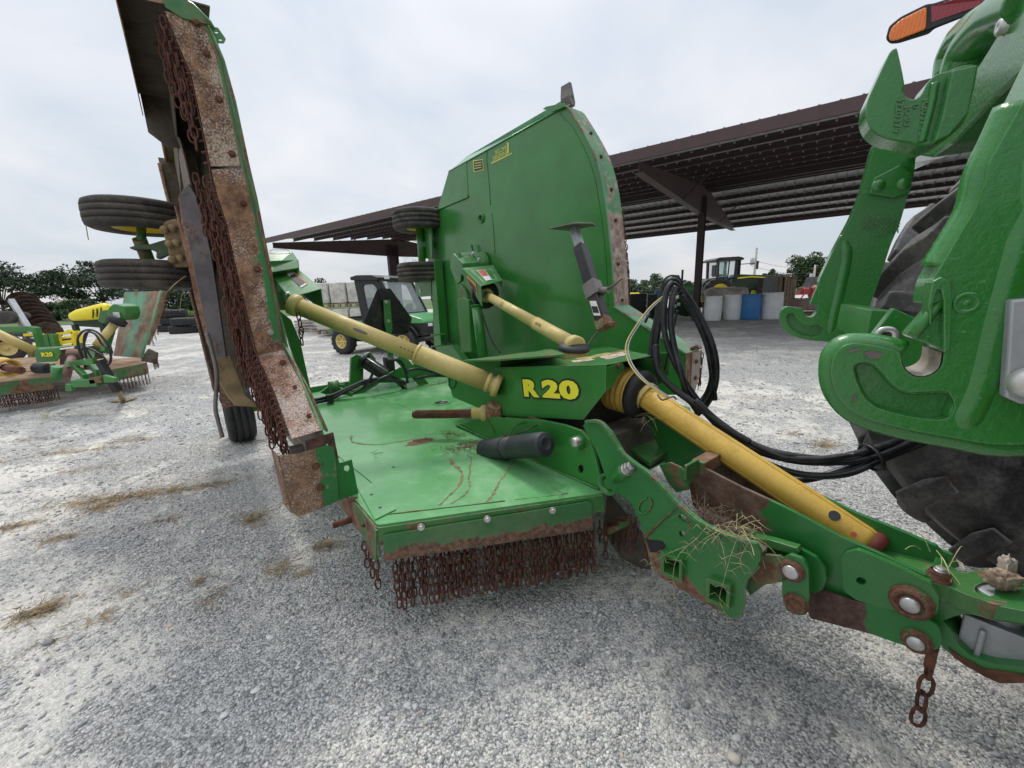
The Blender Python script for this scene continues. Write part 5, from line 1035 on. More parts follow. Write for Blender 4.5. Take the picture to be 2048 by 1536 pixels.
# black document canister strapped to the frame plate
k0, k1 = onlat(968, 900, 1.17), onlat(1092, 888, 1.17); d = (k1-k0).normalized(); kl = (k1-k0).length; kr = .058
b = MB(); b.rev(k0, d, [(0, 0), (0, kr*.85), (.012, kr), (kl*.52, kr), (kl*.525, kr*.95), (kl*.55, kr*.95), (kl*.555, kr*1.02), (kl-.015, kr*1.0), (kl-.004, kr*.93), (kl, kr*.84), (kl, kr*.55), (kl+.0015, kr*.53), (kl+.0015, kr*.44), (kl, kr*.42), (kl, 0)], 34); can = b.build('document_canister', pm('canister_plastic', (.022, .025, .029), .5, var=.2, vs=8, dust=.35, dc=(.09, .09, .085), ds=9, bump=.3, bs=160), mow)
for t_ in (.42,):
    b = MB(); u, v_ = perp(d); q = k0+d*kl*t_; pts = [q+u*(kr*1.04*math.cos(2*math.pi*k/24))+v_*(kr*1.04*math.sin(2*math.pi*k/24)) for k in range(24)]
    b.tube(pts, .004, 6, closed=True); b.tube(smooth_path([q+UP*kr, onlat(1035, 850, 1.26), onlat(1052, 845, 1.27)], 4), .003, 5); b.tube(smooth_path([q+UP*kr, onlat(1050, 862, 1.2), onlat(1075, 850, 1.27)], 4), .003, 5); b.build('cable_tie', M['black'], can)
b = MB(); q = k0+d*kl*.25-UP*kr; b.tube([q+UP*.02, q-UP*.02, q-UP*.035+d*.01], .006, 6); b.build('strap_foot', M['black'], can)
# PTO shaft with bellows, yellow
p0, p1 = onlat(1290, 792, 1.58), onlat(1737, 1088, 1.58); d = (p1-p0).normalized(); PLn = (p1-p0).length
b = MB(); b.rev(p0, d, [(0, .050), (.01, .054), (PLn-.02, .052), (PLn, .050), (PLn, .044)], 36); pto = b.build('drive_shaft_guard', M['yellow'], mow)
u = (O0-p0).normalized(); u = (u-d*u.dot(d)).normalized(); v_ = d.cross(u)
if v_.z < 0: v_ = -v_
b = MB()
for t in (.9, -.95, 2.2): w_ = u*math.cos(t)+v_*math.sin(t); b.bar(p0+d*.02+w_*.0542, p1+w_*.0520, .0035, .004, w_)
b.build('guard_rib', M['yellow'], pto)
b = MB(); b.rev(p1, d, [(-.004, .054), (.006, .056), (.03, .05), (.03, .038)], 30); b.build('shaft_end_seal', pm('maroon_seal', (.16, .03, .02), .6, bump=.2), pto)
b = MB(); q = p1-d*.11; w_ = u*.95+v_*.3; w_.normalize(); b.cyl(q+w_*.050, q+w_*.0545, .016, n=18); b.build('guard_hole', M['label_black'], pto); b = MB(); q = p1-d*.045; w_ = u; b.cyl(q+w_*.050, q+w_*.0535, .008, n=14); b.build('guard_hole', M['label_red'], pto)
for q, t in ((.03, .75), (.03, .1)):
    w_ = u*math.cos(t)+v_*math.sin(t); b = MB(); b.cyl(p0+d*q+w_*.053, p0+d*q+w_*.0565, .008, n=12); b.build('guard_rivet', M['yellow'], pto)
b = MB(); pr = [(-.005, .060), (-.005, .068), (.018, .070), (.018, .060)]; b.rev(p0, d, pr, 30); b.build('shaft_collar', M['cream'], pto)
db = (p0-onlat(1232, 772, 1.52)).normalized(); db = (FV*.80+d*.25).normalized()
b = MB(); pr = [(-.215, .085)]
for i in range(6): t = -.21+i*.028; r_ = .108-.0015*i; pr += [(t, r_-.004), (t+.006, r_+.006), (t+.020, r_+.006), (t+.027, r_-.005)]
b.rev(p0, db, pr, 40); b.build('bellows', M['yellow'], pto)
b = MB(); b.rev(p0, db, [(-.050, .102), (-.044, .113), (-.022, .116), (-.002, .106), (.006, .085), (.004, .052)], 40); b.build('rubber_ring', M['rubber'], pto)
b = MB(); b.tube(smooth_path([onlat(1315, 789, 1.46), onlat(1325, 800, 1.45), onlat(1345, 793, 1.46), onlat(1352, 798, 1.5)], 4), .004, 6); b.build('locking_clip', M['steel_worn'], pto)
stems([(1290, 850), (1280, 840), (1300, 830)], 8, .02, .06, .14, 'brown_stem', 'caught_stem', lat(1.45), parent=pto)
# dark works under the shield and cross frame between plates
b = MB(); b.box(P(LC, -1.32, .66), .5, .55, .20, (FV, LV, UP)); b.build('front_frame', M['under'], mow)
b = MB(); b.prism(Q([(1215, 985), (1235, 1010), (1290, 1075), (1300, 1140), (1250, 1130), (1205, 1060)], lat(1.60)), LV*.01); b.build('guard_bracket', M['under'], mow)
# chains hanging under the drawbar frame
for (x, y, n_k, L_) in ((1212, 1062, 4, 1.34), (1262, 1050, 4, 1.40), (1272, 1046, 3, 1.44), (1250, 1052, 3, 1.48), (1240, 1050, 4, 1.52), (1226, 1052, 3, 1.56), (1290, 1090, 2, 1.42), (1200, 1050, 3, 1.5), (1216, 1048, 2, 1.38)): hang(onlat(x, y, L_), n_k, mow)
b = MB(); b.bar(onlat(1205, 1068, 1.36), onlat(1272, 1036, 1.44), .03, .006, UP); b.build('chain_bar', M['green_rust'], mow)
for i in range(7): hang(onlat(1215+i*7, 1055-i*3, 1.38)+UP*.01, 1, mow, tilt=(1.2, random.uniform(-1, 1)))
# ---- rear of the deck: lugs, ram, gussets, hoses, slow-vehicle plate
b = MB(); b.prism(Q([(703, 715), (712, 709), (722, 712), (727, 722), (727, 768), (700, 775)], fwp(-4.0)), -FV*.05); b.prism(Q([(730, 708), (740, 704), (752, 718), (752, 745)], fwp(-4.1)), -FV*.05); b.build('lug', M['green'], mow, bevel=.004)
c0_, c1_ = onfw(728, 722, -3.95), onfw(772, 750, -3.80); b = MB(); b.cyl(c0_, c1_, .065, n=20); b.cyl(c0_, c0_+(c0_-c1_)*.15, .04, n=14); b.rev(c0_, c1_-c0_, [(-.01, .04), (-.01, .085), (.02, .085), (.02, .06)], 20); b.build('hydraulic_ram', M['black'], mow, bevel=.003)
for k in (-1, 1): b = MB(); b.cyl(c0_+FV*.06*k+UP*.04, c1_+FV*.06*k+UP*.04, .008, n=8); b.build('ram_rod', M['steel'], mow)
b = MB(); b.prism(Q([(640, 785), (662, 770), (690, 768), (700, 780), (730, 778), (760, 758), (800, 757), (830, 775), (860, 782), (812, 785), (790, 765), (760, 766), (725, 788), (660, 792)], fwp(-3.75)), -FV*.02); b.build('gusset', M['green'], mow, bevel=.002)
b = MB(); b.prism(Q([(770, 752), (800, 735), (830, 728), (870, 722), (900, 728), (905, 752), (870, 752), (820, 757)], fwp(-3.95)), -FV*.02); b.build('gusset', M['green'], mow, bevel=.002)
b = MB(); b.prism(Q([(790, 720), (805, 705), (860, 770), (845, 778)], fwp(-3.65)), -FV*.02); b.build('brace', M['green'], mow, bevel=.002)
for x, y in ((833, 738), (856, 736)): bolt(onfw(x, y, -3.93), FV, .014)
b = MB(); p = onfw(668, 773, -3.7); b.cyl(p-LV*.04, p+LV*.04, .05, n=18); b.bar(p, onfw(705, 790, -3.6), .03, .03); b.build('hinge_barrel', M['green_worn'], mow)
M['hp'] = M['hose']
for pts, r_ in (([(625, 806), (660, 798), (700, 778), (740, 763), (790, 762), (815, 780), (870, 786), (905, 792)], .016), ([(625, 800), (665, 790), (705, 772), (745, 758), (800, 762), (825, 775), (900, 785)], .014), ([(738, 722), (745, 745), (735, 765), (722, 780)], .013), ([(775, 720), (800, 722), (812, 745), (815, 768)], .014), ([(812, 742), (840, 738), (890, 752)], .013), ([(828, 758), (860, 752), (895, 752)], .013), ([(700, 790), (740, 770), (775, 752), (800, 760), (835, 776), (898, 778)], .013)):
    b = MB(); b.tube(smooth_path([onfw(x, y, -3.6-.02*random.random()) for x, y in pts], 6), r_, 8); b.build('hydraulic_hose', M['hose'], mow)
b = MB(); p = onfw(822, 771, -3.58); b.box(p, .10, .03, .05, (LV, FV, UP)); b.build('hose_clamp', M['steel'], mow); b = MB(); b.box(onfw(660, 797, -3.55), .05, .05, .07, (LV, FV, UP)); b.build('hose_clamp', M['black'], mow)
b = MB(); b.box(onfw(778, 728, -3.9), .09, .08, .14, (LV, FV, UP)); b.build('valve_block', M['black'], mow, bevel=.004)
# slow-vehicle plate seen from behind, on its green post
SF = -4.3
b = MB(); b.prism(roundpoly(Q([(755, 577), (781, 577), (824, 637), (818, 664), (812, 668), (742, 668), (727, 645)], fwp(SF)), .01), -FV*.006); smv = b.build('slow_vehicle_plate', M['black'], mow)
b = MB()
for q in (((748, 606), (800, 603)), ((733, 645), (822, 640)), ((745, 664), (775, 640)), ((785, 640), (812, 660)), ((755, 580), (762, 603))): b.bar(onfw(*q[0], SF)+FV*.006, onfw(*q[1], SF)+FV*.006, .008, .008, FV)
b.build('plate_rib', M['black'], smv)
b = MB(); b.prism(Q([(766, 600), (779, 600), (784, 660), (780, 670), (784, 670), (787, 775), (776, 775), (773, 670), (768, 645)], fwp(SF+.03)), FV*.02); b.build('plate_post', M['green'], mow, bevel=.002)
for x, y in ((772, 604), (777, 642)): bolt(onfw(x, y, SF+.05), FV, .014)
# rear transport wheel under the near side
c = P(.225, -4.95, .33); wheel(mow, c, LV, .33, .24, mtr='rubber', rim='yellow_bright', groove=True, name='transport_wheel'); wheel(mow, P(2.9, -4.95, .33), LV, .33, .24, mtr='rubber', rim='yellow_bright', groove=True, name='transport_wheel')
b = MB(); b.cyl(P(.3, -4.95, .33), P(2.9, -4.95, .33), .05, n=12); b.bar(P(.9, -4.15, .5), P(.9, -4.95, .33), .1, .1); b.bar(P(2.3, -4.15, .5), P(2.3, -4.95, .33), .1, .1); b.build('axle', M['green'], mow)

# ---- far wing, standing upright, its top face towards us
WL = 2.70; wn = (LV-UP*.0).normalized(); wp0 = P(WL, -3, .6)
fp = lambda x, y: onpl(x, y, wp0, wn)
face = [(1129, 214), (1140, 220), (1160, 252), (1185, 298), (1202, 350), (1212, 405), (1220, 475), (1226, 545), (1229, 613), (1265, 636), (1310, 662), (1371, 708), (1373, 790), (1250, 790), (900, 745), (884, 700), (861, 594), (850, 430), (877, 415), (898, 343)]
b = MB(); b.prism([fp(x, y) for x, y in face], wn*.006); fw_ = b.build('far_wing', M['green'], mow)
edge = [fp(x, y) for x, y in ((1133, 212), (1140, 220), (1160, 252), (1185, 298), (1202, 350), (1212, 405), (1220, 475), (1226, 545), (1229, 613))]; edge = smooth_path(edge, 4)
b = MB(); wd = .19
for i in range(len(edge)-1): b.add([edge[i], edge[i+1], edge[i+1]+wn*wd, edge[i]+wn*wd], [(0, 1, 2, 3)])
for i in range(len(edge)-1): o_ = (edge[i]-fp(1000, 500)).normalized()*(-.008); b.add([edge[i]+o_, edge[i+1]+o_, edge[i+1]+o_+wn*wd, edge[i]+o_+wn*wd], [(3, 2, 1, 0)])
M['far_skirt'] = pm('far_skirt', (0.05, 0.20, 0.07), .5, var=.2, rust=.5, rs=7, masks=[(fp(1215, 430), (0, 0, 1), .18, -.05, .95), ], rc=(.20, .13, .09), rc2=(.42, .36, .32), dust=.5, dc=(.36, .36, .32), bump=.3)
b.build('front_skirt', M['far_skirt'], fw_)
b = MB(); b.tube([p-wn*.004 for p in edge], .008, 6); b.build('edge_flange', M['green_pale'], fw_)
b = MB(); b.tube([p-wn*.003 for p in smooth_path([fp(x, y) for x, y in ((1120, 228), (1145, 255), (1170, 302), (1188, 352), (1198, 405), (1207, 475), (1213, 545), (1216, 612))], 5)], .004, 5); b.build('weld_seam', M['green'], fw_)
for x, y, q in ((1172, 258, .09), (1199, 313, .07), (1214, 380, .09), (1221, 440, .09), (1228, 520, .07), (1238, 600, .1)):
    k = min(range(len(edge)), key=lambda i: abs(edge[i].z-fp(x-8, y).z)); bolt(edge[k]+wn*q+FV*.003, (FV+UP*.2), .012, parent=fw_, mt='rust')
e0, e1 = fp(1229, 613), fp(1371, 708)
b = MB(); b.prism([e0, e1, e1+wn*wd, e0+wn*wd], (e1-e0).cross(wn).normalized()*.006); b.build('front_skirt', M['green_pale'], fw_)
b = MB(); b.tube([e0-wn*.004, e1-wn*.004], .009, 6); b.build('edge_flange', M['green_pale'], fw_)
b = MB(); b.prism([e1, e1+wn*wd, e1+wn*(wd-.01)-UP*.24, e1-UP*.28], FV*.006); b.build('inner_skirt', M['rust_plate'], fw_)
b = MB(); b.prism([e1+wn*.07+UP*.0+FV*.008, e1+wn*(wd+.01)+FV*.008, e1+wn*(wd+.01)-UP*.18+FV*.008, e1+wn*.14-UP*.30+FV*.008, e1+wn*.08-UP*.28+FV*.008], FV*.006); b.build('chain_guard_plate', pm('grey_guard', (.30, .26, .23), .6, rust=.5, rs=14, speck=.5, masks=[(e1-UP*.16, (0, 0, -1), -.02, .03, .0)], bump=.3), fw_)
for q in (.07, .19): bolt(e1+wn*.13+FV*.014-UP*q, FV, .012, parent=fw_, mt='rust')
for i in range(3): hang(e1+wn*(wd+.01+i*.012)-UP*(.02+.01*i)+FV*.01, 6+i % 2, fw_)
for i in range(5): hang(e1+wn*(.1+.02*i)+UP*.03, 1, fw_, tilt=(1.2, i))
# chains down the outer front edge
for k in range(0, len(edge)-2, 1):
    if edge[k].z < 2.05: hang(edge[k]+wn*(wd+.012), 7, fw_, tilt=(0, random.gauss(0, .03)))
# top (outer) skirt: bent flap leaning back
t0, t1 = fp(1131, 213), fp(898, 343)
b = MB(); b.prism([t0, t1, t1+wn*.10+UP*.07+FV*.06, fp(923, 312)+wn*.06, fp(1136, 184)+wn*.06, t0+wn*.10+UP*.06], .006); b.build('outer_skirt', pm('sky_sheen_flap', (0.16, 0.40, 0.22), .16, var=.2, dust=.3, dc=(.35, .5, .4), bump=.02, coat=1.0), fw_)  # lighter green than the wing: sky reflection put into the colour
b = MB(); b.tube([t0-wn*.004, t1-wn*.004], .007, 6); b.build('edge_flange', M['green'], fw_)
b = MB(); b.prism(Q([(1085, 218), (1092, 213), (1128, 206), (1130, 213), (1105, 223)], lambda x, y: onpl(x, y, wp0-wn*.03, wn)), wn*.012, [[onpl(x, y, wp0-wn*.03, wn) for x, y in ell(1110, 213, 3, 2)]]); b.build('latch_ear', M['green'], fw_, bevel=.002)
b = MB(); b.prism(roundpoly(Q([(1139, 163), (1143, 165), (1151, 205), (1150, 213), (1142, 207), (1138, 190)], lambda x, y: onpl(x, y, P(0, mc(t0)[1]+.01, 0), FV)), .004), -FV*.10); b.build('skid_tip', M['steel_worn'], fw_, bevel=.003)
# raised plates, seams, hole, decals on the face
def onf(pts, off=-.001): return [fp(x, y)+wn*off for x, y in pts]
b = MB(); b.prism(onf([(933, 325), (937, 395), (877, 415), (898, 343)], -.005), wn*.005); b.build('cover_plate', M['green'], fw_)
b = MB(); b.bar(fp(852, 429)-wn*.012, fp(937, 393)-wn*.012, .024, .012, UP); b.build('fold_rib', M['green'], fw_, bevel=.002)
for pts in ([(973, 318), (978, 365), (981, 410)], [(983, 425), (987, 460), (990, 505)], [(974, 302), (973, 330)]):
    b = MB(); b.tube(smooth_path(onf(pts, -.002), 6), .005, 5); b.build('weld_seam', M['green'], fw_)
ch = fp(963, 437); b = MB(); b.rev(ch, -wn, [(0, .05), (.02, .05), (.02, .036), (.002, .036), (.002, 0)], 22, mats=[0, 0, 0, 1]); b.build('oil_hole', [M['green'], M['label_black']], fw_)
b = MB(); b.prism(onf([(946, 321), (966, 318), (968, 340), (948, 345)], -.002), -wn*.0008); dl = b.build('black_decal', M['label_gold'], fw_); b = MB(); b.prism(onf([(947.5, 323), (965, 320), (966.5, 338.5), (949.5, 343)], -.003), -wn*.0008); b.build('decal_field', M['label_black'], dl)
xf = (fp(966, 318)-fp(946, 321)); yf = fp(946, 321)-fp(948, 345)
for i, s_ in enumerate(('IMPORTANT', 'KEEP', 'CLEAR OF')): 
    pass
for y_ in (326, 331, 336):
    b = MB(); b.prism(onf([(950, y_), (963.5, y_-2), (963.8, y_-.3), (950.3, y_+1.7)], -.004), -wn*.0005); b.build('decal_line', M['label_gold'], dl)
b = MB(); b.prism(onf([(860, 453), (864, 452), (868, 478), (864, 482)], -.002), -wn*.001); dl2 = b.build('warning_decal', M['label_white'], fw_); b = MB(); b.prism(onf([(861.5, 462), (865, 461), (867, 474), (864, 476)], -.0035), -wn*.0006); b.build('decal_field', M['label_red'], dl2)
# dealer decal, upside down: gold T with two words
Xd = -(fp(1025, 293)-fp(983, 318)).normalized(); Yd = -(UP); cD = fp(1004, 306)-wn*.002
def dd(x, y, off=-.002): return fp(x, y)+wn*off
b = MB(); b.prism([dd(x, y) for x, y in ((982.5, 325), (1025, 305), (1024.5, 308), (983.5, 328.5))], -wn*.0008); b.build('dealer_decal', M['label_gold'], fw_)
b = MB(); b.prism([dd(x, y) for x, y in ((1014, 286), (1018, 284.5), (1018.5, 306), (1015, 308))], -wn*.0008); b.build('dealer_decal', M['label_gold'], fw_)
tx = (dd(984, 315)-dd(1014, 301)); text('ENNESSEE', 'dealer_lettering', M['label_gold'], dd(1000, 311.5), tx, -UP, .05, fw_, .0003, offset=.001, fit=tx.length*.96, fith=(dd(1000, 306)-dd(1000, 315)).length)
tx = (dd(989, 303)-dd(1013, 292)); text('RACTOR.', 'dealer_lettering', M['label_gold'], dd(1001, 300.5), tx, -UP, .05, fw_, .0003, offset=.001, fit=tx.length*.96, fith=(dd(1000, 296)-dd(1000, 305)).length)
# wing gearbox and its shields
g0 = lambda L_, pts: [onlat(x, y, L_) for x, y in pts]
b = MB(); fA = g0(2.42, [(902, 512), (915, 505), (925, 528), (921, 562), (913, 568), (900, 535)]); b.prism(fA, LV*.04)
b.prism(roundpoly([onlat(906, 507, 2.40), onlat(952, 502, 2.62), onlat(968, 524, 2.62), onlat(925, 527, 2.40)], .01), -UP*.13); gb = b.build('gearbox_cover', M['green'], fw_, bevel=.01)
b = MB(); c = onlat(933, 512, 2.5)+UP*.004; b.prism([c+LV*.035*x+FV*.05*y for x, y in ell(0, 0, 1, 1, 0, 16, .5)], UP*.002, [[c+LV*.029*x+FV*.043*y for x, y in ell(0, 0, 1, 1, 0, 16, .5)]]); b.build('cast_emblem', M['dgreen'], gb)
a_ = onlat(925, 536, 2.36); b_ = onlat(985, 530, 2.66); c_ = onlat(1004, 561, 2.52); d_ = onlat(962, 572, 2.24); 
b = MB(); b.prism([a_, b_, c_, d_], -UP*.006); dn = -UP*.22; b.prism([a_, d_, d_+dn*.9, a_+dn*.35], LV*.006); b.prism([b_, c_, c_+dn*.35, b_+dn*.6], LV*.006); sh_ = b.build('shaft_shield', M['green'], fw_, bevel=.003)
b = MB(); n4 = (b_-a_).cross(d_-a_).normalized(); n4 = n4 if n4.z > 0 else -n4; q4 = lambda s, t: a_.lerp(d_, t).lerp(b_.lerp(c_, t), s)+n4*.004
b.prism([q4(.35, .25), q4(.62, .25), q4(.62, .85), q4(.35, .85)], n4*.001); w1 = b.build('warning_decal', M['label_white'], sh_); b = MB(); b.prism([q4(.37, .27)+n4*.002, q4(.60, .27)+n4*.002, q4(.60, .62)+n4*.002, q4(.37, .62)+n4*.002], n4*.0006); b.build('decal_field', M['label_red'], sh_)
n5 = LV; s5 = lambda s, t: a_.lerp(d_, s)-UP*.01+dn*(t*(.30+.5*s))-LV*.003
b = MB(); b.prism([s5(.25, .2), s5(.75, .12), s5(.80, .75), s5(.35, .95)], -LV*.001); b.build('warning_decal', M['label_orange'], sh_); b = MB(); b.prism([s5(.30, .42)-LV*.002, s5(.72, .34)-LV*.002, s5(.76, .70)-LV*.002, s5(.38, .86)-LV*.002], -LV*.0006); b.build('decal_field', M['label_black'], sh_)
b = MB(); c = fp(968, 530)-wn*.02; b.rev(c, -wn, [(0, .14), (.03, .14), (.03, .11), (.12, .10), (.12, 0)], 26); b.build('gearbox_hub', M['green'], fw_, bevel=.004)
for x, y in ((968, 508), (980, 520)): bolt(fp(x, y)-wn*.15, -wn, .018, parent=fw_)
b = MB(); b.bar(fp(950, 490)-wn*.05, fp(955, 520)-wn*.05, .03, .02, LV); b.build('breather_pipe', M['green'], fw_)
# upright rams and posts in front of the face
for pts in ([(913, 600), (925, 593), (938, 600), (943, 705), (922, 705)],):
    b = MB(); b.prism(g0(2.35, pts), LV*.09); b.build('fold_link', M['green'], mow, bevel=.01)
b = MB(); q0, q1 = onlat(953, 612, 2.30), onlat(966, 712, 2.30); b.cyl(q0, q1, .052, n=22); b.cyl(q0+(q0-q1)*.02, q0, .06, n=22); b.build('wing_ram', M['green'], mow)
b = MB(); b.prism(g0(2.37, [(915, 590), (920, 568), (930, 580), (936, 596)]), LV*.05); b.build('ram_eye', M['green_worn'], mow, bevel=.003)
for pts in ([(962, 620), (975, 660), (988, 690), (1000, 705)], [(862, 598), (872, 615), (876, 650), (884, 672), (900, 688), (918, 692)]):
    b = MB(); b.tube(smooth_path([onlat(x, y, 2.28 if x > 940 else 2.6) for x, y in pts], 6), .009, 6); b.build('hydraulic_hose', M['hose'], mow)
for i, (pts, bl, L_) in enumerate((([(832, 450), (836, 446), (862, 444), (864, 516), (843, 518)], ((839, 458), (842, 482), (845, 506)), 2.60), ([(827, 545), (832, 539), (861, 540), (863, 592), (838, 594), (832, 588)], ((837, 551), (841, 581), (836, 545), (842, 588), (839, 574)), 2.58))):
    b = MB(); b.prism(roundpoly(g0(L_, pts), .008), LV*.02); hp = b.build('hinge_plate', M['green'], fw_, bevel=.003)
    for j, (x, y) in enumerate(bl): bolt(onlat(x, y, L_), -LV, .02 if j < 3 else .01, parent=fw_)
b = MB(); b.prism(g0(2.55, [(862, 520), (868, 520), (882, 690), (905, 745), (893, 745), (868, 690)]), LV*.12); b.build('edge_channel', M['green'], fw_, bevel=.004)
for y in (669, 692): b = MB(); b.box(onlat(876, y, 2.5), .02, .20, .02, (FV, LV, UP)); b.build('hinge_lug', M['green_top'], fw_)
b = MB(); b.prism(g0(2.45, [(874, 694), (902, 690), (925, 722), (925, 745), (880, 745)]), LV*.1); b.build('hinge_mount', M['green'], mow, bevel=.003)
fwl = lambda x, y, F: onfw(x, y, F)
wheel(fw_, onfw(838, 442, -5.15), UP, .34, .24, mtr='rubber_dusty', rim='yellow_bright', groove=True, name='wing_wheel'); wheel(fw_, onfw(846, 545, -5.15), UP, .34, .24, mtr='rubber_dusty', rim='yellow_bright', groove=True, name='wing_wheel')
b = MB(); b.cyl(onfw(838, 442, -5.15), onfw(846, 545, -5.15), .05, n=12); b.bar(onfw(842, 490, -5.15), onlat(866, 490, 2.72), .06, .10, UP); b.build('wheel_spindle', M['green'], fw_)
stems([(820, 512), (830, 520), (818, 535)], 26, .03, .06, .16, 'rust' if False else 'litter', 'caught_grass', fwp(-5.0), parent=fw_)
# ---- jack stowed upside down on the far wing front
j0, j1 = onlat(1148, 455, 2.22), onlat(1206, 642, 2.05); d = (j1-j0).normalized(); jl = (j1-j0).length
b = MB(); b.bar(j0, j0+d*jl*.26, .052, .052, FV); jk = b.build('jack_leg', M['alu'], mow, bevel=.003)
b = MB(); u, v_ = perp(d); f0 = j0-d*.005; b.prism(roundpoly([f0+FV*.16*x+LV*.11*y for x, y in ((-.95, -1), (.7, -1), (1, 0), (.7, 1), (-.95, 1))], .02), -d*.008); b.build('jack_foot', M['steel_worn'], jk)
b = MB(); b.bar(j0+d*jl*.22, j1, .075, .075, FV); b.build('jack_tube', M['black'], jk, bevel=.006)
b = MB(); b.bar(j1-d*.02, j1+d*.055, .085, .075, FV); b.cyl(j1+d*.02-FV*.06, j1+d*.02+FV*.085, .02, n=12); b.build('jack_clamp', M['rust_plate'], jk, bevel=.005)
b = MB(); b.bar(j0+d*jl*.62, j0+d*jl*.76, .095, .085, FV); q = j0+d*jl*.70+FV*.05; b.cyl(q, q+FV*.07, .022, n=12); b.tube([q+FV*.05, q+FV*.13+UP*.04, q+FV*.17+UP*.07], .008, 8); b.build('jack_handle', M['steel_worn'], jk)
b = MB(); q = j0+d*jl*.80-LV*.0385; b.prism([q-FV*.028, q+FV*.028, q+FV*.028+d*.11, q-FV*.028+d*.11], -LV*.001); lb = b.build('jack_label', M['label_white'], jk); b = MB(); b.prism([q-FV*.024+d*.04-LV*.002, q+FV*.024+d*.04-LV*.002, q+FV*.024+d*.09-LV*.002, q-FV*.024+d*.09-LV*.002], -LV*.0006); b.build('label_field', M['label_black'], lb)
b = MB(); b.tube(smooth_path([j1+d*.05, onlat(1190, 670, 2.05), onlat(1172, 697, 2.0)], 4), .007, 6); b.build('jack_stay', M['steel_worn'], mow)
# ---- near wing, standing upright, seen from its front edge
ld = lambda z: 0.36-0.06*(z-.6)
def W(F, z, dl=0.0): return P(ld(z)+dl, F, z)
FA = -2.13
outl = [(-1.75, .60), (-1.75, .88), (FA, 1.20), (FA, 2.36), (-2.20, 2.48), (-2.34, 2.58), (-2.55, 2.64), (-4.6, 2.64), (-4.6, .60)]
b = MB(); b.prism([W(F, z, .006) for F, z in outl], LV*.006, mi=0); nw = b.build('near_wing', [M['green']], mow)
b = MB(); b.prism([W(F, z) for F, z in outl], LV*.005); b.build('wing_underside', M['under'], nw)
M['skA'] = pm('skirt_a', (0.05, 0.24, 0.09), .5, rust=.93, rs=6, speck=1.15, sc=(.56, .48, .39), masks=[], bump=.8, bs=90, rc=(.10, .048, .028), rc2=(.30, .155, .08))
M['skB'] = pm('skirt_b', (0.03, 0.17, 0.045), .5, rust=.40, rs=8, speck=.5, masks=[(onfw(545, 600, FA), -LV, -.005, .03, .95)], bump=.4, bs=70, rc=(.12, .06, .036), rc2=(.31, .165, .085))
M['skC'] = pm('skirt_c', (0.04, 0.20, 0.06), .5, rust=.35, rs=9, speck=1.2, sc=(.56, .50, .44), masks=[(onfw(620, 800, -1.9), -LV, -.05, -.01, 1.0)], bump=.6, bs=60, rc=(.14, .06, .035), rc2=(.30, .15, .08))
fw3 = lambda pts: [onfw(x, y, F) for x, y, F in pts]
def strip(Lp, Rp, mt, name, par, th=-.004, out=FV):
    b = MB(); a = fw3(Lp); c = fw3(Rp); n = len(a)
    assert n == len(c)
    vs = a+c+[p-out*.005 for p in a]+[p-out*.005 for p in c]
    fs = [(i, i+1, n+i+1, n+i) for i in range(n-1)]+[(2*n+i, 3*n+i, 3*n+i+1, 2*n+i+1) for i in range(n-1)]+[(i, 2*n+i, 2*n+i+1, i+1) for i in range(n-1)]+[(n+i, n+i+1, 3*n+i+1, 3*n+i) for i in range(n-1)]+[(0, n, 3*n, 2*n), (n-1, 3*n-1, 4*n-1, 2*n-1)]
    b.add(vs, fs); return b.build(name, mt, par, bevel=.0012)
A = FA
strip([(329, 21, A), (350, 72, A), (366, 110, A), (383, 150, A), (401, 233, A), (422, 333, A)], [(406, 44, A), (423, 90, A), (433, 118, A), (441, 150, A), (460, 226, A), (481, 331, A)], M['skA'], 'front_skirt', nw)
strip([(422, 338, A), (436, 394, A), (454, 448, A), (469, 519, A), (486, 590, A), (508, 679, A), (517, 711, A)], [(484, 337, A), (499, 392, A), (511, 437, A), (525, 500, A), (541, 575, A), (558, 676, A), (534, 692, A)], M['skB'], 'front_skirt', nw)
strip([(515, 711, A), (533, 748, -2.04), (550, 786, -1.95), (567, 833, -1.85), (583, 878, -1.745)], [(568, 700, A), (585, 733, -2.04), (602, 766, -1.95), (622, 812, -1.85), (644, 860, -1.745)], M['skC'], 'front_skirt', nw)
fl = [(405, 44, 418, 54), (432, 118, 446, 120), (453, 200, 469, 203), (480, 320, 495, 325), (499, 392, 512, 397), (524, 500, 533, 503), (541, 580, 549, 584), (560, 676, 566, 686)]
strip([(a, c_, A-.002) for a, c_, _, _ in fl], [(x, y, A-.002) for _, _, x, y in fl], M['green_worn'], 'wing_flange', nw)
strip([(566, 690, A-.002), (602, 764, -1.955), (644, 860, -1.75)], [(572, 698, A-.002), (614, 772, -1.955), (654, 862, -1.75)], M['green_worn'], 'wing_flange', nw)
b = MB(); b.tube([onfw(x, y, A+.0) for _, _, x, y in fl], .006, 6); b.tube([onfw(566, 686, A), onfw(614, 772, -1.95), onfw(654, 862, -1.745)], .006, 6); b.build('wing_edge', M['green_rust'], nw)
strip([(533, 690, A-.001), (520, 706, A-.001)], [(568, 682, A-.001), (568, 702, A-.001)], M['rust_plate'], 'joint_plate', nw)
for x, y, F, mt in ((413, 108, A, 'rust'), (438, 199, A, 'rust'), (464, 308, A, 'rust'), (487, 407, A, 'rust'), (514, 538, A, 'rust'), (541, 665, A, 'steel'), (565, 725, -2.06, 'rust'), (590, 776, -1.95, 'rust'), (618, 834, -1.82, 'rust'), (393, 47, A, 'rust')): bolt(onfw(x, y, F)+FV*.001, FV, .010, parent=nw, mt=mt)
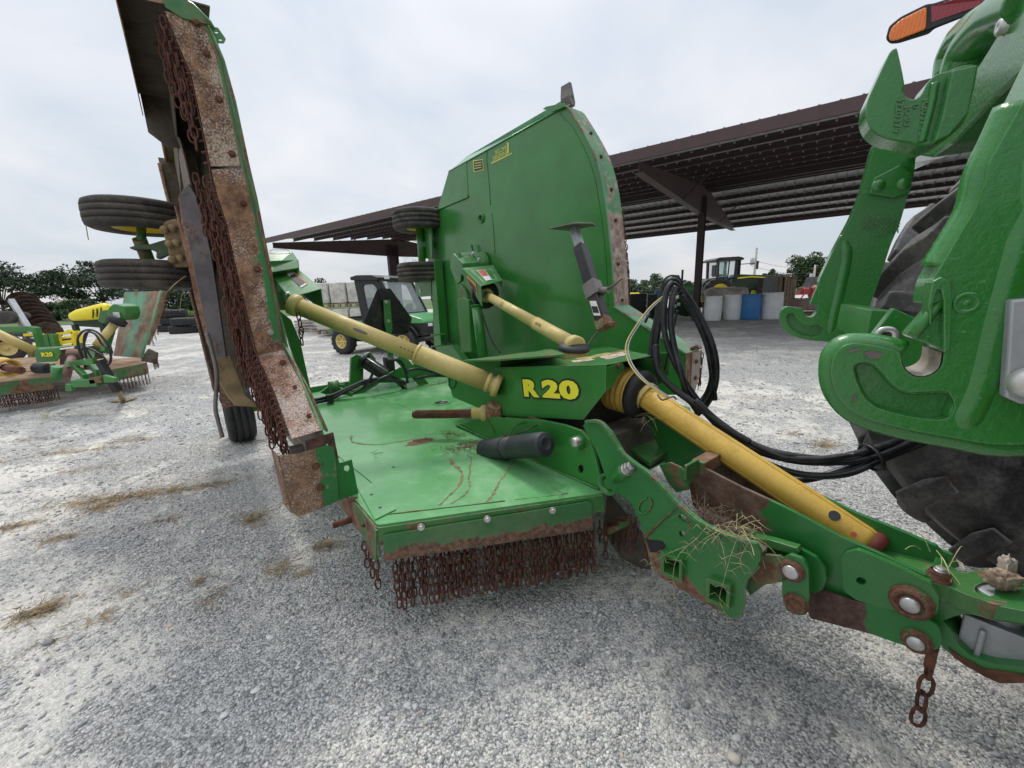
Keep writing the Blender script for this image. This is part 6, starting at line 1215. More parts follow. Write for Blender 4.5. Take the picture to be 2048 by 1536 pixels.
# corner cap at the top and the latch ear
strip([(230, -14, -2.14), (330, 8, -2.14), (366, 30, -2.14)], [(232, -60, -2.2), (352, -14, -2.2), (418, 46, -2.2)], M['rust_plate'], 'corner_cap', nw)
b = MB(); b.prism(Q([(406, 46), (366, 36), (331, 14), (318, -20), (345, -25), (382, 6), (420, 48)], fwp(-2.122)), -FV*.006); b.build('corner_plate', M['green_rust'], nw)
b = MB(); b.tube([onfw(345, -8, -2.13), onfw(385, 10, -2.13), onfw(419, 44, -2.13), onfw(428, 60, -2.14)], .008, 6); b.build('corner_edge', M['green'], nw)
b = MB(); b.prism(roundpoly(Q([(419, 52), (436, 55), (452, 78), (448, 85), (430, 84), (422, 72)], fwp(-2.16)), .004), -FV*.01, [Q(ell(433, 64, 4, 2.6), fwp(-2.16)), Q(ell(441, 79, 4, 2.6), fwp(-2.16))]); b.build('latch_ear', M['green'], nw, bevel=.002)
# outer skirt (now the ceiling), its deep front part and the rear skirt
b = MB(); b.prism([P(.26, -2.2, 2.56), P(.26, -4.6, 2.60), P(.05, -4.6, 2.58), P(.04, -3.25, 2.55), P(-.025, -3.2, 2.55), P(-.025, -2.15, 2.52)], UP*.006); b.build('outer_skirt', M['under'], nw)
b = MB(); b.prism([P(-.025, -2.15, 2.54), P(-.025, -3.2, 2.56), P(-.025, -3.2, 2.44), P(-.02, -2.15, 2.36)], -LV*.004); b.build('skid_shoe', M['rust_plate'], nw)
b = MB(); b.prism([P(.24, -3.2, 2.56), P(-.02, -3.2, 2.56), P(-.02, -3.2, 2.36), P(.05, -3.2, 2.30), P(.24, -3.2, 2.3)], -FV*.006); b.prism([P(.10, -2.2, 2.5), P(.10, -4.5, 2.56), P(.10, -4.5, 2.3), P(.10, -3.6, 2.3), P(.10, -2.3, 2.40)], LV*.006); b.build('inner_rib', M['under'], nw)
b = MB(); b.prism([P(.0, -4.6, 2.6), P(.26, -4.6, 2.6), P(.36, -4.6, .6), P(.06, -4.6, .6)], -FV*.006); b.build('rear_skirt', M['under'], nw)
b = MB(); b.tube([P(.0, -4.58, 2.55), P(.06, -4.58, .62)], .012, 8); b.tube([P(.04, -3.3, 2.56), P(.05, -4.58, 2.58)], .01, 8); b.build('skirt_bead', M['rust_plate'], nw)
# blade pan and blade
cpan = P(.155, -3.22, 1.72)
b = MB(); b.rev(cpan, -LV, [(-.02, .10), (.0, .2), (.02, .45), (.035, .60), (.045, .62), (.052, .62), (.045, .58), (.03, .40), (.02, 0)], 48); b.rev(cpan, -LV, [(-.15, .09), (.03, .09), (.06, .07), (.06, 0)], 20); b.build('stump_pan', pm('stump_pan', (.11, .075, .05), .6, metal=.3, var=.5, vs=3, dust=.4, bump=.15), nw)
M['blade'] = pm('blade_steel', (.085, .075, .078), .45, metal=.2, var=.35, vs=9, dust=.3, dc=(.16, .13, .11), rust=.45, rs=6, speck=.1, rc=(.07, .045, .04), rc2=(.15, .09, .07), bump=.25, wear=.8)
b = MB(); pts = Q([(361, 392), (380, 369), (394, 390), (408, 432), (424, 505), (436, 580), (446, 650), (455, 715), (438, 718), (424, 690), (404, 600), (384, 500), (368, 430)], lambda x, y: onpl(x, y, P(.105, -2.60, 1.6), (FV*.75-LV*.66).normalized()))
b.prism(pts, (FV*.75-LV*.66).normalized()*.012); b.build('cutter_blade', M['blade'], nw, bevel=.002)
b = MB(); pts = Q([(358, 395), (366, 400), (384, 500), (404, 600), (424, 690), (416, 690), (392, 600), (372, 500)], lambda x, y: onpl(x, y, P(.09, -2.62, 1.6), (FV*.75-LV*.66).normalized())); b.prism(pts, (FV*.75-LV*.66).normalized()*.006); b.build('blade_edge', M['rust_plate'], nw)
b = MB(); b.prism(Q([(430, 718), (462, 712), (492, 790), (520, 815), (470, 812), (452, 790), (436, 760)], fwp(-2.75)), -FV*.03); b.build('blade_carrier', M['mud'], nw, bevel=.006)
b = MB(); b.prism(Q([(436, 740), (452, 760), (480, 808), (446, 818)], fwp(-2.9)), -FV*.02); b.build('scraper_plate', M['rust_plate'], nw)
b = MB(); b.tube(smooth_path(Q([(414, 665), (424, 700), (434, 750), (431, 811), (436, 840), (445, 874)], fwp(-2.5)), 5), [.011, .011, .011, .011]*6+[.006] if False else .010, 7); b.build('bent_rod', M['steel_worn'], nw)
b = MB(); b.tube(smooth_path(Q([(352, 412), (362, 450), (378, 520), (398, 600), (412, 665)], fwp(-3.2)), 4), .010, 7); b.build('skirt_rod', M['rust_plate'], nw)
# inner end plate with the slotted bend, and the hinge bracket
pe = lambda x, y: onfw(x, y, -1.735)
M['end'] = pm('end_plate', (0.03, 0.17, 0.045), .5, rust=.35, rs=10, speck=.2, masks=[(pe(655, 950), -LV, .0, .045, .95)], bump=.5, bs=60, rc=(.17, .085, .05), rc2=(.30, .19, .11))
slots = [ell(574, 932+i*9.5+0, 4.2, 1.6, .15, 8) for i in range(9)]
b = MB(); b.prism(roundpoly(Q([(556, 912), (600, 907), (655, 890), (668, 896), (671, 915), (678, 1001), (640, 1018), (597, 1034), (582, 1024), (570, 975)], pe), .004), -FV*.005, [Q(s_, pe) for s_ in slots]+[Q(ell(646, 929, 3, 4.5, 0, 8, .5), pe), Q(ell(655, 974, 3, 4.5, 0, 8, .5), pe)]); b.build('end_plate', M['end'], nw, bevel=.0015)
b = MB(); b.prism([pe(556, 912), pe(582, 1026), pe(582, 1026)-FV*.10-LV*.01, pe(556, 912)-FV*.10-LV*.01], LV*.004); b.build('end_plate_bend', M['rust_plate'], nw)
for x, y in ((632, 932), (640, 975)): bolt(pe(x, y), FV, .011, parent=nw, mt='rust')
M['brk'] = pm('bracket_paint', (0.022, 0.16, 0.033), .4, rust=.3, rs=9, masks=[(pe(680, 925), (0, 0, 1), .0, .03, 1.0)], bump=.3, rc=(.05, .025, .02), rc2=(.16, .07, .05))
b = MB(); b.prism(Q([(611, 882), (667, 865), (679, 926), (704, 919), (717, 987), (678, 1001), (668, 920), (656, 888), (613, 902)], fwp(-1.745)), -FV*.010, [Q(ell(694, 937, 6, 6), fwp(-1.745))]); b.build('hinge_bracket', M['brk'], nw, bevel=.002)
b = MB(); b.cyl(onfw(700, 1000, -1.78), onfw(712, 1000, -1.70), .014, n=12); b.build('hinge_pin', M['rust'], nw)
b = MB(); b.box(onfw(595, 905, -1.80), .05, .06, .05, (LV, FV, UP)); b.build('hook_block', M['steel_worn'], nw)
# chain hooks and strands down the left edge of the front skirts
edA = [(340, 45), (350, 72), (366, 110), (383, 150), (392, 190)]; edB = [(426, 365), (436, 394), (454, 448), (469, 519), (486, 590), (508, 679), (517, 711)]; edC = [(517, 711, A), (533, 748, -2.04), (550, 786, -1.95), (567, 833, -1.85), (580, 875, -1.76)]
def along(pts, step):
    out = []; acc = 0.0
    for i in range(len(pts)-1):
        L_ = (pts[i+1]-pts[i]).length; t = acc
        while t < L_: out.append(pts[i].lerp(pts[i+1], t/L_)); t += step
        acc = t-L_
    return out
PA = along([onfw(x, y, A) for x, y in edA], .040); PB = along([onfw(x, y, A) for x, y in edB], .033); PC = along([onfw(x, y, F) for x, y, F in edC], .033)
b = MB()
for p in PA+PB+PC+along([onfw(x, y, A) for x, y in ((392, 190), (401, 233), (422, 333))], .04): b.tube([p+LV*.010-FV*.004, p-LV*.012-FV*.006, p-LV*.018-FV*.02], .0042, 5)
b.tube([p-LV*.004-FV*.006 for p in PA+along([onfw(x, y, A) for x, y in ((392, 190), (401, 233), (422, 333))], .04)+PB+PC], .003, 5); b.build('hook_row', M['chain'], nw)
for i, p in enumerate(PA):
    hang(p-LV*.020-FV*.014, random.choice((4, 5, 6)), nw, tilt=(0, random.gauss(0, .06))); hang(p-LV*.035-FV*.06, random.choice((4, 5)), nw)
for i, p in enumerate(PB):
    hang(p-LV*.022-FV*.012, random.choice((5, 6)), nw, tilt=(random.gauss(0, .03), random.gauss(0, .04))); hang(p-LV*.050-FV*.045+UP*.015, random.choice((4, 5, 6)), nw, tilt=(random.gauss(0, .03), random.gauss(0, .04)))
for i, p in enumerate(PC):
    hang(p-LV*.020-FV*.014, random.choice((5, 6)) if i < len(PC)-4 else 3, nw, tilt=(random.gauss(0, .03), random.gauss(0, .04)))
    if i < len(PC)-3: hang(p-LV*.045-FV*.05+UP*.015, random.choice((4, 5)), nw, tilt=(random.gauss(0, .03), random.gauss(0, .04)))
for x, y, n in ((424, 690, 3), (428, 705, 3), (434, 722, 3), (412, 660, 2), (438, 775, 3), (442, 800, 2), (370, 430, 4), (372, 450, 5), (376, 480, 5)): hang(onfw(x, y, -3.9 if y > 600 else -3.3), n, nw)
# pair of gauge wheels behind the wing
wA, wB = onfw(282, 436, -4.45), onfw(308, 551, -4.45)
for c in (wA, wB): wheel(nw, c, UP+LV*.03, .335, .205, mtr='rubber_dusty', rim='yellow_bright', groove=True, hub=.55, name='gauge_wheel')
b = MB(); b.cyl(wA, onfw(283, 490, -4.30), .030, n=16); b.cyl(onfw(279, 478, -4.3), wB, .045, n=16); b.build('spindle', M['green_rust'], nw)
b = MB(); b.prism(Q([(257, 495), (275, 489), (300, 488), (330, 479), (345, 484), (342, 508), (322, 518), (312, 516), (313, 503), (303, 499), (270, 500)], fwp(-4.25)), -FV*.06); b.build('wheel_fork', pm('fork_paint', (.10, .15, .09), .8, rust=.45, rs=5, rc=(.2, .15, .08), rc2=(.33, .26, .15), bump=.4), nw, bevel=.01)
b = MB(); b.prism(Q([(323, 443), (350, 437), (370, 440), (378, 534), (343, 536), (336, 500), (328, 470)], fwp(-4.15)), -FV*.07); b.build('fork_mount', M['mud'], nw, bevel=.012)
for x, y in ((329, 459), (345, 456), (339, 488), (352, 486), (345, 519), (360, 516)):
    b = MB(); p = onfw(x, y, -4.14); b.rev(p, FV, [(0, .030), (.02, .027), (.035, .014), (.035, 0)], 10); b.build('mount_bolt', M['mud'], nw)
b = MB(); b.prism(Q([(343, 436), (362, 425), (372, 445), (352, 452)], fwp(-4.2)), -FV*.05); b.build('mount_lug', M['green_rust'], nw)
b = MB(); b.tube(smooth_path(Q([(168, 415), (171, 445), (177, 480)], fwp(-4.6)), 4), .004, 4); b.build('hanging_twine', M['straw'], nw)
for pts in ([(372, 552), (350, 568), (328, 592)], [(368, 580), (362, 600), (360, 625)]): b = MB(); b.tube(smooth_path(Q(pts, fwp(-3.6)), 4), .003, 4); b.build('hanging_twine', M['straw'], nw)
# wing gearbox with shields, strut
b = MB(); b.prism([onfw(x, y, F) for x, y, F in ((528, 506, -3.05), (585, 503, -3.05), (596, 520, -2.9), (598, 536, -2.85), (535, 546, -2.85))], -UP*.03-FV*.08); b.prism(Q([(530, 522), (597, 519), (599, 538), (585, 580), (555, 600), (535, 560)], fwp(-2.92)), -FV*.12); gc = b.build('gearbox_cover', pm('cover_green', GR, .4, var=.12, dust=.25, dc=(.11, .19, .07), bump=.05, coat=.1), nw, bevel=.004)
cE = onfw(560, 513, -2.88); b = MB(); u1 = (onfw(596, 512, -2.88)-cE).normalized(); n1_ = FV*.5+UP*.8; v1 = n1_.normalized().cross(u1); b.prism([cE+n1_.normalized()*.03+u1*.055*x+v1*.03*y for x, y in ell(0, 0, 1, 1, 0, 18, .5)], n1_.normalized()*.002, [[cE+n1_.normalized()*.03+u1*.049*x+v1*.024*y for x, y in ell(0, 0, 1, 1, 0, 18, .5)]]); b.build('cast_emblem', M['dgreen'], gc)
b = MB(); b.box(onfw(565, 535, -2.84), .04, .004, .022, (LV, FV, UP)); b.build('label', M['label_white'], gc)
F0, F1 = -2.95, -2.62
qa, qb, qc, qd = onfw(541, 548, F0), onfw(594, 536, F0), onfw(643, 577, F1), onfw(579, 595, F1)
b = MB(); b.prism([qa, qb, qc, qd], -UP*.005); b.prism([qb, qc, qc-UP*.135, qb-UP*.16], -LV*.005); b.prism([qa, qd, qd-UP*.02, qa-UP*.18], LV*.005); ws = b.build('shaft_shield', M['green'], nw, bevel=.002)
n6 = (qb-qa).cross(qd-qa).normalized(); n6 = n6 if n6.z > 0 else -n6; q6 = lambda s, t: qa.lerp(qd, t).lerp(qb.lerp(qc, t), s)+n6*.003
b = MB(); b.prism([q6(.48, .16), q6(.75, .10), q6(.78, .72), q6(.50, .80)], n6*.001); w1 = b.build('warning_decal', M['label_white'], ws); b = MB(); b.prism([q6(.49, .28)+n6*.002, q6(.70, .23)+n6*.002, q6(.73, .68)+n6*.002, q6(.51, .74)+n6*.002], n6*.0005); b.build('decal_field', M['label_black'], w1); b = MB(); b.prism([q6(.71, .22)+n6*.002, q6(.765, .2)+n6*.002, q6(.79, .70)+n6*.002, q6(.74, .72)+n6*.002], n6*.0005); b.build('decal_field', M['label_red'], w1)
for s_, t_ in ((.97, .03), (.03, .90)): bolt(q6(s_, t_), n6, .009, parent=ws)
b = MB(); b.box(onfw(575, 600, -2.85), .10, .16, .12, (LV, FV, UP)); b.cyl(onfw(572, 600, -2.9), a+(c2-c2), .045, n=16) if False else None; b.build('gearbox_body', M['green_rust'], nw, bevel=.01)
b = MB(); b.prism(Q([(560, 622), (583, 640), (600, 680), (621, 776), (617, 784), (606, 770), (580, 690)], fwp(-2.75)), -FV*.05); b.build('wing_strut', M['green'], mow, bevel=.003)
for i in range(1): hang(onfw(597, 632, -2.5), 3, mow)
hang(onfw(602, 668, -2.5), 2, mow)
# ==================================================================== tractor standing at the hitch (only its rear is in the photo)
TH2 = R(59.4); FT = Vector((math.sin(TH2), -math.cos(TH2), 0)); LT = Vector((math.cos(TH2), math.sin(TH2), 0))
def T(l_, f_, z): return LT*l_+FT*f_+UP*z
trc = thing('tractor', 'rear of a large green tractor with hooked hitch frame and lugged tyre at the right', 'tractor', tuple(T(.99, 1.5, 0)))
lt = lambda L_: (lambda x, y: onpl(x, y, LT*L_, LT)); ft = lambda F_: (lambda x, y: onpl(x, y, FT*F_, FT))
NL = .53
out = [(1800, 704), (1760, 693), (1709, 686), (1686, 692), (1668, 712), (1662, 738), (1664, 765), (1676, 795), (1703, 823), (1742, 841), (1817, 860), (1908, 876), (1979, 889), (2048, 889), (2160, 880), (2260, 700), (2300, 400), (2330, 100), (2300, -200), (2200, -250), (2140, 20), (2048, 202), (2005, 277), (1976, 332), (1973, 358), (1953, 416), (1908, 488), (1885, 528), (1866, 560), (1860, 587), (1857, 613), (1887, 596), (1887, 645), (1888, 704), (1885, 730), (1872, 746), (1849, 755), (1826, 753), (1810, 740), (1802, 722)]
pk = [(1706, 740), (1712, 727), (1728, 723), (1748, 728), (1766, 745), (1787, 769), (1820, 784), (1885, 781), (1901, 790), (1909, 811), (1901, 832), (1878, 840), (1817, 833), (1751, 814), (1722, 785)]
def smooth2(pts, k=3): return [(v.x, v.y) for v in smooth_path([Vector((x, y, 0)) for x, y in pts], k, True)]
pks = smooth2(pk, 2)
b = MB(); b.prism(roundpoly([lt(NL)(x, y) for x, y in out], .009, 3), LT*.045, [[lt(NL)(x, y) for x, y in pks]]); hf = b.build('quick_hitch', M['green_cast'], trc, bevel=.003)
b = MB(); b.prism([lt(NL+.012)(1808+(x-1808)*1.05, 782+(y-782)*1.08) for x, y in pks], LT*.02); b.build('hook_recess', M['green_cast'], hf)
b = MB(); b.tube([lt(NL+.0105)(x, y) for x, y in pks], .0028, 6, closed=True); b.build('recess_fillet', M['green_cast'], hf)
# rolled outer edges of the near leg
b = MB(); b.tube(smooth_path([lt(NL+.022)(x, y) for x, y in ((1800, 706), (1760, 695), (1709, 690), (1686, 696), (1670, 714), (1666, 740), (1668, 765), (1680, 792), (1705, 818), (1742, 836), (1817, 855), (1908, 871), (1979, 884), (2048, 884))], 3), .0135, 10); b.build('hook_edge', M['green_cast'], hf)
for pts in ([(2048, 215), (2012, 290), (1985, 345), (1965, 420), (1920, 495), (1890, 540)],):
    b = MB(); b.tube(smooth_path([lt(NL+.022)(x, y) for x, y in pts], 4), .0195, 12); b.build('leg_edge', M['green_cast'], hf)
for pts, r_ in (([(2085, 300), (2030, 480), (1985, 640), (1955, 760), (1925, 830), (1912, 870)], .011), ([(2120, 80), (2060, 330), (2010, 520)], .014)):
    b = MB(); pp = smooth_path([lt(NL+.013)(x, y) for x, y in pts], 5); b.tube(pp, [.0165*min(1, (i+1)/6, (len(pp)-i)/6)**.5 for i in range(len(pp))], 14); b.build('cast_ridge', M['green_cast'], hf)
b = MB(); q = lt(NL)(1934, 606); b.rev(q, -LT, [(-.002, .0105), (.0008, .0095), (.0008, .0065), (-.0003, .006), (-.0003, .003), (.0008, .002), (.0008, 0)], 22); b.build('cast_boss', M['green_cast'], hf)
b = MB(); b.prism(Q([(2022, 600), (2140, 590), (2130, 815), (2040, 808), (2010, 795)], lt(NL-.012)), LT*.012); b.build('side_plate', M['alu'], hf, bevel=.002)
b = MB(); q = lt(NL-.013)(2058, 765); b.rev(q, -LT, [(0, .014), (.008, .012), (.012, .006), (.013, 0)], 20); b.build('side_plate_bolt', M['steel'], hf)
# latch wedge, its housing and the seat liner of the hook
b = MB(); b.prism(Q([(1821, 672), (1828, 678), (1848, 684), (1879, 696), (1886, 706), (1887, 640), (1887, 597)], lt(NL+.006)), LT*.03); b.build('latch_wedge', M['green_cast'], hf, bevel=.002)
b = MB(); b.tube([lt(NL+.004)(1824, 674), lt(NL+.004)(1884, 600)], .0045, 8); b.build('latch_edge', M['green_worn'], hf)
b = MB(); b.prism(Q([(1865, 563), (1884, 553), (1901, 563), (1905, 600), (1900, 700), (1888, 705), (1887, 600), (1882, 578), (1876, 578), (1868, 600), (1862, 650), (1857, 613)], lt(NL-.004)), LT*.02); b.build('latch_housing', M['green_cast'], hf, bevel=.003)
hp_ = [(v.x, v.y) for v in smooth_path([Vector((x, y, 0)) for x, y in ((1802, 722), (1810, 740), (1826, 752), (1849, 754), (1871, 745), (1883, 730), (1887, 704))], 4)]
b = MB(); v0 = [lt(NL-.001)(x, y) for x, y in hp_]; v1 = [p+LT*.05 for p in v0]; v0i = [p+(lt(NL)(1846, 720)-p).normalized()*.0012 for p in v0]; v1i = [p+LT*.051 for p in v0i]; n = len(v0); b.add(v0i+v1i, [(i, i+1, n+i+1, n+i) for i in range(n-1)]); b.build('hook_seat', pm('bare_seat', (.42, .36, .30), .4, metal=.4, rust=.3, rs=25, bump=.2), hf)
for pts in ([(1727, 705), (1742, 702), (1764, 706), (1760, 716), (1738, 718)], [(1708, 790), (1714, 788), (1712, 800), (1707, 806), (1704, 798)], [(1694, 702), (1715, 695), (1722, 698), (1700, 706)]):
    b = MB(); b.prism(smooth_and(Q(pts, lt(NL-.0012))) if False else roundpoly(Q(pts, lt(NL-.0010)), .001), -LT*.0004); b.build('chipped_paint', M['steel_worn'], hf)
# inner brackets seen between the legs
b = MB(); b.prism(Q([(1735, 684), (1787, 616), (1839, 639), (1852, 660), (1848, 700), (1838, 730), (1820, 742), (1790, 735)], lt(.86)), LT*.02); b.prism(Q([(1728, 684), (1742, 619), (1790, 622), (1748, 690)], lt(1.0)), LT*.3); bk = b.build('latch_bracket', M['green_cast'], hf, bevel=.002)
b = MB(); q = lt(.858)(1773, 672); b.rev(q, -LT, [(0, .016), (.003, .015), (.003, .008), (0, .007), (0, 0)], 20, mats=[0, 0, 0, 1]); b.build('bracket_bolt', [M['steel'], M['label_black']], hf)
# far leg
FL = 1.40
fo = [(1607, 618), (1590, 615), (1573, 613), (1563, 620), (1559, 635), (1562, 650), (1573, 664), (1590, 674), (1620, 681), (1647, 683), (1680, 686), (1705, 684), (1722, 675), (1733, 655), (1742, 606), (1765, 541), (1781, 490), (1800, 446), (1815, 394), (1828, 350), (1832, 310), (1820, 285), (1751, 280), (1735, 342), (1719, 397), (1700, 440), (1667, 500), (1638, 561), (1636, 606), (1634, 626), (1625, 635), (1613, 634), (1607, 626)]
fp_ = [(1572, 633), (1578, 626), (1588, 627), (1594, 637), (1605, 648), (1620, 651), (1636, 648), (1645, 655), (1642, 668), (1625, 674), (1600, 669), (1582, 658), (1574, 646)]
b = MB(); b.prism(roundpoly([lt(FL)(x, y) for x, y in fo], .012, 3), LT*.05, [[lt(FL)(x, y) for x, y in fp_]]); fl_ = b.build('quick_hitch_leg', M['green_cast'], trc, bevel=.004)
b = MB(); b.prism([lt(FL+.014)(1608+(x-1608)*1.06, 650+(y-650)*1.1) for x, y in fp_], LT*.02); b.build('hook_recess', M['green_cast'], fl_)
for pts, r_ in (([(1683, 470), (1692, 500), (1688, 540), (1665, 640), (1655, 678)], .017),):
    b = MB(); pp = smooth_path([lt(FL+.012)(x, y) for x, y in pts], 5); b.tube(pp, [r_*min(1, (i+1)/6, (len(pp)-i)/6)**.5 for i in range(len(pp))], 12); b.build('cast_ridge', M['green_cast'], fl_)
b = MB(); q = lt(FL)(1698, 633); b.rev(q, -LT, [(0, .020), (.003, .019), (.003, .003), (.001, .002), (.001, 0)], 26, mats=[0, 0, 0, 1]); b.build('pin_cap', [M['alu'], M['label_black']], fl_)
b = MB(); b.prism(Q([(1636, 570), (1637, 610), (1620, 608)], lt(FL+.01)), LT*.02); b.build('latch_wedge', M['green_cast'], fl_)
xd = lt(FL)(1790, 452)-lt(FL)(1740, 446)
for i, s_ in enumerate(('R340725', 'R340225', 'MTL 2 URA', 'JII')): text(s_, 'cast_number', M['green_cast'], lt(FL-.001)(1763-i*.5, 438+i*9.5), xd, UP, .02, fl_, .0012, offset=.0004, fith=.011, fit=.075 if i < 3 else .02)
# far leg top joint and the cross beam
b = MB(); b.prism(Q([(1738, 388), (1748, 355), (1800, 328), (1826, 345), (1822, 385), (1790, 396)], lt(FL-.01)), LT*.03); b.build('joint_block', M['green_cast'], fl_, bevel=.004)
for x, y in ((1757, 371), (1808, 368)): b = MB(); b.rev(lt(FL-.01)(x, y), -LT, [(0, .014), (.004, .012), (.004, 0)], 16); b.build('joint_bolt', M['green_cast'], fl_)
CF = .30
cbt = [(1751, 278), (1748, 352), (1790, 330), (1833, 312), (1858, 316), (1898, 290), (1925, 262), (1990, 195), (2060, 130), (2160, 40), (2200, -120), (2100, -120), (2048, -10), (2028, 13), (1960, 124), (1900, 200), (1830, 262)]
b = MB(); b.prism([ft(CF)(x, y) for x, y in cbt], FT*.09); b.build('quick_hitch_beam', M['green_cast'], trc, bevel=.006)
# top hook in the middle of the frame
TL = .93
th_ = [(1794, 93), (1797, 104), (1805, 140), (1810, 169), (1805, 182), (1817, 197), (1833, 198), (1846, 185), (1856, 163), (1872, 147), (1895, 142), (1927, 129), (1958, 127), (1952, 165), (1940, 215), (1930, 245), (1885, 286), (1846, 293), (1820, 286), (1768, 277), (1742, 260), (1730, 231), (1734, 202), (1758, 150), (1781, 101)]
b = MB(); b.prism(roundpoly([lt(TL)(x, y) for x, y in th_], .010, 3), LT*.055); tk = b.build('top_hook', M['green_cast'], trc, bevel=.007)
b = MB(); b.tube(smooth_path([lt(TL)(x, y) for x, y in ((1870, 165), (1862, 210), (1852, 250), (1843, 285))], 4), .006, 8); b.prism(Q([(1905, 140), (1958, 128), (1938, 225), (1900, 270), (1868, 285), (1885, 230)], lt(TL-.018)), LT*.018); b.build('hook_rib', M['green_cast'], tk, bevel=.004)
for s_, (x, y), hgt in (('R203718', (1848, 235), .012), ('JDSU', (1813, 232), .012), ('4220379', (1797, 230), .012), ('D', (1832, 213), .012)):
    dn_ = lt(TL)(x-3, y+24)-lt(TL)(x+3, y-24)
    if len(s_) > 1: text(s_, 'cast_number', M['green_cast'], lt(TL-.0008)(x, y), dn_, lt(TL)(x+10, y+1)-lt(TL)(x, y), .02, tk, .0014, offset=.0005, fit=.052*len(s_)/7, fith=hgt*.75)
    else: text(s_, 'cast_number', M['green_cast'], lt(TL-.0008)(x, y), dn_, lt(TL)(x+10, y+1)-lt(TL)(x, y), .012, tk, .0014, fith=.007, fit=.006)
# lift hoses / stabilising castings behind the top beam
for pts, r_ in (([(1903, 150), (1908, 110), (1930, 70), (1970, 40), (2010, 25), (2060, 30)], .028), ([(1925, 150), (1940, 100), (1968, 60), (2010, 20), (2080, -10)], .034)):
    b = MB(); b.tube(smooth_path([ft(CF+.02)(x, y) for x, y in pts], 5), r_, 14); b.build('lift_casting', M['green_cast'], trc)
b = MB(); b.rev(ft(CF)(2014, 50), -FT, [(-.02, .012), (.008, .012), (.010, .010), (.010, .005), (.008, 0)], 22); b.build('lift_pin', M['steel'], trc)
# marker lamp bar on the mudguard
LD = 1.15
lp = lambda x, y: ony(x, y, LD-(x-1775)*.0006)
b = MB(); b.prism(roundpoly([lp(x, y) for x, y in ((1771, 78), (1778, 52), (1800, 34), (1853, 8), (1866, 7), (2010, -40), (2150, -80), (2150, -40), (2016, 0), (1868, 58), (1858, 68), (1797, 87), (1780, 88))], .006), ray(1860, 40)*.05); lb_ = b.build('marker_lamp', M['black_plastic'], trc, bevel=.004)
f_ = lambda x, y, d: lp(x, y)-ray(1860, 40)*d
b = MB(); b.prism(roundpoly([f_(x, y, .001) for x, y in ((1777, 74), (1783, 56), (1802, 39), (1852, 14), (1854, 22), (1852, 55), (1848, 60), (1796, 80), (1781, 82))], .005), -ray(1860, 40)*.008); b.build('amber_lens', M['amber'], lb_, bevel=.003)
b = MB(); b.prism([f_(x, y, .001) for x, y in ((1862, 13), (2010, -34), (2150, -72), (2150, -48), (2012, -6), (1863, 44))], -ray(1860, 40)*.004); b.build('red_reflector', M['redlens'], lb_)
# rear tyre on the far side, with its lugs
def big_tyre(Lin, s, name):
    c = T(Lin+s*.27, 1.49, 1.07); Rr = 1.01; wd = .54
    b = MB(); h2 = wd/2; prof = [(-h2*.7, .56), (-h2*.96, .66), (-h2, .80), (-h2*.92, .93), (-h2*.75, .99), (-h2*.4, Rr), (h2*.4, Rr), (h2*.75, .99), (h2*.92, .93), (h2, .80), (h2*.96, .66), (h2*.7, .56), (-h2*.7, .56)]
    b.rev(c, LT, prof, 64); nl = 22
    u, v_ = FT, UP
    def pt(a, r_, w_): return c+(u*math.cos(a)+v_*math.sin(a))*r_+LT*w_
    for i in range(nl):
        for s2 in (-1, 1):
            a0 = 2*math.pi*(i+(.5 if s2 > 0 else 0))/nl; secs = []
            for t, hw in ((0, .034), (.35, .034), (.7, .036), (.92, .044), (1.0, .044)):
                w_ = s2*(-.02+t*(h2+.015)); aa = a0-.235*t-.02*t*t; rb = Rr-.02 if t < .8 else .93; rt = Rr+.055 if t < .8 else Rr+.035
                da = hw/Rr; dt = da*.72
                secs.append((pt(aa-da*1.25, rb, w_), pt(aa-dt, rt, w_), pt(aa+dt, rt, w_), pt(aa+da*1.25, rb, w_)))
            w_ = s2*(h2+.008); aa = a0-.255; da = .05
            secs.append((pt(aa-da, .86, w_), pt(aa-da*.7, .93, w_+s2*.004), pt(aa+da*.7, .93, w_+s2*.004), pt(aa+da, .86, w_)))
            vs = [p for q in secs for p in q]; k = len(secs); fs = [(4*j+m_, 4*j+m_+1, 4*j+m_+5, 4*j+m_+4) for j in range(k-1) for m_ in range(3)]+[(0, 3, 2, 1), (4*k-4, 4*k-3, 4*k-2, 4*k-1)]
            fs += [(4*j+3, 4*j, 4*j+4, 4*j+7) for j in range(k-1)]
            b.add(vs, fs)
    o = b.build(name, M['tyre_lug'], trc, bevel=.006)
    b = MB(); b.rev(c, LT, [(-h2*.72, .57), (-h2*.3, .5), (-h2*.1, .45), (0, .15), (-.1, .12), (-.1, 0)], 40); b.rev(c, LT, [(h2*.72, .57), (h2*.3, .5), (h2*.1, .45), (0.01, .15)], 40); b.build('rim', M['yellow_bright'], o)
    b = MB(); q = pt(math.pi+.55, .80, -s*(h2+.001)); 
    return o
big_tyre(2.2, 1, 'rear_tyre'); big_tyre(-.30, -1, 'rear_tyre')
b = MB(); b.box(T(1.08, 1.85, .95), 1.45, 2.15, 1.0, (FT, LT, UP)); b.box(T(.99, 2.6, 1.15), 2.2, .7, .9, (FT, LT, UP)); b.build('axle_shade_block', M['black'], trc, bevel=.03)  # out-of-view axle mass, oversized to shade the tyre's inner side
b = MB(); b.prism([T(1.8, 1.0, 2.1), T(2.8, 1.0, 2.1), T(2.8, 2.3, 2.3), T(1.8, 2.3, 2.3)], UP*.05); b.prism([T(-.8, 1.0, 2.1), T(.2, 1.0, 2.1), T(.2, 2.3, 2.3), T(-.8, 2.3, 2.3)], UP*.05); b.build('mudguard', M['black_plastic'], trc)
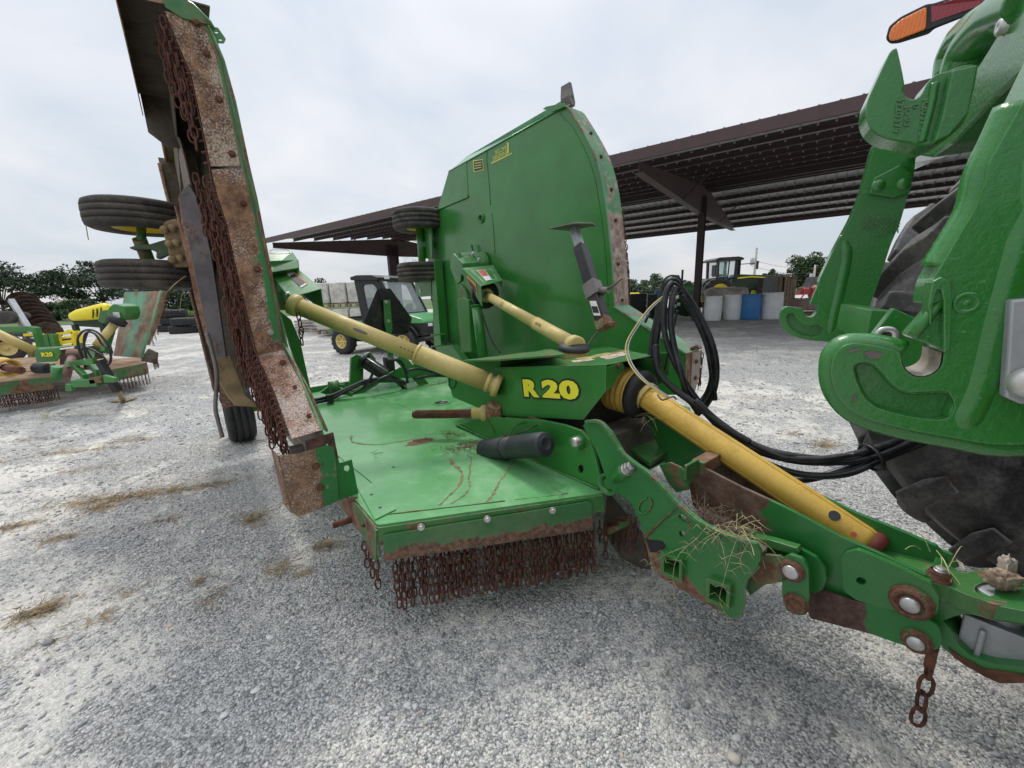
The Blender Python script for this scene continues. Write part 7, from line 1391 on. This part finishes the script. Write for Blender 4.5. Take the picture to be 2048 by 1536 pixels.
b = MB(); b.box(T(.99, 2.4, 2.1), 1.6, 1.6, 1.5, (FT, LT, UP)); b.build('cab', M['black'], trc, bevel=.05)
for l_ in (.62, 1.36):
    b = MB(); b.bar(T(l_, .30, 1.22), T(l_+(.1 if l_ < 1 else -.1), 1.4, .75), .05, .09, LT); b.build('lower_link', M['green_cast'], trc, bevel=.008)
b = MB(); b.bar(P(1.48, .14, .50), P(1.48, .14, .50)+FT*1.2, .09, .04, LT); b.build('drawbar', M['black'], trc, bevel=.006)
# black block added for the dark between tyre and frame
b = MB(); b.box(T(1.85, 1.25, .75), .5, .5, .5, (FT, LT, UP)); b.build('belly_shade_block', M['black'], trc, bevel=.03)

# ==================================================================== hydraulic hoses: looped up on the mower, then slung across to the tractor
def hose(pts, r_, nm='hydraulic_hose', mt='hose', par=mow, ribs=False):
    pp = smooth_path([ony(x, y, d) for x, y, d in pts], 8); n = len(pp)
    rr = [r_*(1+(.16 if (i % 2) else 0)) for i in range(n)] if ribs else r_
    if ribs:
        pp2 = []
        for i in range(n-1):
            k = max(1, int((pp[i+1]-pp[i]).length/.004))
            pp2 += [pp[i].lerp(pp[i+1], j/k) for j in range(k)]
        pp = pp2; rr = [r_*(1.14 if i % 2 else .98) for i in range(len(pp))]
    b = MB(); b.tube(pp, rr, 10); return b.build(nm, M[mt], par)
hose([(1300, 715, 2.0), (1304, 680, 2.0), (1313, 640, 1.98), (1322, 595, 1.95), (1332, 568, 1.93), (1345, 560, 1.92), (1356, 566, 1.92), (1376, 595, 1.92), (1404, 640, 1.9), (1425, 690, 1.88), (1433, 735, 1.88), (1428, 780, 1.9), (1408, 815, 1.95), (1370, 850, 2.0)], .0145)
hose([(1318, 725, 1.95), (1313, 690, 1.93), (1320, 640, 1.92), (1330, 590, 1.90), (1342, 570, 1.89), (1353, 572, 1.90), (1370, 600, 1.92), (1395, 640, 1.92), (1420, 700, 1.92), (1424, 750, 1.95), (1415, 785, 1.98), (1395, 812, 2.0)], .0138)
hose([(1345, 565, 1.85), (1334, 580, 1.84), (1328, 620, 1.83), (1330, 670, 1.82), (1345, 715, 1.8), (1365, 755, 1.78), (1395, 800, 1.74), (1440, 850, 1.68), (1500, 895, 1.6), (1570, 918, 1.52), (1640, 925, 1.46), (1720, 920, 1.42), (1790, 898, 1.42), (1850, 868, 1.45)], .0138)
hose([(1352, 574, 1.86), (1344, 600, 1.84), (1342, 650, 1.82), (1350, 700, 1.80), (1362, 745, 1.76), (1375, 790, 1.76), (1400, 830, 1.72)], .0138)
hose([(1312, 690, 1.86), (1316, 740, 1.82), (1345, 775, 1.77), (1395, 812, 1.7), (1450, 855, 1.62), (1500, 885, 1.56)], .0145, 'spiral_guard', 'black_plastic', ribs=True)
hose([(1500, 885, 1.56), (1560, 912, 1.5), (1640, 918, 1.44), (1720, 905, 1.42), (1800, 880, 1.44), (1870, 855, 1.5)], .0125)
hose([(1410, 825, 1.75), (1460, 875, 1.68), (1520, 920, 1.58), (1600, 948, 1.48), (1690, 948, 1.42), (1770, 915, 1.42), (1860, 880, 1.47)], .0138)
hose([(1395, 845, 1.85), (1450, 890, 1.75), (1520, 938, 1.62), (1600, 960, 1.5), (1700, 935, 1.44), (1790, 905, 1.46)], .0138)
hose([(1430, 800, 1.9), (1425, 760, 1.9), (1416, 700, 1.9), (1400, 655, 1.9), (1380, 618, 1.9), (1362, 590, 1.9)], .0125)
hose([(1390, 800, 1.7), (1440, 845, 1.64), (1510, 890, 1.56), (1590, 912, 1.48), (1690, 918, 1.44), (1760, 900, 1.43), (1830, 868, 1.45)], .0130)
hose([(1355, 620, 1.9), (1346, 660, 1.9), (1338, 700, 1.9), (1330, 740, 1.9)], .006)
b = MB(); b.tube([ony(1345+20*math.cos(t), 571+20*math.sin(t), 1.86) for t in [2*math.pi*k/26 for k in range(26)]], .0045, 6, closed=True); b.build('hose_ring', M['black'], mow)
b = MB(); b.rev(ony(1742, 915, 1.42), (ony(1760, 908, 1.42)-ony(1730, 918, 1.42)), [(-.006, .05), (-.006, .055), (.006, .055), (.006, .05)], 20); b.build('hose_strap', M['black'], mow)
for k, dx in enumerate((0, 5)): hose([(1330+dx, 590, 1.86), (1300+dx, 615, 1.84), (1270+dx, 655, 1.8), (1252+dx, 690, 1.76), (1258+dx, 725, 1.7), (1285+dx, 760, 1.62), (1335+dx, 795, 1.56)], .0035, 'lamp_wire', ['cream', 'alu'][k])
b = MB(); b.tube([ony(1300, 625, 1.84), ony(1290, 645, 1.83)], .006, 6); b.build('wire_tape', M['black'], mow)
text('4SP-16 EN 853 2SN 1/2', 'hose_print', M['label_white'], ony(1650, 906, 1.40), ony(1700, 907, 1.40)-ony(1600, 906, 1.40), UP, .02, mow, .0003, fit=.22, fith=.006)

# ==================================================================== second, muddy mower at the left
m2 = thing('folding_mower', 'smaller looking muddy green rotary mower far left with faded wing raised and black jack down', 'mower', tuple(onz(160, 790, 0)))
Z2 = .45
def o2(pts, z=Z2): return [onz(x, y, z) for x, y in pts]
b = MB(); b.prism(o2([(-60, 771), (102, 753), (108, 742), (-60, 748)]), -UP*.02); b.prism(o2([(-60, 745), (108, 740), (215, 736), (226, 715), (100, 712), (-60, 722)]), -UP*.02); b.prism(o2([(215, 740), (290, 727), (284, 714), (225, 718)]), -UP*.02); b.build('deck', pm('muddy_deck', (.24, .15, .09), .95, var=.5, vs=5, bump=.8, bs=30), m2)
f0, f1 = o2([(-60, 771), (102, 753)]); g0_, g1_ = o2([(215, 741), (290, 727)])
for a_, c_ in ((f0, f1), (g0_, g1_)): b = MB(); b.prism([a_, c_, c_-UP*.19, a_-UP*.19], Vector((0, -.01, 0))); b.build('front_skirt', M['green_rust'], m2)
b = MB(); b.prism([g1_, onz(293, 722, Z2), onz(293, 722, Z2)-UP*.19, g1_-UP*.19], .01); b.build('side_skirt', M['rust'], m2)
for a_, c_, n in ((f0, f1, 46), (g0_, g1_, 20)):
    for i in range(n): hang(a_.lerp(c_, (i+.5)/n)-UP*.18+Vector((0, .03*(i % 2), 0)), 5, m2)
def pr2(pts, D, th, nm, mt, bev=0, par=None): b = MB(); b.prism([ony(x, y, D) for x, y in pts], Vector((0, th, 0))); return b.build(nm, M[mt], par or m2, bevel=bev)
sb = pr2([(69, 701), (116, 697), (120, 708), (112, 723), (73, 725)], 6.0, .02, 'gearbox_shield', 'green')
text('R20', 'lettering', M['label_yellow'], ony(94, 709, 5.985), Vector((1, .0, .02)), UP, .1, m2, .001, offset=.004, fit=.17, fith=.065)
b = MB(); b.prism([ony(69, 701, 6.0), ony(116, 697, 6.0), ony(160, 691, 6.3), ony(180, 690, 6.3), ony(115, 694, 6.9), ony(75, 696, 6.9)], UP*.01); b.prism([ony(160, 692, 6.3), ony(190, 700, 6.1), ony(186, 725, 6.1), ony(168, 712, 6.3)], .01); b.build('shield_top', M['green'], m2)
text('R2', 'lettering', M['label_yellow'], ony(173, 700, 6.18), Vector((1, -.3, -.3)), UP, .1, m2, .001, offset=.003, fit=.07, fith=.05)
pr2([(118, 700), (165, 694), (172, 722), (120, 730)], 6.5, .3, 'gearbox', 'under')
b = MB(); b.cyl(ony(-30, 655, 5.9), ony(70, 703, 6.1), .062, n=16); b.build('drive_shaft', M['cream'], m2)
b = MB(); b.cyl(ony(193, 692, 6.4), ony(232, 645, 6.7), .060, n=16); b.build('drive_shaft', M['cream'], m2)
b = MB(); b.cyl(ony(145, 710, 5.9), ony(130, 757, 5.6), .045, .055, n=16); b.cyl(ony(147, 702, 5.95), ony(145, 712, 5.9), .075, n=12); b.build('front_shaft', pm('primer_rust', (.25, .15, .13), .8, rust=.5, rs=8, bump=.3), m2)
b = MB(); b.rev(ony(-10, 731, 5.6), ony(25, 737, 5.5)-ony(-10, 731, 5.6), [(0, .12), (.05, .13), (.10, .125), (.15, .135), (.2, .125), (.32, .125), (.32, .10), (.1, .09)], 24); b.build('bellows', M['yellow'], m2); b = MB(); b.cyl(ony(10, 735, 5.5), ony(42, 741, 5.4), .05, n=12); b.build('splined_shaft', M['rust'], m2)
b = MB(); b.rev(ony(70, 736, 5.6), Vector((1, 0, -.05)), [(0, 0), (0, .06), (.02, .075), (.16, .075), (.18, .06), (.18, 0)], 18); b.build('document_canister', M['black_plastic'], m2)
pr2([(99, 728), (107, 727), (110, 756), (103, 762)], 5.5, .02, 'frame_plate', 'green'); b = MB(); b.cyl(ony(114, 733, 5.4), ony(113, 760, 5.4), .055, n=14); b.build('hydraulic_ram', M['green'], m2)
for p, q in (((145, 727), (172, 755)), ((170, 722), (197, 745)), ((172, 757), (205, 745)), ((135, 728), (190, 722))): b = MB(); b.bar(ony(*p, 5.7), ony(*q, 5.3), .05, .08); b.build('drawbar_plate', M['green'], m2)
pr2([(176, 756), (200, 752), (203, 765), (180, 768)], 5.2, .05, 'hitch_clevis', 'green_rust'); pr2([(130, 768), (142, 770), (143, 783), (131, 782)], 5.3, .06, 'jack_socket', 'green')
b = MB(); b.box(ony(190, 762, 5.35), .32, .3, .1); b.build('hitch_frame', M['green'], m2, bevel=.01)
j0, j1 = ony(199, 720, 5.3), ony(236, 783, 5.35); b = MB(); b.bar(j0, j1, .075, .075); jk2 = b.build('jack_tube', M['black'], m2); b = MB(); jb = onz(247, 800, .02); b.bar(j1, jb, .05, .05); b.build('jack_leg', M['mud'], jk2); b = MB(); b.box(jb, .24, .2, .015); b.build('jack_foot', M['mud'], jk2)
pr2([(205, 750), (228, 756), (230, 765), (208, 766)], 5.2, .05, 'jack_mount', 'green', .005)
for k, pts in enumerate(([(172, 738), (158, 700), (156, 675), (172, 660), (195, 665), (215, 690), (222, 720), (214, 732)], [(178, 735), (168, 690), (172, 666), (190, 668), (205, 690), (222, 700), (220, 725)], [(165, 700), (175, 665), (190, 662), (210, 680), (225, 705)], [(160, 690), (185, 700), (205, 712), (215, 725)], [(168, 690), (186, 720), (205, 735)])):
    b = MB(); b.tube(smooth_path([ony(x, y, 5.6+.05*k) for x, y in pts], 5), .014, 6); b.build('hydraulic_hose', M['hose'], m2)
# its raised wing
b = MB(); wp = [ony(x, y, D) for x, y, D in ((249, 584, 7.6), (322, 582, 7.2), (304, 645, 7.0), (288, 690, 6.8), (281, 716, 6.7), (227, 712, 7.2), (240, 640, 7.4))]
b.prism(wp, Vector((.02, .03, 0))); w2 = b.build('raised_wing', pm('faded_wing', (.10, .30, .17), .5, var=.25, rust=.62, rs=2.0, dust=.4, bump=.15, rc=(.20, .11, .07), rc2=(.36, .24, .15)), m2)
b = MB(); ws_ = [ony(x, y, D) for x, y, D in ((322, 582, 7.2), (336, 582, 7.4), (318, 648, 7.2), (300, 690, 6.95), (288, 690, 6.8), (304, 645, 7.0))]; b.prism(ws_, .01); b.build('front_skirt', M['rust_plate'], w2)
b = MB(); b.prism([ony(x, y, 6.75) for x, y in ((285, 712), (296, 698), (314, 706), (312, 728), (282, 722))], Vector((0, .03, 0))); b.build('end_plate', M['under'], w2)
b = MB(); b.tube([wp[1], wp[2], wp[3], wp[4]], .02, 6); b.build('wing_edge', M['green_pale'], w2)
for i in range(12): hang(ws_[1].lerp(ws_[2], i/12) if i < 8 else ws_[2].lerp(ws_[3], (i-8)/4), 3, w2)
for i in range(5): hang(ony(306+i*2, 722-i, 6.7), 4, w2)
b = MB(); b.prism(roundpoly([ony(x, y, 6.7) for x, y in ((216, 615), (226, 607), (246, 612), (250, 628), (246, 640), (238, 642), (212, 630))], .03), Vector((0, .3, 0))); b.build('gearbox_cover', M['green'], m2, bevel=.02)
b = MB(); b.rev(ony(229, 648, 6.65), Vector((-.5, -.4, -.8)), [(-.12, .10), (-.1, .13), (-.02, .13), (0, .08)], 20); b.build('rubber_boot', M['black_plastic'], m2); b = MB(); b.box(ony(233, 630, 6.68), .10, .01, .09); b.build('warning_decal', M['label_white'], m2)
b = MB(); b.bar(ony(222, 660, 6.9), ony(208, 705, 6.7), .09, .09); b.build('wing_ram', M['green'], m2, bevel=.01)
pr2([(200, 622), (214, 620), (208, 645), (196, 642)], 7.4, .05, 'hinge_plate', 'green')

# ---- yellow and green machinery behind it, disc harrow
g = ony(178, 600, 13); g.z = 0; ym = thing('yellow_machine', 'green implement with long bright yellow rounded hood behind the muddy mower', 'implement', tuple(g))
def y3(x, y, D=13.0): return ony(x, y, D)
b = MB(); hs = []
for i, (x, y, r_) in enumerate(((141, 636, .05), (146, 634, .13), (160, 630, .18), (180, 627, .21), (196, 624, .23), (208, 621, .23), (216, 618, .20), (219, 617, .1))): hs.append((y3(x, y), r_))
b.tube([p for p, r_ in hs], [r_ for p, r_ in hs], 16); yh = b.build('hood', M['yellow_bright'], ym)
for x in (188, 196, 204): b = MB(); b.tube([y3(x-2, 627-(x-188)*.25+11*s_, 12.76) for s_ in (-.75, -.2, .35, .8)], .018, 5); b.build('hood_rib', M['dgreen'], yh)
b = MB(); b.prism([y3(x, y) for x, y in ((143, 640), (200, 634), (220, 628), (222, 650), (196, 655), (150, 652))], Vector((0, .5, 0))); b.build('frame', M['dgreen'], ym); b = MB(); b.prism([y3(x, y, 12.6) for x, y in ((203, 625), (214, 620), (206, 646), (197, 642))], Vector((0, .05, 0))); b.build('side_plate', M['green'], ym)
for s_ in (150, 205): b = MB(); b.bar(y3(s_, 650), Vector((y3(s_, 650).x, 13, 0)), .12, .12); b.build('leg', M['dgreen'], ym)
g = ony(125, 600, 9.0); g.z = 0; yf = thing('yellow_frame_implement', 'implement with yellow frames and dark green uprights between the two machines', 'implement', tuple(g))
def fr(pts, D, r_, nm, mt, closed=False, par=yf): b = MB(); pp = [ony(x, y, D) for x, y in pts]; pp = pp+[pp[0]] if closed else pp; [b.bar(pp[i], pp[i+1], r_, r_*.8, Vector((0, 1, 0))) for i in range(len(pp)-1)]; return b.build(nm, M[mt], par)
fr([(116, 668), (147, 664), (150, 690), (120, 694)], 9, .07, 'yellow_frame', 'yellow_bright', True); fr([(122, 676), (146, 674)], 9, .05, 'crossbar', 'yellow_bright'); fr([(118, 686), (150, 682)], 9, .09, 'crossbar', 'yellow_bright'); fr([(136, 663), (141, 661), (145, 666)], 9, .06, 'bracket', 'yellow_bright'); fr([(152, 664), (158, 664), (165, 686)], 9, .06, 'yellow_frame', 'yellow_bright'); fr([(50, 670), (68, 669)], 9, .07, 'crossbar', 'yellow_bright'); fr([(84, 670), (90, 672), (94, 694), (86, 696)], 9, .07, 'yellow_frame', 'yellow_bright'); fr([(68, 692), (78, 694)], 9, .08, 'crossbar', 'yellow_bright')
for pts in ([(72, 656), (84, 700)], [(95, 668), (102, 696)], [(106, 668), (112, 694)]): fr(pts, 8.9, .11, 'upright', 'green')
fr([(0, 660), (60, 657), (75, 660)], 9.4, .14, 'main_beam', 'green'); fr([(0, 672), (50, 670), (110, 672)], 9.3, .08, 'main_beam', 'dgreen'); fr([(20, 682), (115, 680), (165, 676)], 9.5, .10, 'main_beam', 'black')
for x in (30, 95, 155): fr([(x, 682), (x, 712)], 9.5, .08, 'stand', 'dgreen')
wheel(yf, ony(12, 697, 8.6), Vector((.9, -.45, 0)), .30, .20, rim='cream_rim'); 
for i in range(6): fr([(40+i*9, 690), (44+i*9, 700), (40+i*9, 706)], 9.2, .03, 'tine', 'rust')
g = ony(65, 600, 10.5); g.z = 0; dh = thing('disc_harrow', 'folded disc harrow wing with a row of dark rusty discs raised at the far left', 'harrow', tuple(g))
d0, d1 = ony(45, 600, 10.5), ony(98, 668, 10.2); da = (d1-d0).normalized()
b = MB(); b.cyl(d0, d1, .05, n=8); b.build('disc_shaft', M['rust'], dh)
M['disc'] = pm('disc_steel', (.10, .065, .05), .6, metal=.3, var=.5, vs=8, bump=.3)
for i in range(9):
    p = d0.lerp(d1, (i+.3)/9); b = MB(); b.rev(p, (da+Vector((.1, -.35, .1))).normalized(), [(-.05, .0), (-.04, .14), (0, .26), (.015, .29), (.02, .29), (.0, .26), (-.03, .13), (-.04, 0)], 20); b.build('disc', M['disc'], dh)
b = MB(); b.bar(ony(22, 600, 10), ony(72, 680, 9.7), .10, .10); b.build('gang_beam', M['alu'], dh); b = MB(); b.bar(ony(36, 632, 10), ony(50, 656, 9.9), .12, .12); b.build('stay', M['wood'], dh)
b = MB(); b.prism(roundpoly([ony(x, y, 9.8) for x, y in ((-60, 628), (10, 622), (32, 626), (38, 636), (14, 648), (-60, 652))], .1), Vector((0, .3, 0))); b.build('gauge_tyre', M['rubber_dusty'], dh, bevel=.08)
b = MB(); b.bar(ony(-30, 665, 10.2), ony(60, 665, 10.2), .15, .15); b.bar(ony(50, 665, 10.2), Vector((ony(50, 665, 10.2).x, 10.2, 0)), .1, .1); b.build('frame', M['green_rust'], dh)
